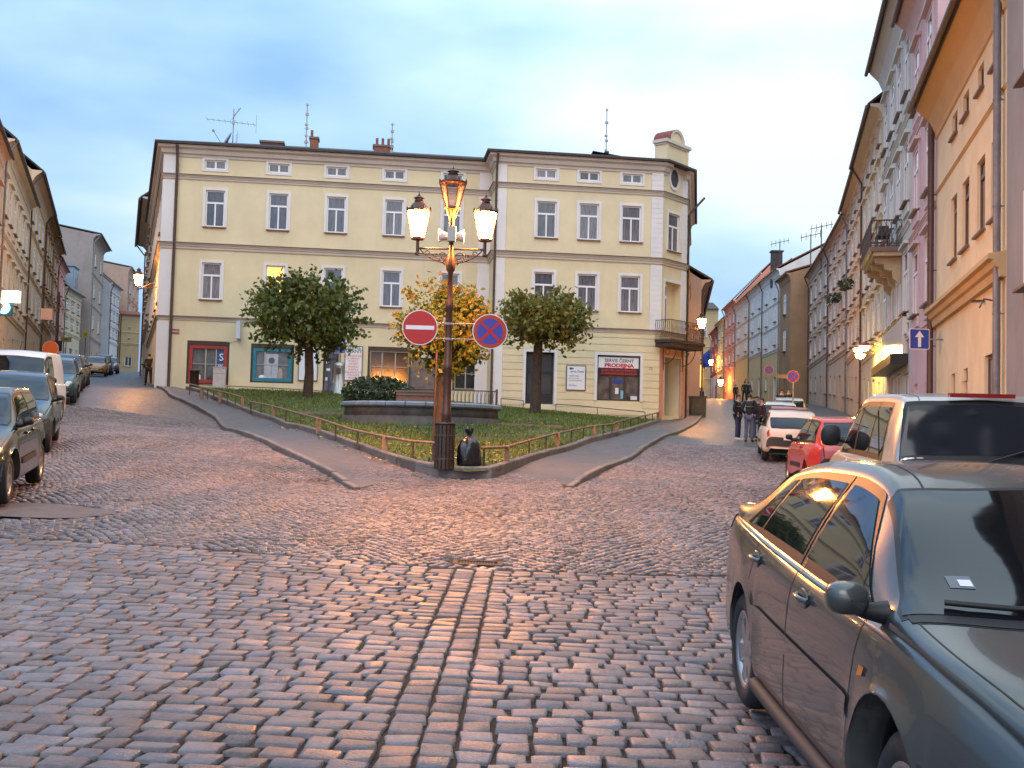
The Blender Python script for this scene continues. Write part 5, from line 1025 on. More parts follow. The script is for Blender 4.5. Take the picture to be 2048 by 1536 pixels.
# ------------------------------------------------------------------ lanterns and street furniture
def lantern(mb_fr, mb_gl, c, w, h, T=None, n=6, mi=0):
    """tapered six-sided lantern standing with its foot at c; frame into mb_fr, glass into mb_gl"""
    x, y, z = c; r0, r1 = w * 0.27, w * 0.5
    mb_gl.lathe([(r0 * 0.93, 0.03), (r1 * 0.95, h * 0.60)], n, c=c, sm=False)
    for i in range(n):
        a = 2 * math.pi * i / n; mb_fr.tube([(x + r0 * math.cos(a), y + r0 * math.sin(a), z), (x + r1 * math.cos(a), y + r1 * math.sin(a), z + h * 0.61)], 0.014, 5)
        mb_fr.lathe([(0.001, 0.09), (0.02, 0.05), (0.012, 0.0)], 5, c=(x + r1 * 1.04 * math.cos(a), y + r1 * 1.04 * math.sin(a), z + h * 0.63))
    mb_fr.lathe([(0.03, -0.02), (r0 * 1.15, -0.015), (r0 * 1.15, 0.03), (r0 * 0.9, 0.032)], n, c=c, sm=False)
    mb_fr.lathe([(r1 * 0.9, h * 0.59), (r1 * 1.1, h * 0.60), (r1 * 1.12, h * 0.645), (r1 * 0.8, h * 0.70), (r1 * 0.5, h * 0.80), (r1 * 0.36, h * 0.82), (r1 * 0.42, h * 0.84), (r1 * 0.36, h * 0.86), (r1 * 0.34, h * 0.90), (r1 * 0.5, h * 0.905), (r1 * 0.25, h * 0.95), (0.02, h * 0.965), (0.028, h * 0.98), (0.012, h * 1.0), (0.001, h * 1.07)], n * 2, c=c, sm=False)
lp = hit(890, 934, 0.16); LX, LY = lp.x, lp.y; lz = G(LX, LY) + 0.14
top_y = LY; ztop = at(905, 330, LY).z; zarm = at(903, 500, LY).z
lamp = empty('street_lamp', (LX, LY, lz), 'tall brown cast iron street lamp with three lanterns, the outer two lit', 'street lamp')
mb = MB(); H = zarm - lz; c = (LX, LY, lz)
mb.lathe([(0.17, -0.1), (0.17, 0.35), (0.14, 0.42), (0.13, 0.5), (0.145, 0.55), (0.105, 0.62), (0.095, 1.0), (0.11, 1.05), (0.085, 1.1), (0.078, 1.9), (0.092, 1.93), (0.092, 2.0), (0.072, 2.04), (0.066, H * 0.72), (0.085, H * 0.73), (0.085, H * 0.75), (0.058, H * 0.77), (0.05, H - 0.45), (0.085, H - 0.4), (0.10, H - 0.25), (0.07, H - 0.12), (0.05, H - 0.05), (0.04, H + 0.45)], 16, c=c)
mb.build('pole', M_iron, lamp)
zc = at(905, 466, LY).z; hl = at(905, 338, LY).z - zc
XA = 0.66; zl = at(842, 478, LY).z; hs = at(838, 388, LY).z - zl
mb = MB(); 
for sg in (-1, 1):
    P = lambda a, z: (LX + sg * a, LY, z)
    mb.tube([P(0.05, zarm + 0.02), P(XA, zarm + 0.02)], 0.020, 8); mb.tube([P(XA, zarm - 0.10), P(XA, zl)], 0.032, 8); mb.lathe([(0.045, -0.12), (0.05, -0.08), (0.03, -0.05)], 10, c=P(XA, zarm))
    pts = [P(0.07 + (XA - 0.12) * t, zarm - 0.26 * math.cos(t * math.pi / 2) ** 0.8 + 0.0) for t in [i / 14 for i in range(15)]]; mb.tube(pts, 0.014, 6)
    for (cx, cz, r0, t0, t1, dr) in ((0.16, -0.14, 0.10, 0.3, 6.0, -0.012), (0.33, -0.10, 0.075, 2.6, 8.4, -0.009), (0.46, -0.065, 0.05, 0, 5.5, -0.006), (0.10, -0.24, 0.05, -1.5, 3.4, -0.005), (0.25, -0.2, 0.045, 1, 6, -0.005)):
        mb.tube([P(cx + (r0 + dr * (t0 + (t1 - t0) * k / 22)) * math.cos(t0 + (t1 - t0) * k / 22), zarm + cz + (r0 + dr * (t0 + (t1 - t0) * k / 22)) * math.sin(t0 + (t1 - t0) * k / 22)) for k in range(23)], 0.010, 5)
mb.build('arm_bracket', M_iron, lamp)
for sg in (-1, 1):
    f = MB(); g = MB(); lantern(f, g, (LX + sg * XA, LY, zl), 0.44, hs); fo = f.build('lantern', M_iron, lamp); fo['label'] = 'lit lantern'; g.build('glass', M_lamp, fo)
f = MB(); g = MB(); zlc = at(905, 418, LY).z; hc = ztop - zlc; lantern(f, g, (LX, LY, zlc), 0.50, hc / 1.07); fo = f.build('lantern', M_iron, lamp); fo['label'] = 'unlit top lantern'
g.build('glass', M_lantglass, fo)
mb = MB()
for i in range(4):
    a = i * math.pi / 2 + 0.6; mb.tube([(LX + 0.03 * math.cos(a), LY + 0.03 * math.sin(a), zarm + 0.3), (LX + 0.05 * math.cos(a), LY + 0.05 * math.sin(a), zlc - 0.2), (LX + 0.13 * math.cos(a), LY + 0.13 * math.sin(a), zlc)], 0.014, 6)
mb.tube([(LX, LY, zarm + 0.4), (LX, LY, zlc)], 0.03, 8); mb.build('lantern_holder', M_iron, lamp)
zs_ = at(905, 472, LY).z
for sg in (-1, 1):
    m_ = MB(); vs = [(LX + sg * (0.09 + 0.16 * (t > 0)), 0, 0) for t in (0, 1)]
    m_.lathe([(0.05, 0.0), (0.07, 0.05), (0.11, 0.14), (0.13, 0.19), (0.115, 0.17), (0.04, 0.03)], 14, T=lambda a, b, c_: (LX + sg * (0.06 + c_), LY + a, zs_ + b)); tag(m_.build('loudspeaker', M_signwhite, None), 'white horn loudspeaker on the %s side of the lamp post under its top lantern' % ('left' if sg < 0 else 'right'), 'loudspeaker', 'loudspeakers on the lamp post')
m_ = MB(); m_.box(LX - 0.07, LX + 0.09, LY - 0.2, LY - 0.06, zs_ - 0.13, zs_ + 0.16); tag(m_.build('junction_box', mat('box_grey', (0.4, 0.38, 0.36), 0.5)), 'small grey box on the lamp post between two horn loudspeakers', 'box')

def disc_sign(name, label, c, r, nrm, layers, extra=None, back=M_galv, group=None):
    """round plate facing nrm; layers of (outer radius share, material)"""
    nv = Vector(nrm).normalized(); e1 = Vector((0, 0, 1)).cross(nv).normalized(); e2 = nv.cross(e1); c = Vector(c)
    root = empty(name, c, label, 'road sign', group); m_ = MB(); n = 40
    TT = lambda a, b, d: tuple(c + e1 * a + e2 * b + nv * d)
    m_.lathe([(r, -0.012), (r, 0.0)], n, T=TT); m_.add([TT(r * math.cos(i / n * 6.2832), r * math.sin(i / n * 6.2832), -0.012) for i in range(n)], [tuple(range(n))[::-1]])
    m_.add([TT(r * math.cos(i / n * 6.2832), r * math.sin(i / n * 6.2832), 0.0) for i in range(n)], [tuple(range(n))], 1); m_.build('plate', [back, M_signwhite], root)
    f = MB(); mats = []
    for k, (rr, mt_) in enumerate(layers):
        mats.append(mt_); d = 0.003 + 0.002 * k; f.add([TT(r * rr * math.cos(i / n * 6.2832), r * rr * math.sin(i / n * 6.2832), d) for i in range(n)], [tuple(range(n))], k)
    if extra: extra(f, TT, r, mats)
    f.build('face', mats, root); return root
def bar_white(f, TT, r, mats): mats.append(M_signwhite); k = len(mats) - 1; f.add([TT(a * r, b * r, 0.009) for a, b in ((-0.80, -0.115), (0.80, -0.115), (0.80, 0.115), (-0.80, 0.115))], [(0, 1, 2, 3)], k)
def cross_red(f, TT, r, mats):
    mats.append(M_signred); k = len(mats) - 1
    for s_, d in ((1, 0.009), (-1, 0.011)):
        u_, v_ = math.cos(s_ * math.pi / 4), math.sin(s_ * math.pi / 4); f.add([TT((u_ * a - v_ * b) * r, (v_ * a + u_ * b) * r, d) for a, b in ((-0.80, -0.075), (0.80, -0.075), (0.80, 0.075), (-0.80, 0.075))], [(0, 1, 2, 3)], k)
M_sblue2 = mat('sign_blue_glossy', (0.06, 0.06, 0.34), 0.22, spec=0.8); M_sred2 = mat('sign_red_glossy', (0.42, 0.05, 0.02), 0.22, spec=0.8)
SY = LY - 0.12
pc = at(840, 655, SY); disc_sign('no_entry_sign', 'round red no entry sign with a white bar on the left of the street lamp', pc, 0.345, (0.04, -1, 0.02), [(0.95, M_signred)], bar_white)
pn = at(980, 663, SY); disc_sign('no_stopping_sign', 'round red and blue no stopping sign with a red cross right of the street lamp', pn, 0.345, (0.12, -1, 0.05), [(0.95, M_sred2), (0.74, M_sblue2)], cross_red)
m_ = MB(); zb_ = at(900, 648, LY).z
for z in (zb_, zb_ - 0.30): m_.tube([(pc.x + 0.2, LY - 0.09, z), (LX - 0.06, LY - 0.07, z)], 0.014, 6); m_.tube([(pn.x - 0.2, LY - 0.09, z), (LX + 0.06, LY - 0.07, z)], 0.014, 6); m_.lathe([(0.085, -0.025), (0.085, 0.025)], 14, c=(LX, LY, z))
m_.build('sign_bracket', M_galv, lamp)
# slatted litter bin round the foot of the post
bp = hit(890, 931, 0.16); bx, by = LX - 0.005, LY - 0.28; bz_ = G(bx, by) + 0.14
bin_ = empty('litter_bin', (bx, by, bz_), 'dark brown wooden slatted litter bin standing against the street lamp post', 'litter bin')
m_ = MB(); m_.lathe([(0.165, 0.04), (0.165, 0.9)], 20, c=(bx, by, bz_)); m_.lathe([(0.19, 0.86), (0.21, 0.87), (0.21, 0.90), (0.17, 0.905), (0.165, 0.86)], 20, c=(bx, by, bz_)); m_.lathe([(0.001, 0.045), (0.165, 0.045)], 20, c=(bx, by, bz_)); m_.build('liner', M_black, bin_)
m_ = MB()
for i in range(16):
    a = 2 * math.pi * i / 16; ca, sa = math.cos(a), math.sin(a); T_ = lambda x, y, z: (bx + ca * (0.182 + y) - sa * x, by + sa * (0.182 + y) + ca * x, bz_ + z)
    m_.box(-0.028, 0.028, -0.012, 0.012, 0.02, 0.86, 0, T_)
m_.build('slats', M_darkwood, bin_)
m_ = MB()
for z in (0.2, 0.65): m_.lathe([(0.2, z), (0.2, z + 0.03)], 24, c=(bx, by, bz_))
m_.build('hoop', M_pipe, bin_)
# rubbish bag
def blob(name, label, cat, c, prof, wob, mt, n=30, seed=1, parent=None):
    rr = random.Random(seed); m_ = MB(); ph = [rr.random() * 6.28 for _ in range(8)]; vs = []; k = len(prof)
    for j, (r, z) in enumerate(prof):
        for i in range(n):
            a = i / n * 6.2832; q = r * (1 + wob * (math.sin(3 * a + ph[0] + z * 5) * 0.5 + math.sin(7 * a + ph[1] - z * 9) * 0.35 + math.sin(13 * a + ph[2] + z * 17) * 0.22)) ; vs.append((c[0] + q * math.cos(a), c[1] + q * math.sin(a) * 0.9, c[2] + z + wob * 0.12 * math.sin(5 * a + ph[3] + j)))
    m_.add(vs, [(j * n + i, j * n + (i + 1) % n, (j + 1) * n + (i + 1) % n, (j + 1) * n + i) for j in range(k - 1) for i in range(n)], 0, True); m_.add(vs[:n], [tuple(range(n))[::-1]]); m_.add(vs[-n:], [tuple(range(n))])
    return tag(m_.build(name, mt, parent), label, cat)
gp = hit(937, 936, 0.16); gp.z = G(gp.x, gp.y) + 0.14
M_bag = mat('black_bin_bag', (0.010, 0.011, 0.014), 0.22, bump=1.0, bscale=9, spec=0.6)
bag = blob('rubbish_bag', 'full black plastic rubbish bag tied at the top beside the slatted bin', 'rubbish bag', gp, [(0.16, 0.0), (0.215, 0.05), (0.225, 0.2), (0.23, 0.38), (0.20, 0.50), (0.14, 0.575), (0.07, 0.62), (0.035, 0.645), (0.05, 0.69), (0.085, 0.76), (0.06, 0.81), (0.02, 0.79)], 0.16, M_bag, seed=3)
# low wooden rails round the lawn
def low_fence(name, label, uv, posts, rail_r=0.028, group='low rails round the lawn'):
    P = []
    for u, v in uv: # rail height above the turf
        p = hit(u, v, 0.15 + 0.36); P.append(Vector((p.x, p.y, p.z)))
    root = empty(name, (P[0].x, P[0].y, G(P[0].x, P[0].y)), label, 'fence', group); m_ = MB(); m_.tube(P, rail_r, 8); m_.build('rail', M_wood, root)
    for (u, v, thick) in posts:
        best = None
        for a, b in zip(P, P[1:]):
            for t in np.linspace(0, 1, 40):
                q = a.lerp(b, float(t)); qq = proj(q)
                d = abs(qq[0] - u)
                if best is None or d < best[0]: best = (d, q)
        q = best[1]; m_ = MB(); zb = G(q.x, q.y) + 0.1
        if thick: m_.box(q.x - 0.055, q.x + 0.055, q.y - 0.055, q.y + 0.055, zb, q.z + 0.01)
        else: m_.tube([(q.x, q.y, zb), (q.x, q.y, q.z)], 0.022, 6)
        m_.build('post', M_wood if thick else M_pipe, root)
def proj(p):
    q = np.array([p[0], p[1], p[2] - EYE]); z = q @ _f; return 1024 + FOC * (q @ _r) / z, 768 - FOC * (q @ _u) / z
low_fence('low_rail_fence', 'low rail with a curved end beside the upper left pavement', [(379, 768), (408, 775), (437, 782), (462, 788), (486, 795)], [(380, 0, 0), (404, 0, 1), (415, 0, 0), (428, 0, 0), (441, 0, 1), (455, 0, 0), (472, 0, 0), (486, 0, 1)])
low_fence('low_rail_fence', 'long low rail sloping down to the slatted bin along the left pavement', [(500, 803), (545, 812), (602, 828), (640, 838), (703, 859), (768, 873), (820, 882), (872, 886)], [(502, 0, 0), (523, 0, 0), (547, 0, 1), (572, 0, 0), (602, 0, 0), (638, 0, 1), (672, 0, 0), (716, 0, 0), (771, 0, 1), (827, 0, 0), (866, 0, 0)])
low_fence('low_rail_fence', 'long low rail from the rubbish bag up along the right pavement', [(962, 896), (1012, 894), (1055, 882), (1095, 871), (1140, 861), (1180, 853), (1224, 848)], [(968, 0, 0), (1015, 0, 1), (1058, 0, 0), (1092, 0, 0), (1116, 0, 1), (1143, 0, 0), (1167, 0, 0), (1187, 0, 1), (1207, 0, 0), (1224, 0, 0)])
low_fence('low_rail_fence', 'short low rail by the small shrub near the salmon pink doorway', [(1228, 846), (1265, 836), (1300, 829), (1320, 824)], [(1234, 0, 1), (1247, 0, 0), (1262, 0, 0), (1277, 0, 0), (1291, 0, 0), (1305, 0, 0), (1316, 0, 1)])
ps = hit(388, 779, 0.1); m_ = MB(); m_.lathe([(0.19, -0.2), (0.19, 0.75), (0.23, 0.76), (0.23, 0.82), (0.1, 0.84)], 12, c=(ps.x, ps.y, G(ps.x, ps.y) + 0.1)); tag(m_.build('litter_bin', M_darkwood), 'small dark round litter bin at the upper end of the left rail', 'litter bin')

# stone fountain basin with fence, monument and shrub
fc = hit(842, 852, 0.1); RB = 2.55; FY = fc.y + RB * 0.86; FX = fc.x; fz = G(FX, FY) - 0.15; zr = at(842, 803, fc.y).z
fx0 = at(686, 820, FY).x; fx1 = at(1000, 820, FY).x; FX = (fx0 + fx1) / 2; RB = (fx1 - fx0) / 2
bas = empty('stone_basin', (FX, FY, fz), 'wide round dark stone basin with a bluish slate coping on the lawn', 'basin')
T_ = lambda a, b, c_: (FX + a, FY + b * 0.9, c_)
m_ = MB(); m_.lathe([(RB * 1.0, fz - 0.6), (RB * 1.0, fz + 0.32), (RB * 0.975, fz + 0.34), (RB * 0.965, zr - 0.42), (RB * 0.98, zr - 0.40), (RB * 0.97, zr - 0.17)], 64, T=T_); m_.lathe([(RB * 0.84, zr - 0.17), (RB * 0.84, fz), (0.01, fz)], 64, T=T_); m_.build('basin_wall', M_stone_old, bas)
n = 26
for i in range(n):
    a0 = 2 * math.pi * i / n + 0.006; a1 = 2 * math.pi * (i + 1) / n - 0.006; c_ = MB(); prof = [(0.82, -0.17), (0.82, -0.03), (0.86, 0.0), (0.99, 0.0), (1.03, -0.04), (1.03, -0.12), (1.0, -0.17)]; vs = []
    for k in range(5): a = a0 + (a1 - a0) * k / 4; vs += [T_(RB * r * math.cos(a), RB * r * math.sin(a), zr + z) for r, z in prof]
    c_.add(vs, [(k * 7 + j, (k + 1) * 7 + j, (k + 1) * 7 + (j + 1) % 7, k * 7 + (j + 1) % 7) for k in range(4) for j in range(7)]); c_.add(vs[:7], [tuple(range(7))]); c_.add(vs[-7:], [tuple(range(7))[::-1]])
    me = c_; o = c_.build('coping_stone', M_coping, bas)
# ornamental fence behind the basin
gx0 = at(826, 790, FY + 1.6); gx1 = at(994, 790, FY + 1.6); m_ = MB(); fr_ = Fr(gx0.x, gx0.y, gx1.x - gx0.x, 0.3); Lf = gx1.x - gx0.x; zf = zr - 0.1
scroll_panel(m_, fr_, 0, Lf, 0, zf - 0.5, at(990, 782, FY + 1.6).z, 0.13, 0.012)
for s in (0, Lf): m_.tube([fr_.P(s, 0, zf - 0.9), fr_.P(s, 0, at(992, 778, FY + 1.6).z)], 0.04, 8)
tag(m_.build('ornamental_fence', M_pipe), 'dark scrolled iron fence rising behind the stone basin', 'fence')
m0 = at(848, 745, FY + 2.6); mw = 54 / 2200 * m0.y / 2; zt_ = at(848, 716, FY + 2.6).z; zb_ = G(m0.x, m0.y)
mon = empty('stone_monument', (m0.x, m0.y, zb_), 'upright reddish brown stone monument slab behind the basin', 'monument')
c_ = MB(); c_.add([(m0.x + sx * mw * k, m0.y + sy * 0.35 * k, z) for z, k in ((zb_ - 0.3, 1.15), (zb_ + 0.5, 1.12), (zb_ + 0.55, 1.0), (zt_ - 0.15, 0.88), (zt_, 0.7)) for sx, sy in ((-1, -1), (1, -1), (1, 1), (-1, 1))], [(l * 4 + k, l * 4 + (k + 1) % 4, l * 4 + 4 + (k + 1) % 4, l * 4 + 4 + k) for l in range(4) for k in range(4)] + [(16, 17, 18, 19)])
c_.build('slab', mat('monument_stone', (0.15, 0.11, 0.10), 0.85, var=0.4, scale=5, bump=0.8, bscale=14), mon)
# planted brick box in front of the slab
b0 = at(792, 790, FY + 1.0); b1 = at(868, 790, FY + 1.0); zt2 = at(830, 781, FY + 1.0).z; c_ = MB(); c_.box(b0.x, b1.x, b0.y, b0.y + 0.9, fz, zt2 - 0.06, 0); c_.box(b0.x - 0.05, b1.x + 0.05, b0.y - 0.06, b0.y + 0.95, zt2 - 0.06, zt2, 1)
for i in range(5):
    z = fz + 0.2 + i * 0.22
    if z < zt2 - 0.12: c_.box(b0.x + 0.01, b1.x - 0.01, b0.y - 0.03, b0.y - 0.002, z, z + 0.12, 1)
tag(c_.build('brick_planter', [M_brick, M_sillm]), 'low brown brick planter wall inside the stone basin', 'planter')
# silver ticket column, blue parking-disc sign, old lamp stake
tp = hit(677, 790, 0.12); r_ = 0.24; zt3 = at(677, 724, tp.y).z; c_ = MB(); c_.lathe([(r_ * 1.1, -0.2), (r_ * 1.1, 0.05), (r_, 0.06), (r_, zt3 - tp.z - 0.2), (r_ * 0.9, zt3 - tp.z - 0.09), (r_ * 0.5, zt3 - tp.z - 0.01), (0.01, zt3 - tp.z)], 28, c=(tp.x, tp.y, tp.z)); 
tk = empty('ticket_machine', (tp.x, tp.y, tp.z), 'cylindrical brushed steel ticket machine with a domed top near the shop door', 'ticket machine'); c_.build('column', M_steel, tk)
c_ = MB(); c_.box(tp.x - 0.10, tp.x + 0.10, tp.y - r_ - 0.01, tp.y - r_ + 0.05, tp.z + 0.9, tp.z + 1.15); c_.build('panel', M_tgrey, tk)
sp = at(680, 691, tp.y + 0.6); sg_ = empty('parking_sign', (sp.x, sp.y, sp.z), 'blue rectangular parking sign with a white dial above the steel ticket machine', 'road sign')
w_, h_ = 0.24, 0.34; c_ = MB(); y_ = sp.y; c_.box(sp.x - w_, sp.x + w_, y_, y_ + 0.02, sp.z - h_, sp.z + h_, 0); c_.box(sp.x - w_ + 0.02, sp.x + w_ - 0.02, y_ - 0.004, y_ - 0.001, sp.z - h_ + 0.02, sp.z + h_ - 0.02, 1); c_.build('plate', [M_signwhite, M_signblue], sg_)
c_ = MB(); n = 20; c_.add([(sp.x + 0.02 + 0.14 * math.cos(i / n * 6.283), y_ - 0.007, sp.z + 0.12 + 0.14 * math.sin(i / n * 6.283)) for i in range(n)], [tuple(range(n))]); c_.add([(sp.x + 0.0 + 0.085 * math.cos(i / n * 6.283), y_ - 0.010, sp.z + 0.13 + 0.085 * math.sin(i / n * 6.283)) for i in range(n)], [tuple(range(n))], 1)
c_.build('dial', [M_signwhite, M_tgrey], sg_); fs_ = Fr(sp.x, y_, 1, 0); text('KOTOUČ', fs_, 0.0, sp.z - 0.16, 0.09, M_twhite, sg_, 0.008); text('PARKOVACÍ', fs_, 0.0, sp.z - 0.28, 0.07, M_twhite, sg_, 0.008)
c_ = MB(); c_.tube([(sp.x + 0.02, sp.y + 0.05, G(sp.x, sp.y)), (sp.x + 0.02, sp.y + 0.05, sp.z + 0.2)], 0.035, 8); c_.build('pole', M_galv, sg_)
# flat stones in the lawn
for (u, v, w, lb) in ((650, 826, 0.9, 'flat grey path edging stone left of the basin'), (1090, 852, 0.55, 'flat pale slab in the lawn right of the basin'), (1022, 849, 0.7, 'flat pale slab in the lawn close to the basin')):
    p = hit(u, v, 0.17); c_ = MB(); c_.box(p.x - w, p.x + w, p.y - 0.25, p.y + 0.25, G(p.x, p.y) + 0.1, G(p.x, p.y) + 0.20); tag(c_.build('stone_slab', M_granite), lb, 'stone slab')

# ---- wall-hung street lanterns
def street_lantern(label, c, attach, mt=M_lamp_far, w=0.5, h=0.95):
    root = empty('wall_lantern', attach, label, 'street lamp', 'lanterns on the house walls'); f = MB(); g = MB(); lantern(f, g, (c[0], c[1], c[2] - h / 2), w, h); fo = f.build('lantern', M_iron, root); g.build('glass', mt, fo)
    m_ = MB(); b = Vector((c[0], c[1], c[2] - h / 2)); a = Vector(attach); m_.tube([b, b - Vector((0, 0, 0.15)), a.lerp(b, 0.6) - Vector((0, 0, 0.25)), a - Vector((0, 0, 0.45))], 0.025, 6); m_.tube([b - Vector((0, 0, 0.15)), a - Vector((0, 0, 0.15))], 0.02, 6); m_.build('arm', M_iron, root)
q = at(296, 556, 56.5); fw = FL.P(L0 - 3.5, 0, 0); street_lantern('lit lantern on the left flank of the yellow corner building', (fw.x + FL.n[0] * 0.95, fw.y + FL.n[1] * 0.95, at(296, 556, fw.y).z), (fw.x, fw.y, at(296, 556, fw.y).z))
pr = FD.P(8.0, 0, 0); zr_ = at(1400, 642, pr.y).z; street_lantern('lit lantern behind the balcony on the right flank of the yellow corner building', (pr.x + FD.n[0] * 0.9, pr.y + FD.n[1] * 0.9, zr_), (pr.x, pr.y, zr_), w=0.55)
for (Y, xw, v, lb, mt) in ((150, 28.15, 722, 'lit lantern on the dark red and mustard houses at the far right-hand street', M_lamp_far), (138, 27.3, 762, 'lit lamp at the doorway of the bright orange red house', M_lamp_far)):
    q = at(1440, v, Y); street_lantern(lb, (xw - 1.1, Y, q.z), (xw, Y, q.z), mt=mt, w=0.7, h=1.2)
# sign with an arrow on a wall bracket
ap = at(1839, 678, 30.2); ar = empty('one_way_sign', ap, 'blue square one-way sign with a white upward arrow on a wall bracket', 'road sign'); c_ = MB(); s_ = 0.285
def rrect(w, h, r, n=5):
    return [(cx * (w - r) + r * math.cos(a0 + k / n * math.pi / 2), cy * (h - r) + r * math.sin(a0 + k / n * math.pi / 2)) for cx, cy, a0 in ((1, 1, 0), (-1, 1, math.pi / 2), (-1, -1, math.pi), (1, -1, 3 * math.pi / 2)) for k in range(n + 1)]
TA = lambda a, b, d: (ap.x + a, ap.y - d + 0.08 * a, ap.z + b)
c_.prism(rrect(s_, s_, 0.04), -0.02, 0, 0, TA); c_.build('plate', M_signwhite, ar); c_ = MB(); c_.prism(rrect(s_ - 0.02, s_ - 0.02, 0.035), 0.001, 0.004, 0, TA)
c_.add([TA(a, b, 0.007) for a, b in ((-0.045, -0.22), (0.045, -0.22), (0.045, 0.06), (-0.045, 0.06))], [(0, 1, 2, 3)], 1); c_.add([TA(a, b, 0.0075) for a, b in ((-0.13, 0.05), (0.13, 0.05), (0, 0.23))], [(0, 1, 2)], 1); c_.build('face', [M_signblue, M_signwhite], ar)
c_ = MB(); wa = fA.P(1.45, 0, ap.z); c_.tube([(ap.x + 0.2, ap.y + 0.05, ap.z), (wa.x, wa.y, ap.z)], 0.025, 6); c_.box(ap.x - 0.03, ap.x + 0.03, ap.y + 0.02, ap.y + 0.04, ap.z - 0.2, ap.z + 0.33); c_.build('bracket', M_galv, ar)
# round no-parking signs up the right-hand street
for (u, v, Y, r, lb) in ((1538, 740, 62, 0.25, 'small round no parking sign on a thin pole farther up the right-hand street'), (1586, 753, 50, 0.27, 'larger round no parking sign with a brown name board beside it')):
    p = at(u, v, Y); rt = disc_sign('no_parking_sign', lb, p, r, (-0.2, -1, 0), [(0.97, M_signred), (0.72, M_signblue)], lambda f, TT, r, mats: cross_red(f, TT, r, mats), group='no parking signs on the right-hand street')
    c_ = MB(); c_.tube([(p.x + 0.02, p.y + 0.06, G(p.x, p.y) - 0.1), (p.x + 0.02, p.y + 0.06, p.z + 0.1)], 0.03, 8); c_.build('pole', M_galv, rt)
p = at(1567, 753, 51); c_ = MB(); c_.box(p.x - 0.35, p.x + 0.3, p.y, p.y + 0.04, p.z - 0.09, p.z + 0.09); c_.tube([(p.x + 0.3, p.y, p.z), (p.x + 0.5, p.y, p.z)], 0.02); tag(c_.build('name_board', M_sillm), 'long narrow brown name board left of the larger no parking sign', 'sign')
# flags near the far end
fl = at(1421, 718, 118); ft = empty('flag', fl, 'dark blue flag on a slanting staff at the far right-hand street', 'flag'); c_ = MB(); vs = []
for i in range(9):
    for j in range(7): t, w = i / 8, j / 6; vs.append((fl.x - 0.9 * w + 0.1 * math.sin(t * 7), fl.y + 0.2 * math.sin(w * 5 + t * 3), fl.z + 1.1 - 2.0 * t - 0.7 * w * (1 - t)))
c_.add(vs, [(i * 7 + j, i * 7 + j + 1, (i + 1) * 7 + j + 1, (i + 1) * 7 + j) for i in range(8) for j in range(6)], 0, True); c_.build('cloth', mat('flag_blue', (0.03, 0.06, 0.32), 0.7, var=0.3), ft); c_ = MB(); c_.tube([(fl.x + 0.1, fl.y, fl.z - 1.4), (fl.x - 0.1, fl.y, fl.z + 1.3)], 0.04); c_.build('staff', M_galv, ft)
c_ = MB(); e_ = Vector((at(1395, 818, 60).x, 60.0, 0)); e_.z = G(e_.x, e_.y); c_.box(e_.x - 0.4, e_.x + 0.4, e_.y - 0.4, e_.y + 0.4, e_.z - 0.1, e_.z + 1.0); c_.box(e_.x - 0.44, e_.x + 0.44, e_.y - 0.46, e_.y + 0.44, e_.z + 1.0, e_.z + 1.08); c_.box(e_.x - 0.35, e_.x + 0.35, e_.y - 0.43, e_.y - 0.401, e_.z + 0.1, e_.z + 0.15)
tag(c_.build('waste_container', mat('container_brown', (0.06, 0.045, 0.035), 0.5, var=0.3)), 'dark brown waste container at the right corner of the yellow building', 'waste container')
# lit sign boxes at the left edge
M_litw = mat('lit_sign_white', (0.9, 0.95, 0.9), 0.5, emit=(0.80, 1.0, 0.82), estr=2.6); M_litc = mat('lit_sign_cyan', (0.6, 0.9, 0.95), 0.5, emit=(0.35, 0.85, 1.0), estr=1.8)
sx_ = at(18, 594, 58); nb = empty('lit_shop_sign', (sx_.x - 1.2, 58, sx_.z), 'long glowing white shop sign box projecting from the wall at the left edge', 'shop sign'); c_ = MB(); c_.box(sx_.x - 1.6, sx_.x + 0.58, 57.8, 58.1, sx_.z - 0.3, sx_.z + 0.32); c_.build('light_box', M_litw, nb); c_ = MB(); c_.box(sx_.x - 1.62, sx_.x - 1.5, 57.75, 58.15, sx_.z - 0.36, sx_.z + 0.38); c_.build('housing', M_galv, nb)
sx_ = at(9, 616, 58); nb = empty('lit_round_sign', (sx_.x, 58, sx_.z), 'small glowing cyan white round sign hanging under the long lit sign box', 'shop sign'); c_ = MB(); c_.lathe([(0.01, 0.0), (0.30, 0.0), (0.33, 0.04), (0.33, 0.16)], 24, T=lambda a, b, c2: (sx_.x + a, 57.85 + c2, sx_.z + b)); c_.build('light_box', M_litc, nb); c_ = MB(); c_.box(sx_.x - 0.5, sx_.x + 0.45, 57.95, 58.05, sx_.z - 0.42, sx_.z + 0.37); c_.build('housing', mat('sign_teal_dark', (0.05, 0.2, 0.25), 0.5), nb)
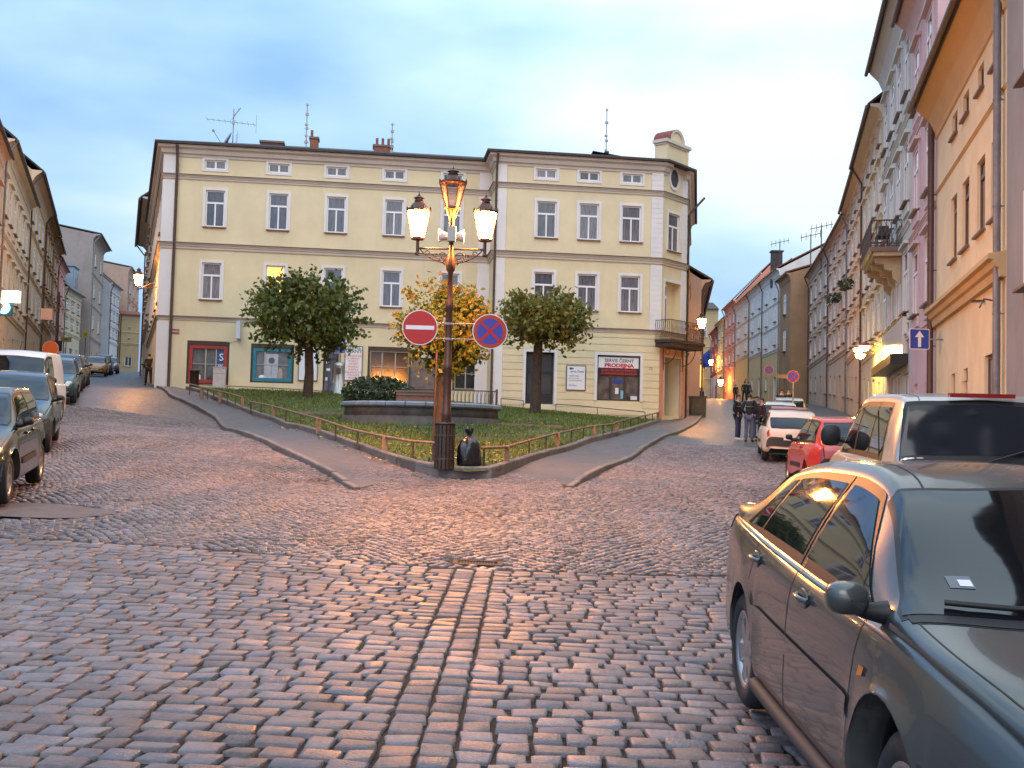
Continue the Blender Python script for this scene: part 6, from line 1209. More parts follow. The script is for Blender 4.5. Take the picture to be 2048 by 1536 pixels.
# poles and small signs along the left-hand street
p = at(118, 608, 96); c_ = MB(); c_.tube([(p.x, p.y, G(p.x, p.y)), (p.x, p.y, at(122, 585, 96).z)], 0.09, 8); c_.box(p.x - 0.6, p.x + 0.5, p.y - 0.2, p.y - 0.15, at(0, 686, 96).z - 0.6, at(0, 672, 96).z - 0.3); tag(c_.build('lamp_column', M_pipe), 'slim dark column with a small square plate on the left-hand street', 'pole')
for (u, v, Y, w_, h_, cc, lb, ct) in ((93, 628, 60, 0.62, 0.62, (0.55, 0.36, 0.30), 'pale peach back of a rectangular road sign on posts behind the white van', 'road sign'), (171, 669, 96, 0.55, 0.5, (0.50, 0.45, 0.05), 'small yellow square sign with dark marks on the left-hand street', 'sign'), (132, 679, 100, 1.0, 0.45, (0.35, 0.33, 0.12), 'olive and dark striped shop sign on the left-hand street', 'sign')):
    p = at(u, v, Y); c_ = MB(); c_.box(p.x - w_ / 2, p.x + w_ / 2, p.y, p.y + 0.04, p.z - h_ / 2, p.z + h_ / 2, 0); c_.tube([(p.x, p.y + 0.06, G(p.x, p.y)), (p.x, p.y + 0.06, p.z + h_ / 2)], 0.03, 6, 1)
    if Y > 90:
        c_.add([(p.x - w_ * 0.3, p.y - 0.01, p.z - h_ * 0.3), (p.x - w_ * 0.2, p.y - 0.01, p.z - h_ * 0.3), (p.x + w_ * 0.3, p.y - 0.01, p.z + h_ * 0.3), (p.x + w_ * 0.2, p.y - 0.01, p.z + h_ * 0.3)], [(0, 1, 2, 3)], 1); c_.add([(p.x - w_ * 0.3, p.y - 0.012, p.z + h_ * 0.3), (p.x - w_ * 0.2, p.y - 0.012, p.z + h_ * 0.3), (p.x + w_ * 0.3, p.y - 0.012, p.z - h_ * 0.3), (p.x + w_ * 0.2, p.y - 0.012, p.z - h_ * 0.3)], [(0, 1, 2, 3)], 1)
    tag(c_.build('street_sign', [mat('signc_%d' % u, cc, 0.5), M_pipe]), lb, ct)
p = at(101, 697, 60); disc_sign('orange_round_sign', 'small orange red round road sign above the roof of the white van', p, 0.42, (0.2, -1, 0), [(0.96, mat('sign_orange', (0.55, 0.12, 0.03), 0.5))]); 

# lit and dark details on the far houses
for (X_, Y_, Z_, w_, h_, lb) in ((at(1395, 752, 165.8).x, 165.6, at(1395, 752, 165.6).z, 1.6, 3.4, 'tall glowing yellow shop window at the end of the right-hand street'),):
    c_ = MB(); c_.box(X_ - w_ / 2, X_ + w_ / 2, Y_, Y_ + 0.2, Z_ - h_ / 2, Z_ + h_ / 2); tag(c_.build('lit_shop_window', M_litwin), lb, 'window')
# window boxes on the apricot house
def tuft(name, label, cat, c, rx, ry, rz, n, size, mt, seed=0, group=None):
    r_ = np.random.default_rng(seed); p = r_.normal(0, 1, (n, 3)); p /= np.linalg.norm(p, axis=1)[:, None]; p *= r_.uniform(0.35, 1.0, (n, 1)) ** 0.5; C_ = p * [rx, ry, rz] + np.array(c)
    a = r_.normal(0, 1, (n, 3)); a /= np.linalg.norm(a, axis=1)[:, None]; b = np.cross(a, r_.normal(0, 1, (n, 3))); b /= np.linalg.norm(b, axis=1)[:, None]; s = size * r_.uniform(0.6, 1.3, (n, 1))
    V = np.stack([C_ - a * s, C_ + b * s * 0.45, C_ + a * s, C_ - b * s * 0.45], 1).reshape(-1, 3); o = np_mesh(name, V, np.arange(4 * n).reshape(-1, 4), mt); return tag(o, label, cat, group)
M_leafd = mat('dark_shrub_leaf', (0.030, 0.055, 0.022), 0.6, island=0.5)
for (u, v, Y, lb) in ((1691, 569, 64, 'bushy window box on the upper floor beside the balcony'), (1668, 597, 74, 'small window box farther up the right-hand street')):
    p = at(u, v, Y); tuft('window_box_plant', lb, 'plant', p, 0.5, 0.9, 0.35, 160, 0.12, M_leafd, u, 'window boxes on the right-hand street')
p = at(742, 778, FY + 2.0); tuft('shrub', 'broad dark green shrub behind the left half of the stone basin', 'shrub', (at(755, 780, FY + 1.9).x, FY + 1.9, at(755, 779, FY + 1.9).z - 0.15), 1.25, 0.9, 0.62, 3800, 0.075, M_leafd, 5)
p = hit(1300, 828, 0.15); tuft('shrub', 'small dark shrub beside the salmon pink doorway', 'shrub', (p.x, p.y + 0.3, p.z + 0.28), 0.55, 0.4, 0.32, 260, 0.09, M_leafd, 6)

# ------------------------------------------------------------------ trees
M_bark = mat('tree_bark', (0.055, 0.038, 0.028), 0.9, var=0.4, scale=9, bump=0.9, bscale=18)
def tree(label, u, v, Yc, crown, n, mt, seed, trunk_r=0.17, leaf=0.10):
    """crown = (u0, v0, u1, v1) outline in the photograph at distance Yc"""
    rr = random.Random(seed); r_ = np.random.default_rng(seed); b = at(u, v, Yc); b.z = G(b.x, b.y) + 0.1; a0 = at(crown[0], crown[1], Yc); a1 = at(crown[2], crown[3], Yc)
    cx = (a0.x + a1.x) / 2; rx = (a1.x - a0.x) / 2; zt, zb_ = a0.z, a1.z; cz = (zt + zb_) / 2; rz = (zt - zb_) / 2
    root = empty('pollarded_tree', b, label, 'tree', 'trees on the lawn'); m_ = MB(); fork = zb_ + rz * 0.35
    m_.tube([(b.x, b.y, b.z - 0.3), (b.x, b.y, b.z + 0.1), (b.x + 0.03, b.y, (b.z + fork) / 2), (cx * 0.3 + b.x * 0.7, b.y, fork)], [trunk_r * 1.35, trunk_r * 1.1, trunk_r * 0.92, trunk_r * 0.85], 12)
    tips = []
    for i in range(9):
        a = i / 9 * 6.283 + rr.uniform(-0.3, 0.3); el = rr.uniform(0.2, 1.2); L_ = rx * rr.uniform(0.6, 0.85); s0 = Vector((cx * 0.3 + b.x * 0.7, b.y, fork - 0.05)); p1 = s0 + Vector((math.cos(a) * math.cos(el) * L_ * 0.5, math.sin(a) * math.cos(el) * L_ * 0.5, math.sin(el) * L_ * 0.55)); p2 = p1 + Vector((math.cos(a) * L_ * 0.4, math.sin(a) * L_ * 0.4, rr.uniform(0.1, 0.6) * L_ * 0.6))
        m_.tube([s0, p1, p2], [trunk_r * 0.5, trunk_r * 0.28, 0.02], 7); tips += [p1, p2]
        for k in range(3): q = p1.lerp(p2, rr.random()); m_.tube([q, q + Vector((rr.uniform(-1, 1), rr.uniform(-1, 1), rr.uniform(0.1, 1))) * rx * 0.35], [0.03, 0.008], 5)
    m_.build('trunk', M_bark, root)
    # clumps of leaves
    K = 70; cl = r_.normal(0, 1, (K, 3)); cl /= np.linalg.norm(cl, axis=1)[:, None]; cl *= r_.uniform(0.25, 1.0, (K, 1)) ** 0.45
    low = cl[:, 2] < -0.2; cl[low, 0] *= 0.95; sh = 1 - 0.32 * np.clip(-cl[:, 2:3], 0, 1) ** 2
    Cc = np.stack([cx + cl[:, 0] * rx * 0.84, np.full(K, b.y) + cl[:, 1] * rx * 0.82, cz + cl[:, 2] * rz * 0.84], 1)
    k = r_.integers(0, K, n); sz_ = r_.uniform(0.5, 1.25, K)[k][:, None]; off = r_.normal(0, 1, (n, 3)); off /= np.linalg.norm(off, axis=1)[:, None]; off *= r_.random((n, 1)) ** 0.4
    C_ = Cc[k] + off * sz_ * np.array([rx * 0.19, rx * 0.19, rz * 0.18])
    tw = r_.random(n) < 0.30; C_[tw] = Cc[k][tw] + off[tw] * sz_[tw] * np.array([rx * 0.42, rx * 0.42, rz * 0.40])
    ns_ = 110; sd_ = r_.normal(0, 1, (ns_, 3)); sd_[:, 2] += 0.25; sd_ /= np.linalg.norm(sd_, axis=1)[:, None]; ks = r_.integers(0, ns_, n // 7); tt = r_.uniform(0.72, 1.0, (n // 7, 1)) + r_.uniform(0.0, 0.22, ns_)[ks][:, None] * r_.random((n // 7, 1))
    C_[:n // 7] = np.array([cx, b.y, cz]) + sd_[ks] * tt * np.array([rx, rx, rz]) + r_.normal(0, 0.035, (n // 7, 3))
    a = r_.normal(0, 1, (n, 3)); a[:, 2] -= 0.5; a /= np.linalg.norm(a, axis=1)[:, None]; bb = np.cross(a, r_.normal(0, 1, (n, 3))); bb /= np.linalg.norm(bb, axis=1)[:, None]; s = leaf * r_.uniform(0.55, 1.35, (n, 1))
    V = np.stack([C_ - a * s, C_ + bb * s * 0.55, C_ + a * s, C_ - bb * s * 0.55], 1).reshape(-1, 3); V = V - np.array([b.x, b.y, b.z]); np_mesh('crown', V, np.arange(4 * n).reshape(-1, 4), mt, parent=root)
    return root
def leafmat(name, c1, c2, sc, c3=None):
    m = bpy.data.materials.new(name); m.use_nodes = True; nt = m.node_tree; b = nt.nodes['Principled BSDF']; N = nt.nodes.new; L = nt.links.new; g = N('ShaderNodeNewGeometry'); r = N('ShaderNodeValToRGB'); r.color_ramp.elements[0].color = (*c1, 1); r.color_ramp.elements[1].color = (*c2, 1)
    if c3: e_ = r.color_ramp.elements.new(0.5); e_.color = (*c3, 1)
    tc = N('ShaderNodeTexCoord'); nz = N('ShaderNodeTexNoise'); nz.inputs['Scale'].default_value = sc; L(tc.outputs['Object'], nz.inputs['Vector']); mx = N('ShaderNodeMath'); mx.operation = 'MULTIPLY_ADD'; mx.inputs[1].default_value = 0.6; L(g.outputs['Random Per Island'], mx.inputs[0]); ms = N('ShaderNodeMath'); ms.operation = 'MULTIPLY_ADD'; ms.inputs[1].default_value = 1.6; ms.inputs[2].default_value = -0.6; L(nz.outputs['Fac'], ms.inputs[0]); L(ms.outputs[0], mx.inputs[2]); L(mx.outputs[0], r.inputs[0]); L(r.outputs[0], b.inputs['Base Color'])
    b.inputs['Roughness'].default_value = 0.5; tr = N('ShaderNodeBsdfTranslucent'); ad = N('ShaderNodeMixShader'); ad.inputs[0].default_value = 0.25; L(r.outputs[0], tr.inputs[0]); L(b.outputs[0], ad.inputs[1]); L(tr.outputs[0], ad.inputs[2]); L(ad.outputs[0], nt.nodes['Material Output'].inputs[0]); MATS[name] = m; return m
M_lg = leafmat('leaf_green', (0.032, 0.060, 0.015), (0.15, 0.19, 0.04), 0.9)
M_ly = leafmat('leaf_yellow', (0.08, 0.125, 0.018), (0.33, 0.14, 0.02), 0.8, (0.16, 0.19, 0.028))
M_lo = leafmat('leaf_olive', (0.055, 0.085, 0.018), (0.26, 0.24, 0.05), 0.9)
tree('round dark green pollarded tree in front of the teal shop window', 615, 803, 43.0, (496, 538, 735, 726), 11500, M_lg, 11, 0.19, 0.105)
tree('yellow and orange autumn tree right behind the street lamp', 879, 905, 27.5, (792, 556, 984, 762), 8500, M_ly, 12, 0.15, 0.068)
tree('olive green tree tinged with brown in front of the black double doorway', 1070, 836, 42.0, (986, 574, 1184, 708), 9300, M_lo, 13, 0.20, 0.095)
q = hit(866, 906, 0.15); m_ = MB(); m_.tube([(q.x, q.y, q.z - 0.2), (q.x + 0.02, q.y, at(868, 700, q.y).z)], 0.028, 7); tag(m_.build('tree_stake', M_darkwood), 'thin wooden stake beside the trunk of the yellow autumn tree', 'stake')
# ------------------------------------------------------------------ cars
def curve(pts):
    xs = [p[0] for p in pts]; ys = [p[1] for p in pts]; n = len(xs); d = [(ys[i + 1] - ys[i]) / (xs[i + 1] - xs[i]) for i in range(n - 1)]; m = [d[0]] + [0 if d[i - 1] * d[i] <= 0 else 2 * d[i - 1] * d[i] / (d[i - 1] + d[i]) for i in range(1, n - 1)] + [d[-1]]
    def f(x):
        if x <= xs[0]: return ys[0]
        if x >= xs[-1]: return ys[-1]
        k = 0
        while x > xs[k + 1]: k += 1
        h = xs[k + 1] - xs[k]; t = (x - xs[k]) / h
        return (2 * t ** 3 - 3 * t * t + 1) * ys[k] + (t ** 3 - 2 * t * t + t) * h * m[k] + (-2 * t ** 3 + 3 * t * t) * ys[k + 1] + (t ** 3 - t * t) * h * m[k + 1]
    return f
def sstep(a, b, x): t = min(1, max(0, (x - a) / (b - a))); return t * t * (3 - 2 * t)
def paint(name, c, rough=0.22, metal=0.35): return mat('paint_' + name, c, rough, metal=metal, coat=0.4, var=0.04, scale=1.5)
M_cglass = mat('car_glass', (0.008, 0.009, 0.011), 0.03, spec=0.5, ior=1.6)
MATS['car_glass'].node_tree.nodes['Principled BSDF'].inputs['Specular Tint'].default_value = (0.72, 0.88, 1.0, 1)
M_trimk = mat('black_car_trim', (0.010, 0.010, 0.011), 0.5); M_rim = mat('alloy_rim', (0.42, 0.42, 0.43), 0.3, metal=0.85); M_steelrim = mat('steel_rim', (0.12, 0.12, 0.13), 0.45, metal=0.6)
M_head = mat('headlamp_glass', (0.45, 0.46, 0.48), 0.08, spec=0.8, metal=0.3); M_tail = mat('tail_lamp_red', (0.32, 0.012, 0.01), 0.15, spec=0.7); M_ind = mat('indicator_orange', (0.55, 0.16, 0.02), 0.2); M_plate = mat('number_plate', (0.6, 0.6, 0.58), 0.5)
class Body:
    def __init__(s, S):
        s.S = S; s.top = curve(S['top']); s.belt = curve(S['belt']); s.hw = curve(S['hw']); s.zl = curve(S.get('sill', [(-9, 0.2), (9, 0.2)]))
        x0, x1 = S['top'][0][0], S['top'][-1][0]; N = 600; xs = [x0 + (x1 - x0) * i / N for i in range(N + 1)]; a = [0]
        for i in range(N): a.append(a[-1] + math.hypot(xs[i + 1] - xs[i], s.top(xs[i + 1]) - s.top(xs[i])))
        s.xs, s.as_, s.x0, s.x1 = xs, a, x0, x1
    def a2x(s, a): return float(np.interp(a, s.as_, s.xs))
    def x2a(s, x): return float(np.interp(x, s.xs, s.as_))
    def section(s, x):
        S = s.S; zt = s.top(x); w = s.hw(x); zl = s.zl(x); zb = min(s.belt(x), zt - 0.025); h = zt - zb; c = sstep(0.16, 0.36, h)
        cut = 0.0
        for xw in S['axles']:
            dx = abs(x - xw)
            if dx < S['arch']: cut = max(cut, S['wr'] + math.sqrt(S['arch'] ** 2 - dx * dx))
        near = max([0] + [1 - abs(abs(x - xw) - S['arch']) / 0.12 for xw in S['axles']]) if cut == 0 else 1
        fl = S.get('flare', 0.012) * max(0, near)
        zm = zl + (zb - zl) * 0.42; zg = zb + h * 0.86; yg = w - 0.075; tum = S.get('tumble', 0.36); yr = yg - tum * (zg - zb)
        yc = w * S.get('hoody', 0.84); c2 = sstep(0.08, 0.15, h); yr = yr * c2 + yc * (1 - c2); z8 = zg * c + (zb + h * 0.72) * (1 - c)
        P = [(0, zl), (w - 0.16, zl), (w - 0.035, zl + 0.03), (w + fl * 0.8, zl + 0.11), (w + 0.004 + fl, zm), (w - 0.008, zb - (zb - zl) * 0.20), (w - 0.045, zb - 0.012), (yg, zb + 0.012), (yr, z8),
             (yr - (0.075 * c + 0.12 * (1 - c)), zt - (zt - z8) * (0.28 * c + 0.35 * (1 - c))), (yr * 0.5, zt - 0.012), (0, zt)]
        if cut: P = [(y, max(z, min(cut + 0.006 * i, zb - 0.03 + 0.004 * i)) if i < 6 else z) for i, (y, z) in enumerate(P)]
        return P
    def pt(s, x, q):
        sgn = 1
        if q > 11: q = 22 - q; sgn = -1
        P = s.section(x); k = min(10, int(q)); t = q - k; g = lambda i: P[max(0, min(11, i))]
        p0, p1, p2, p3 = g(k - 1), g(k), g(k + 1), (g(k + 2) if k + 2 <= 11 else (-g(10)[0], g(10)[1]))
        if k in (7,): y = p1[0] + (p2[0] - p1[0]) * t + 0.018 * math.sin(math.pi * t); z = p1[1] + (p2[1] - p1[1]) * t
        elif k <= 1: y, z = p1[0] + (p2[0] - p1[0]) * t, p1[1] + (p2[1] - p1[1]) * t
        else: y, z = [0.5 * (2 * p1[j] + (p2[j] - p0[j]) * t + (2 * p0[j] - 5 * p1[j] + 4 * p2[j] - p3[j]) * t * t + (3 * p1[j] - p0[j] - 3 * p2[j] + p3[j]) * t ** 3) for j in (0, 1)]
        S = s.S; W = s.hw(0.0); bf, br = S.get('bow', (0.20, 0.10)); r2 = (y / W) ** 2
        bx = -bf * sstep(0.0, s.x1, x) * r2 + br * sstep(0.0, s.x0, x) * r2
        return Vector((x + bx, y * sgn, z))
    def nrm(s, x, q):
        e = 0.012; a = s.pt(min(x + e, s.x1), q) - s.pt(max(x - e, s.x0), q); b = s.pt(x, q + 0.04) - s.pt(x, q - 0.04); n = a.cross(b)
        if n.length < 1e-9: return Vector((0, 0, 1))
        n.normalize(); c = s.pt(x, q) - Vector((x * 0.8, 0, 0.6)); return n if n.dot(c) > 0 else -n
    def patch(s, mb, xa, xb, q0, q1, off=0.004, n=10, m=6, mi=0, side=1, yflip=False):
        """xa / xb: (x at q0, x at q1) of the two ends"""
        xa = xa if isinstance(xa, tuple) else (xa, xa); xb = xb if isinstance(xb, tuple) else (xb, xb); vs = []
        for j in range(m + 1):
            t = j / m; q = q0 + (q1 - q0) * t; A, B = s.x2a(xa[0] + (xa[1] - xa[0]) * t), s.x2a(xb[0] + (xb[1] - xb[0]) * t)
            for i in range(n + 1): x = s.a2x(A + (B - A) * i / n); p = s.pt(x, q) + s.nrm(x, q) * off; vs.append((p.x, p.y * side, p.z))
        mb.add(vs, [(j * (n + 1) + i, j * (n + 1) + i + 1, (j + 1) * (n + 1) + i + 1, (j + 1) * (n + 1) + i) for j in range(m) for i in range(n)], mi, True)
def make_car(label, S, pnt, x, y, heading, cat='car', name='parked_car', group=None, hi=1, alloy=True):
    root = empty(name, (x, y, G(x, y) + 0.012), label, cat, group, rot=slope_matrix(x, y, heading)); B = Body(S); A = B.as_[-1]
    st = [B.a2x(A * i / (54 if hi else 34)) for i in range((54 if hi else 34) + 1)]
    for xw in S['axles']:
        st = [v for v in st if abs(v - xw) > S['arch'] + 0.03]; st += [xw + S['arch'] * math.cos(t * math.pi / 16) * (1.0 if t not in (0, 16) else 1.02) for t in range(17)] + [xw - S['arch'] - 0.002, xw + S['arch'] + 0.002]
    st = sorted(set(round(v, 4) for v in st)); sub = 3 if hi else 2; qs = [0.0, 1.0, 1.5] + [2 + i / sub for i in range(9 * sub + 1)]; qs = qs + [22 - q for q in qs[::-1][1:]]; m_ = MB(); k = len(qs)
    vs = [B.pt(v, q) for v in st for q in qs]; fs = []; mi = []
    for i in range(len(st) - 1):
        for j in range(k - 1):
            m = 1 if (qs[j] < 1.4 or qs[j] > 20.4) else 0; m_.f.append((i * k + j, i * k + j + 1, (i + 1) * k + j + 1, (i + 1) * k + j)); m_.m.append(m); m_.sm.append(True)
    m_.v = [tuple(v) for v in vs]; m_.add(vs[:k], [tuple(range(k))]); m_.add(vs[-k:], [tuple(range(k))[::-1]])
    body = m_.build('body', [pnt, M_trimk], root, local=True)
    bm = bmesh.new(); bm.from_mesh(body.data); bmesh.ops.remove_doubles(bm, verts=bm.verts, dist=0.0005); bmesh.ops.recalc_face_normals(bm, faces=bm.faces); bm.to_mesh(body.data); bm.free()
    # side glass: dark seal, then panes
    for side in (1, -1):
        for (xa, xb) in S['side']:
            g = MB(); mid = 0.012
            B.patch(g, (xa[0] - 0.03, xa[1] - 0.03), (xb[0] + 0.03, xb[1] + 0.03), 7.0, 7.99, 0.003, 10, 6, 0, side); B.patch(g, xa, xb, 7.10, 7.90, 0.006, 10, 6, 1, side)
            g.build('side_window', [M_trimk, M_cglass], root, local=True)
    for nm, key in (('windscreen', 'front'), ('rear_window', 'rear')):
        if key in S:
            xa, xb, q0 = S[key]; g = MB(); B.patch(g, xa - 0.03, xb + 0.03, q0 - 0.15, 22.15 - q0, 0.003, 12, 16, 0); B.patch(g, xa, xb, q0, 22 - q0, 0.006, 12, 16, 1); g.build(nm, [M_trimk, S.get('glass', M_cglass)], root, local=True)
    if hi:
        g = MB()
        for side in (1, -1):
            for xd, q0, q1 in S.get('lines', ()): B.patch(g, (xd[0] - 0.005, xd[1] - 0.005), (xd[0] + 0.005, xd[1] + 0.005), q0, q1, 0.0015, 1, 14, 0, side)
            for xa, xb, q0, q1 in S.get('long', ()): B.patch(g, xa, xb, q0, q1, 0.0016, 24, 1, 0, side)
        for xa, xb, q0, q1 in S.get('across', ()): B.patch(g, xa, xb, q0, q1, 0.0016, 1, 20, 0)
        g.build('panel_gap', M_trimk, root, local=True)
    for side in (1, -1):
        if 'mould' in S: g = MB(); xa, xb, q0, q1, mt = S['mould']; B.patch(g, xa, xb, q0, q1, 0.010, 20, 3, 0, side); g.build('side_moulding', mt or pnt, root, local=True)
        for hx in S.get('handles', ()):
            g = MB(); p = B.pt(hx, 5.35); y = (p.y + 0.012) * side; g.lathe([(0.001, -0.01), (0.05, 0.0), (0.045, 0.006), (0.001, 0.004)], 14, T=lambda a, b, c: (hx + a * 1.5, y - 0.006 * side + c * side, p.z + b * 0.9)); g.tube([(hx - 0.09, y, p.z), (hx - 0.05, y + 0.022 * side, p.z + 0.003), (hx + 0.05, y + 0.022 * side, p.z + 0.003), (hx + 0.09, y, p.z)], 0.013, 8); g.build('door_handle', S.get('handle_mat') or pnt, root, local=True)
    for nm, mt, lst in (('headlight', M_head, S.get('heads', ())), ('tail_light', M_tail, S.get('tails', ())), ('indicator', M_ind, S.get('inds', ()))):
        for (xa, xb, q0, q1) in lst:
            for side in (1, -1): g = MB(); B.patch(g, xa, xb, q0, q1, 0.008, 6, 5, 0, side); g.build(nm, mt, root, local=True)
    for (nm, xa, xb, q0, q1, mt, off) in S.get('trim', ()):
        g = MB(); B.patch(g, xa, xb, q0, 22 - q0 if q1 is None else q1, off, 6, 22, 0); g.build(nm, mt, root, local=True)
    if 'plate_r' in S: g = MB(); xx, zz = S['plate_r']; g.box(xx - 0.02, xx, -0.26, 0.26, zz, zz + 0.11); g.build('number_plate', M_plate, root, local=True)
    if 'plate_f' in S: g = MB(); xx, zz = S['plate_f']; g.box(xx, xx + 0.02, -0.26, 0.26, zz, zz + 0.11); g.build('number_plate', M_plate, root, local=True)
    # mirrors
    if 'mirror' in S:
        mx, mz, msz, mm = S['mirror']
        for side in (1, -1):
            yb = B.pt(mx, 7.1).y; g = MB(); cy_ = yb + 0.14 + (msz - 1) * 0.05; prof = [(0.001, -0.085), (0.05, -0.08), (0.082, -0.05), (0.092, 0.0), (0.088, 0.035), (0.075, 0.05), (0.001, 0.05)]
            g.lathe([(r * msz, z * msz) for r, z in prof], 20, T=lambda a, b, c: (mx - c * 0.9 + 0.0, side * (cy_ + 0.092 * msz * (abs(a) / 0.092 / msz) ** 0.72 * (1 if a > 0 else -1) * S.get('mw', 1.05)), mz + 0.092 * msz * (abs(b) / 0.092 / msz) ** 0.72 * (1 if b > 0 else -1) * S.get('mh', 0.68))); me_ = g.build('wing_mirror', mm or pnt, root, local=True)
            g = MB(); g.tube([(mx, side * (yb - 0.01), mz - 0.05), (mx - 0.0, side * (yb + 0.06), mz - 0.045), (mx, side * (yb + 0.13), mz - 0.02)], [0.045, 0.03, 0.03], 8); g.build('mirror_foot', M_trimk, me_, local=True)
    # wheels
    for xw in S['axles']:
        for side in (1, -1):
            wr = S['wr']; yo = B.hw(xw) - 0.015; tw = 0.195; g = MB(); Tw = lambda a, b, c: (xw + a, side * (yo - c), wr + b)
            rr = wr * 0.66; g.lathe([(rr, 0.012), (rr + 0.015, 0.0), (wr - 0.04, -0.004), (wr - 0.008, 0.02), (wr, 0.05), (wr, tw - 0.05), (wr - 0.02, tw - 0.01), (rr, tw)], 36, T=Tw)
            wh = g.build('wheel', M_rubber, root, local=True); g = MB(); rm = M_rim if alloy else M_steelrim
            g.lathe([(rr + 0.004, 0.010), (rr - 0.012, 0.004), (rr - 0.03, 0.03), (rr - 0.035, 0.11)], 36, T=Tw); g.lathe([(0.001, 0.022), (0.045, 0.022), (0.06, 0.03), (0.06, 0.06)], 20, T=Tw)
            ns = S.get('spokes', 5) if hi else 5
            for i in range(ns):
                a = 2 * math.pi * i / ns + 0.3; ca, sa = math.cos(a), math.sin(a); wi, wo = 0.035, S.get('spokew', 0.030)
                P4 = [(0.04, -wi), (rr - 0.01, -wo), (rr - 0.01, wo), (0.04, wi)]; dep = [0.024, 0.018, 0.018, 0.024]
                v_ = [Tw(r_ * ca - t_ * sa, r_ * sa + t_ * ca, d_) for (r_, t_), d_ in zip(P4, dep)] + [Tw(r_ * ca - t_ * sa, r_ * sa + t_ * ca, d_ + 0.035) for (r_, t_), d_ in zip(P4, dep)]
                g.add(v_, [(0, 1, 2, 3), (0, 4, 5, 1), (1, 5, 6, 2), (2, 6, 7, 3), (3, 7, 4, 0)])
            g.build('rim', rm, wh, local=True); g = MB(); g.lathe([(0.001, 0.085), (rr - 0.02, 0.085)], 24, T=Tw); g.build('brake_disc', M_trimk, wh, local=True)
            # liner inside the arch
    g = MB()
    for xw in S['axles']:
        for side in (1, -1): R_ = S['arch'] - 0.004; yo = B.hw(xw) - 0.05; n = 16; vs = [(xw + R_ * math.cos(math.pi * i / n), side * yy, S['wr'] + R_ * math.sin(math.pi * i / n)) for yy in (yo, yo - 0.32) for i in range(n + 1)]; g.add(vs, [(i, i + 1, n + 2 + i, n + 1 + i) for i in range(n)]); g.add(vs[n + 1:], [tuple(range(n + 1))])
    g.build('wheel_arch_liner', M_trimk, root, local=True)
    for fn in S.get('extra', ()): fn(B, root)
    return root
def wiper(xa, ya, xb, yb):
    def f(B, root):
        g = MB(); pts = []
        for i in range(9):
            t = i / 8; x = xa + (xb - xa) * t; y = ya + (yb - ya) * t; best = min((abs(B.pt(x, q).y - abs(y)), q) for q in np.linspace(8, 11, 40)); p = B.pt(x, best[1]) + B.nrm(x, best[1]) * 0.025; pts.append((p.x, y, p.z))
        g.tube(pts, 0.011, 6); g.build('wiper', M_trimk, root, local=True)
    return f
SED = dict(top=[(-2.31, .46), (-2.30, .70), (-2.26, .93), (-2.18, 1.045), (-2.08, 1.065), (-1.80, 1.09), (-1.55, 1.17), (-1.05, 1.345), (-.55, 1.415), (-.05, 1.43), (.22, 1.405), (.40, 1.355), (1.20, .965), (1.30, .945), (1.75, .875), (2.02, .79), (2.14, .68), (2.19, .50)],
           belt=[(-2.31, .88), (-2.1, .965), (-1.5, .965), (-.8, .945), (0, .92), (1.15, .885), (1.75, .80), (2.19, .62)], hw=[(-2.31, .66), (-2.2, .75), (-1.9, .815), (-1.3, .855), (-.3, .868), (.9, .865), (1.5, .84), (1.95, .75), (2.19, .58)],
           sill=[(-2.31, .42), (-2.1, .26), (-1.8, .22), (1.8, .21), (2.05, .24), (2.19, .36)], axles=(1.31, -1.20), arch=0.365, wr=0.315, flare=0.016, tumble=0.54, hoody=0.90, bow=(0.26, 0.14),
           side=[((-1.52, -1.02), (-1.13, -.93)), ((-1.08, -.88), (-.22, -.16)), ((-.13, -.07), (.98, .30))], front=(.42, 1.17, 8.1), rear=(-1.72, -1.12, 8.35),
           lines=[((-.175, -.115), 2.6, 8.0), ((.93, .90), 2.6, 7.0), ((-1.02, -1.0), 4.6, 7.0), ((-1.02, -.93), 7.0, 7.1)], long=[(-1.0, 1.22, 5.93, 5.965), (1.2, 2.1, 8.42, 8.47), (-1.5, .45, 9.30, 9.34)], across=[(1.235, 1.245, 8.4, 13.6), (2.06, 2.068, 8.4, 13.6)],
           mould=(-.98, .92, 4.12, 4.42, None), handles=(-.86, .10), heads=[(2.03, 2.16, 6.4, 8.4)], tails=[(-2.27, -2.13, 5.4, 6.8)], inds=[(1.02, 1.08, 4.75, 4.95)], mirror=(.93, .99, 0.86, None), mw=.95, mh=.74, trim=[('bumper_strip', 2.15, 2.19, 5.6, None, M_trimk, .01)], spokes=6, spokew=0.052, extra=(wiper(1.14, 0.52, 1.10, -0.12), wiper(1.15, -0.02, 1.12, -0.62)))
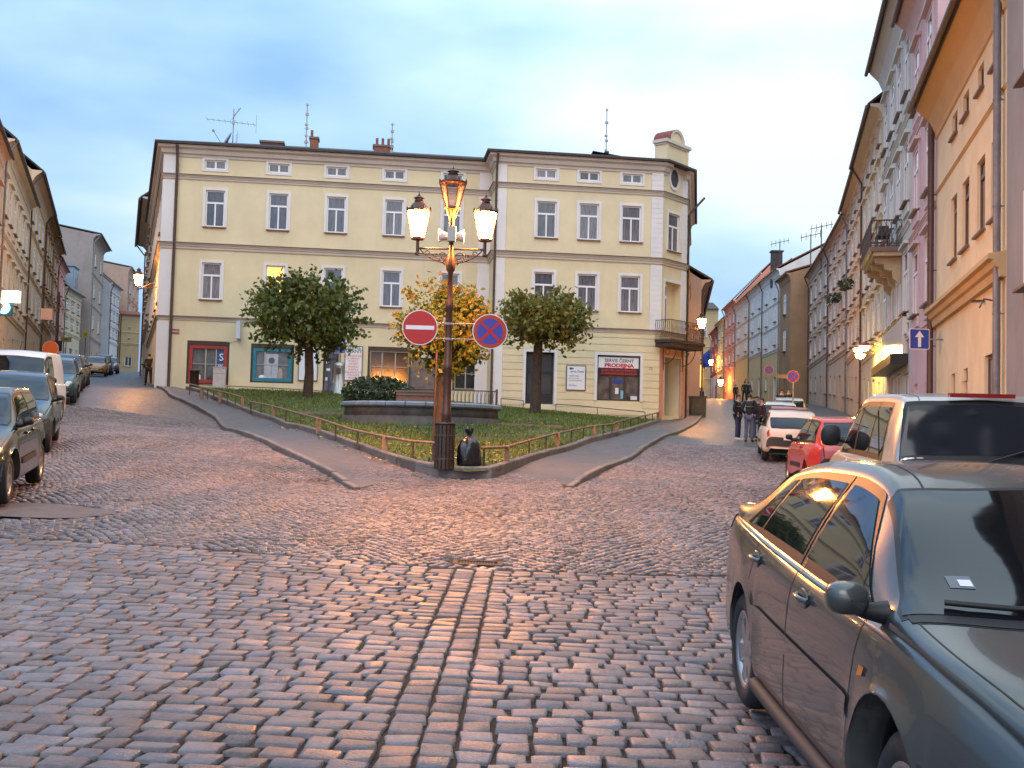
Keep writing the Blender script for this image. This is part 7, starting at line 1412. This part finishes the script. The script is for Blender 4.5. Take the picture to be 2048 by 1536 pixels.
def sticker(B, root):
    g = MB()
    for (x, y, w, mi) in ((1.0, -0.56, 0.085, 0), (0.99, -0.525, 0.045, 1)):
        vs = []
        for dx, dy in ((0, 0), (0, w), (-w * 0.8, w), (-w * 0.8, 0)):
            xx, yy = x + dx, y + dy; best = min((abs(B.pt(xx, q).y - abs(yy)), q) for q in np.linspace(8.2, 11, 50)); p = B.pt(xx, best[1]) + B.nrm(xx, best[1]) * (0.009 + 0.002 * mi); vs.append((p.x, yy, p.z))
        g.add(vs, [(0, 1, 2, 3)], mi)
    g.build('windscreen_sticker', [mat('sticker_pale', (0.12, 0.14, 0.17), 0.3), M_signwhite], root, local=True)
    c_ = MB(); B.patch(c_, 1.175, 1.235, 8.25, 13.75, 0.004, 2, 16, 0); c_.build('cowl_panel', M_trimk, root, local=True)
    s_ = MB(); s_.tube([(-.82, y_ * (B.hw(0) - 0.01), 0.22) if False else (x_, B.hw(x_) * -1 + 0.0, 0.235) for x_, y_ in ((-.78, -1), (-.2, -1), (.4, -1), (.9, -1))], 0.035, 8); s_.build('sill_skirt', M_trimk2, root, local=True)
M_trimk2 = mat('dull_sill', (0.03, 0.03, 0.032), 0.7)
PG = paint('graphite', (0.080, 0.090, 0.090), 0.24, 0.55)
SED['extra'] = SED['extra'] + (sticker,)
make_car('large dark graphite hatchback sedan parked nose toward the camera at the lower right corner', SED, PG, 2.14, 4.93, R(-90.3), group='cars parked along the right-hand street')
def suv_extra(B, root):
    # rear wiper, badge of three interlaced ovals, brake light, roof aerial
    zt_ = 1.16; g = MB(); p = B.pt(-2.285, 10.8); g.tube([(-2.34, 0.13, 1.14), (-2.36, 0.08, 1.17), (-2.29, -0.45, 1.34)], 0.012, 6); g.lathe([(0.001, 0), (0.03, 0), (0.03, 0.03)], 10, T=lambda a, b, c: (-2.34 + c, 0.13 + a, 1.14 + b)); g.build('wiper', M_trimk, root, local=True)
    g = MB(); el = lambda ry, rz, cz=0, cy=0: [(-2.352, cy + ry * math.cos(t / 24 * 6.2832), 1.115 + cz + rz * math.sin(t / 24 * 6.2832)) for t in range(24)]
    for a in (el(0.062, 0.042), el(0.018, 0.040), el(0.044, 0.014, 0.022)): g.tube(a, 0.004, 5, closed=True)
    g.build('badge', M_rim, root, local=True)
    g = MB(); p = B.pt(-2.05, 10.2); g.box(-2.13, -2.03, -0.27, 0.29, 1.762, 1.80); g.build('high_brake_light', M_tail, root, local=True)
    g = MB(); g.tube([(-1.55, 0.80, 1.08), (-1.70, 0.84, 1.62)], 0.006, 5); g.build('aerial', M_trimk, root, local=True)
    g = MB(); 
    for i in range(4): B.patch(g, (-1.86, -1.86), (-1.74, -1.74), 6.3 + i * 0.17, 6.39 + i * 0.17, 0.004, 2, 1, 0, 1)
    g.build('air_vent', M_trimk, root, local=True)
M_tint = mat('tinted_glass', (0.014, 0.016, 0.022), 0.09, spec=0.45)
SUV = dict(glass=M_tint, top=[(-2.36, .60), (-2.35, .88), (-2.33, 1.10), (-2.28, 1.22), (-2.13, 1.64), (-2.06, 1.745), (-1.90, 1.785), (-1.2, 1.81), (-.3, 1.81), (.15, 1.78), (.38, 1.72), (1.10, 1.22), (1.25, 1.17), (2.0, 1.08), (2.22, .98), (2.32, .75), (2.35, .55)],
           belt=[(-2.36, 1.0), (-2.0, 1.13), (0, 1.11), (1.1, 1.08), (2.0, .98), (2.35, .8)], hw=[(-2.36, .80), (-2.28, .86), (-2.0, .885), (0, .89), (1.3, .885), (2.0, .86), (2.35, .72)], sill=[(-2.36, .5), (-2.1, .42), (2.0, .40), (2.35, .48)],
           axles=(1.45, -1.25), arch=0.43, wr=0.375, flare=0.03, tumble=0.24, bow=(0.14, 0.03), side=[((-1.72, -1.62), (-1.02, -1.0)), ((-.93, -.91), (-.10, -.08)), ((0.0, .02), (.98, .36))], front=(.42, 1.08, 8.2), rear=(-2.27, -2.10, 8.12),
           lines=[((-.05, -.03), 2.6, 8.0), ((1.0, .98), 2.6, 7.0), ((-.97, -.955), 2.6, 8.0)], long=[(-2.05, .4, 9.3, 9.34)], across=[], handles=(-.85, .12), mirror=(.80, 1.30, 1.25, M_trimk), mw=1.0, mh=1.1, tails=[(-2.33, -2.27, 5.0, 6.9)], heads=[(2.12, 2.30, 7.4, 9.2)], trim=[('rear_bumper', -2.36, -2.34, 2.6, None, M_trimk, .03)], plate_r=(-2.365, .78), extra=(suv_extra,), spokes=6, spokew=0.045)
make_car('big silver off-road car seen from behind, right behind the graphite sedan', SUV, paint('silver', (0.46, 0.45, 0.44), 0.28, 0.55), 4.60, 12.1, R(90 - 9), group='cars parked along the right-hand street')
def hatch(L=3.95, W=1.66, H=1.42, rear=0.0, **k):
    f = L / 2; w = W / 2
    S = dict(top=[(-f, .46), (-f + .02, .80), (-f + .07, .95), (-f + .35 + rear, H - .10), (-f + .5 + rear, H - .03), (-.5, H), (-.1, H - .01), (.12, H - .05), (.90, .95), (1.0, .92), (f - .35, .80), (f - .1, .68), (f, .48)],
             belt=[(-f, .86), (-f + .3, .93), (0, .90), (.9, .87), (f, .62)], hw=[(-f, w * .84), (-f + .15, w * .92), (-f + .6, w), (.8, w), (f - .35, w * .93), (f, w * .72)], sill=[(-f, .38), (-f + .2, .24), (f - .3, .22), (f, .34)],
             axles=(f - .72, -f + .72), arch=0.335, wr=0.285, flare=0.012, tumble=0.34, bow=(0.22, 0.10), side=[((-f + .38, -f + .52), (-.62, -.60)), ((-.52, -.50), (.78, .16))], front=(.20, .88, 8.25), rear=(-f + .09, -f + .33, 8.3),
             lines=[((-.57, -.55), 2.6, 8.0), ((.70, .68), 2.6, 7.0)], mould=(-.55, .7, 3.7, 4.1, M_trimk), handles=(-.42,), heads=[(f - .22, f - .05, 6.9, 8.9)], tails=[(-f + .015, -f + .06, 5.0, 6.6)], mirror=(.56, .98, 0.82, M_trimk), mw=.9, plate_f=(f + .0, .42), plate_r=(-f, .62), trim=[('front_bumper', f - .03, f, 2.4, None, M_trimk, .03), ('rear_bumper', -f, -f + .012, 2.4, None, M_trimk, .03)])
    S.update(k); return S
make_car('red three-door hatchback seen from behind, between the silver off-road car and the beige car', hatch(), paint('red', (0.42, 0.03, 0.03), 0.22, 0.1), 6.25, 20.9, R(90 - 6), group='cars parked along the right-hand street')
BOX = hatch(3.85, 1.62, 1.40, rear=.12, handles=(-.42,)); make_car('beige white boxy hatchback with a black rear bumper beside the group of people', BOX, paint('beige', (0.58, 0.50, 0.42), 0.35, 0.0), 8.0, 31.8, R(90 - 10), group='cars parked along the right-hand street', alloy=False)
make_car('dark red hatchback with a pale blue rear window just beyond the beige car', hatch(3.9, 1.62, 1.40), paint('dark_red', (0.28, 0.02, 0.02), 0.3, 0.0), 9.55, 38.2, R(90 - 11), hi=0, group='cars parked along the right-hand street', alloy=False)
make_car('small white car behind the dark red one on the right-hand street', hatch(3.9, 1.62, 1.42), paint('white2', (0.55, 0.52, 0.50), 0.3, 0.0), 11.3, 46.5, R(90 - 12), hi=0, group='cars parked along the right-hand street')
make_car('silver blue car farthest along the right-hand row', hatch(4.1, 1.68, 1.42), paint('silverblue', (0.25, 0.29, 0.35), 0.3, 0.3), 13.2, 52.5, R(90 - 12), hi=0, group='cars parked along the right-hand street')
LG = 'cars parked along the left-hand street'; hd = lambda dx, dy: math.atan2(dy, dx)
make_car('dark green hatchback at the left edge, nearest of the left row', hatch(4.0, 1.69, 1.40, handles=(-.42, .18), spokes=5, wr=0.30, arch=0.35), paint('darkgreen', (0.035, 0.045, 0.045), 0.2, 0.5), -7.2, 14.45, hd(.27, -.96), group=LG)
make_car('dark blue-green hatchback second in the left row, in front of the white van', hatch(3.87, 1.63, 1.42), paint('bluegreen', (0.035, 0.060, 0.075), 0.22, 0.4), -9.62, 21.2, hd(.34, -.94), group=LG, alloy=False)
VAN = dict(top=[(-2.0, .55), (-1.98, 1.1), (-1.90, 1.72), (-1.80, 1.80), (-1.0, 1.83), (.2, 1.82), (.50, 1.76), (.62, 1.70), (1.22, 1.10), (1.32, 1.05), (1.78, .88), (1.93, .72), (1.99, .5)],
           belt=[(-2.0, 1.0), (0, 1.02), (1.1, .98), (1.99, .66)], hw=[(-2.0, .76), (-1.8, .82), (1.0, .835), (1.6, .79), (1.99, .62)], sill=[(-2.0, .38), (-1.8, .24), (1.7, .24), (1.99, .34)], axles=(1.28, -1.32), arch=.36, wr=.30, flare=.02, tumble=.17, bow=(0.24, 0.06),
           side=[((-.30, -.28), (.28, .30)), ((.36, .38), (1.12, .72))], front=(.68, 1.20, 8.2), rear=(-1.97, -1.91, 8.3), lines=[((.32, .34), 2.6, 8.0), ((1.16, 1.14), 2.6, 7.0), ((-.36, -.35), 2.6, 8.4)], mould=(-.98, .95, 3.1, 3.9, M_zinc), handles=(-.18, .48), heads=[(1.72, 1.92, 6.9, 8.9)], mirror=(.98, 1.12, 1.25, M_trimk),
           tails=[(-1.99, -1.95, 5, 6.8)], plate_f=(1.99, .42), trim=[('front_bumper', 1.96, 1.99, 2.4, None, M_trimk, .03)], extra=(lambda B, root: MB().tube([(.30, 0, 1.83), (.05, 0, 2.05)], 0.008, 5).build('aerial', M_trimk, root, True),))
make_car('white high-roofed delivery van third in the left row', VAN, paint('vanwhite', (0.62, 0.64, 0.68), 0.3, 0.0), -12.5, 27.9, hd(.22, -.97), cat='van', name='parked_van', group=LG)
make_car('dark teal small car right behind the white van', hatch(3.9, 1.64, 1.42), paint('teal', (0.04, 0.08, 0.09), 0.25, 0.4), -15.6, 37.4, hd(.34, -.94), hi=1, group=LG)
make_car('brownish dark car fifth in the left row', hatch(4.1, 1.68, 1.42), paint('brown', (0.07, 0.05, 0.04), 0.25, 0.4), -17.75, 43.4, hd(.34, -.94), hi=0, group=LG)
make_car('dark grey car sixth in the left row', hatch(4.1, 1.68, 1.42), paint('grey6', (0.08, 0.08, 0.09), 0.25, 0.4), -20.3, 50.5, hd(.34, -.94), hi=0, group=LG)
make_car('yellow orange car far up the left-hand street', hatch(3.9, 1.64, 1.42), paint('orange7', (0.50, 0.24, 0.04), 0.3, 0.0), -30.3, 80, hd(.30, -.95), hi=0, group=LG)  # orange body colour stands in for street-lamp light falling on the car
make_car('tall dark grey car beside the far yellow orange one', hatch(4.2, 1.7, 1.6), paint('grey8', (0.10, 0.11, 0.12), 0.3, 0.3), -32.9, 88, hd(.30, -.95), hi=0, group=LG)
make_car('silver car with a rear light glow, last in the far left row', hatch(4.0, 1.66, 1.42), paint('silver9', (0.30, 0.30, 0.32), 0.3, 0.4), -34.9, 95, hd(.30, -.95), hi=0, group=LG)
# ------------------------------------------------------------------ people
def skin_mesh(name, verts, edges, radii, mt, parent, sub=1):
    me = bpy.data.meshes.new(name); me.from_pydata([tuple(v) for v in verts], edges, []); o = bpy.data.objects.new(name, me); col.objects.link(o)
    md = o.modifiers.new('skin', 'SKIN')
    if not me.skin_vertices: return None
    for i, r in enumerate(radii): me.skin_vertices[0].data[i].radius = (r, r) if not isinstance(r, tuple) else r
    me.skin_vertices[0].data[0].use_root = True; md.use_smooth_shade = True
    sb = o.modifiers.new('sub', 'SUBSURF'); sb.levels = sub; sb.render_levels = sub
    bpy.context.view_layer.update(); m2 = bpy.data.meshes.new_from_object(o.evaluated_get(bpy.context.evaluated_depsgraph_get())); bpy.data.objects.remove(o); m2.name = name
    m2.materials.clear(); m2.materials.append(mt); m2.polygons.foreach_set('use_smooth', [True] * len(m2.polygons)); return link(bpy.data.objects.new(name, m2), parent)
M_skin = mat('skin', (0.42, 0.25, 0.18), 0.55, var=0.05); M_hair = mat('dark_hair', (0.018, 0.012, 0.010), 0.6)
def cloth(n, c): return mat('cloth_' + n, c, 0.85, var=0.15, scale=12, bump=0.5, bscale=30)
def person(label, x, y, face, h=1.75, jacket=('black', (0.012, 0.012, 0.015)), trousers=('jeans', (0.075, 0.08, 0.14)), shoes=('dark', (0.02, 0.02, 0.02)), arms='pocket', stride=0.0, long=False, stripe=None, group='people in the streets', hair=None, lean=0.0):
    root = empty('person', (x, y, G(x, y)), label, 'person', group, rot=(0, 0, face)); s = h / 1.75; V = lambda a, b, c: (a * s, b * s, c * s)      # local: faces +x, left is +y
    lx, rx_ = stride * 0.28, -stride * 0.28; hip = 0.92; ax_ = lean
    kn = lambda sx: (sx * 0.5 + 0.03, hip * 0.54)
    legs = {}
    pel = V(0, 0, 0.96); waist = V(0.0, 0, 1.10); chest = V(0.0 + ax_, 0, 1.30); neckb = V(-0.01 + ax_, 0, 1.46); neck = V(0.0 + ax_, 0, 1.53); head = V(0.015 + ax_, 0, 1.62); top = V(0.01 + ax_, 0, 1.685)
    hl, hr = V(0, 0.095, 0.90), V(0, -0.095, 0.90); kl, kr = V(lx * 0.6 + 0.02, 0.10, 0.50), V(rx_ * 0.4 + 0.02, -0.10, 0.50); al, ar = V(lx, 0.11, 0.09), V(rx_, -0.11, 0.09); tl, tr = V(lx + 0.16, 0.13, 0.035), V(rx_ + 0.16, -0.13, 0.035)
    sl, sr_ = V(ax_ - .01, 0.19, 1.42), V(ax_ - .01, -0.19, 1.42)
    if arms == 'pocket': el, er = V(-0.05, 0.29, 1.14), V(-0.05, -0.29, 1.14); wl_, wr_ = V(0.09, 0.20, 0.94), V(0.09, -0.20, 0.94)
    elif arms == 'front': el, er = V(0.03, 0.27, 1.15), V(0.03, -0.27, 1.15); wl_, wr_ = V(0.22, 0.10, 1.00), V(0.20, -0.08, 0.99)
    else: el, er = V(-0.02 - lx * .2, 0.26, 1.14), V(0.0 - rx_ * .2, -0.26, 1.14); wl_, wr_ = V(0.05 - lx * .5, 0.26, 0.89), V(0.05 - rx_ * .5, -0.26, 0.89)
    hd_ = lambda w, dx: tuple(np.array(w) + np.array(V(dx, 0, -0.07)))
    body = skin_mesh('body', [pel, waist, chest, neckb, neck, head, top, hl, kl, al, tl, hr, kr, ar, tr, sl, el, wl_, hd_(wl_, .03), sr_, er, wr_, hd_(wr_, .03)],
                     [(0, 1), (1, 2), (2, 3), (3, 4), (4, 5), (5, 6), (0, 7), (7, 8), (8, 9), (9, 10), (0, 11), (11, 12), (12, 13), (13, 14), (3, 15), (15, 16), (16, 17), (17, 18), (3, 19), (19, 20), (20, 21), (21, 22)],
                     [x_ * s for x_ in (.125, .115, .13, .075, .052, .085, .075, .085, .055, .04, .03, .085, .055, .04, .03, .055, .04, .03, .032, .055, .04, .03, .032)], M_skin, root)
    J = cloth(*jacket); hem = 0.62 if long else 0.93
    skin_mesh('jacket', [V(0, 0, hem), waist, chest, neckb, sl, el, tuple(np.array(wl_) * .9 + np.array(el) * .1), sr_, er, tuple(np.array(wr_) * .9 + np.array(er) * .1)], [(0, 1), (1, 2), (2, 3), (3, 4), (4, 5), (5, 6), (3, 7), (7, 8), (8, 9)],
              [x_ * s for x_ in (.155 if not long else .17, .145, .165, .085, .075, .062, .05, .075, .062, .05)], J, root)
    Tm = cloth(*trousers)
    skin_mesh('trousers', [pel, hl, kl, tuple(np.array(al) * .98), hr, kr, tuple(np.array(ar) * .98)], [(0, 1), (1, 2), (2, 3), (0, 4), (4, 5), (5, 6)], [x_ * s for x_ in (.135, .098, .075, .072, .098, .075, .072)], Tm, root)
    for a_, t_ in ((al, tl), (ar, tr)):
        m_ = MB(); a3 = Vector(a_); t3 = Vector(t_); m_.tube([a3 + Vector((-0.07, 0, -0.035)) * s, a3 + Vector((0, 0, -0.03)) * s, t3 + Vector((-0.02, 0, 0)) * s, t3 + Vector((0.05, 0, -0.005)) * s], [.035 * s, .05 * s, .042 * s, .02 * s], 10); m_.build('shoe', cloth(*shoes), root, local=True)
    m_ = MB(); c_ = Vector(head) + Vector((-0.012, 0, 0.045)) * s; m_.lathe([(0.001, 0.085), (0.05, 0.075), (0.085, 0.04), (0.098, 0.0), (0.094, -0.04)], 16, T=lambda a, b, c: (c_.x + a * s - (0.012 if c < 0 and a > 0 else 0), c_.y + b * s * 0.88, c_.z + c * s + (0.035 * s if (a > 0.03 and c < 0.02) else 0))); m_.build('hair', hair or M_hair, root, local=True)
    m_ = MB(); f_ = Vector(head); m_.lathe([(0.001, 0.02), (0.012, 0.0), (0.016, -0.02), (0.001, -0.026)], 8, T=lambda a, b, c: (f_.x + 0.088 * s + a * s, b * s, f_.z + 0.0 + c * s * 1.2)); m_.build('nose', M_skin, root, local=True)
    m_ = MB(); 
    for sg in (-1, 1): m_.box((f_.x + 0.070 * s), (f_.x + 0.088 * s), sg * 0.034 * s - 0.012 * s, sg * 0.034 * s + 0.012 * s, f_.z + 0.018 * s, f_.z + 0.028 * s)
    m_.box(f_.x + 0.07 * s, f_.x + 0.088 * s, -0.022 * s, 0.022 * s, f_.z - 0.05 * s, f_.z - 0.042 * s); m_.build('face_features', M_hair, root, local=True)
    if stripe:
        m_ = MB(); m_.tube([(0.168 * s * math.cos(t / 20 * 6.283), 0.168 * s * math.sin(t / 20 * 6.283), 1.28 * s) for t in range(20)], 0.008, 5, closed=True)
        m_.build('jacket_stripe', stripe, root, local=True)
    return root
M_strp = mat('grey_stripe', (0.30, 0.28, 0.24), 0.7)
def spot(u, v, Y=None): p = hit(u, v) if Y is None else at(u, v, Y); return p.x, p.y
x_, y_ = spot(1475, 879, 41.5); person('young man in a black tracksuit jacket and white shoes, leftmost of the group', x_, y_, R(-35), 1.74, ('black', (0.010, 0.010, 0.016)), ('navy', (0.035, 0.035, 0.085)), ('white', (0.5, 0.5, 0.5)), 'pocket', stripe=M_strp, group='group of people beside the parked cars')
x_, y_ = spot(1498, 881, 40.5); person('man in a dark striped bomber jacket and blue jeans with his back to the camera', x_, y_, R(75), 1.78, ('charcoal', (0.018, 0.022, 0.022)), ('jeans', (0.095, 0.10, 0.17)), arms='front', stripe=M_strp, group='group of people beside the parked cars')
x_, y_ = spot(1513, 878, 42.3); person('man in a long dark coat facing the camera, third in the group', x_, y_, R(-100), 1.72, ('blueblack', (0.015, 0.025, 0.035)), ('jeans2', (0.07, 0.11, 0.2)), ('white', (0.5, 0.5, 0.5)), 'front', long=True, group='group of people beside the parked cars')
x_, y_ = spot(1523, 877, 41.6); person('person in a dark red jacket half hidden at the right of the group', x_, y_, R(190), 1.66, ('darkred', (0.06, 0.012, 0.012)), ('blackt', (0.015, 0.015, 0.015)), arms='down', group='group of people beside the parked cars')
x_, y_ = spot(1505, 876, 44.0); person('person mostly hidden behind the man with the striped bomber jacket', x_, y_, R(-60), 1.66, ('brown', (0.05, 0.02, 0.015)), ('blackt', (0.015, 0.015, 0.015)), arms='down', group='group of people beside the parked cars')
for (u, Y, st, lb, hh) in ((1489, 100, 0.8, 'dark walker in front of the peach house far up the right-hand street', 1.9), (1496, 101, -0.6, 'second dark walker close beside the first one far up the right-hand street', 1.85), (1471, 100, 0.5, 'small dark walker left of the pair far up the right-hand street', 1.6)):
    q = at(u, 800, Y); person(lb, q.x, Y, R(95), hh, ('dark', (0.012, 0.010, 0.012)), ('blackt', (0.015, 0.015, 0.015)), arms='down', stride=st)
for (u, Y, lb) in ((1563, 55.0, 'dark haired person standing behind the small white car'), (1577, 56.0, 'person in black right of the one behind the small white car')):
    q = at(u, 800, Y); person(lb, q.x, Y, R(-80), 1.74, ('dark', (0.012, 0.010, 0.012)), ('blackt', (0.015, 0.015, 0.015)), arms='down')
q = at(297, 757, 60); person('dark figure walking past the left corner of the yellow building', q.x, q.y, R(120), 1.74, ('dark', (0.012, 0.010, 0.012)), ('blackt', (0.015, 0.015, 0.015)), arms='down', stride=0.7)
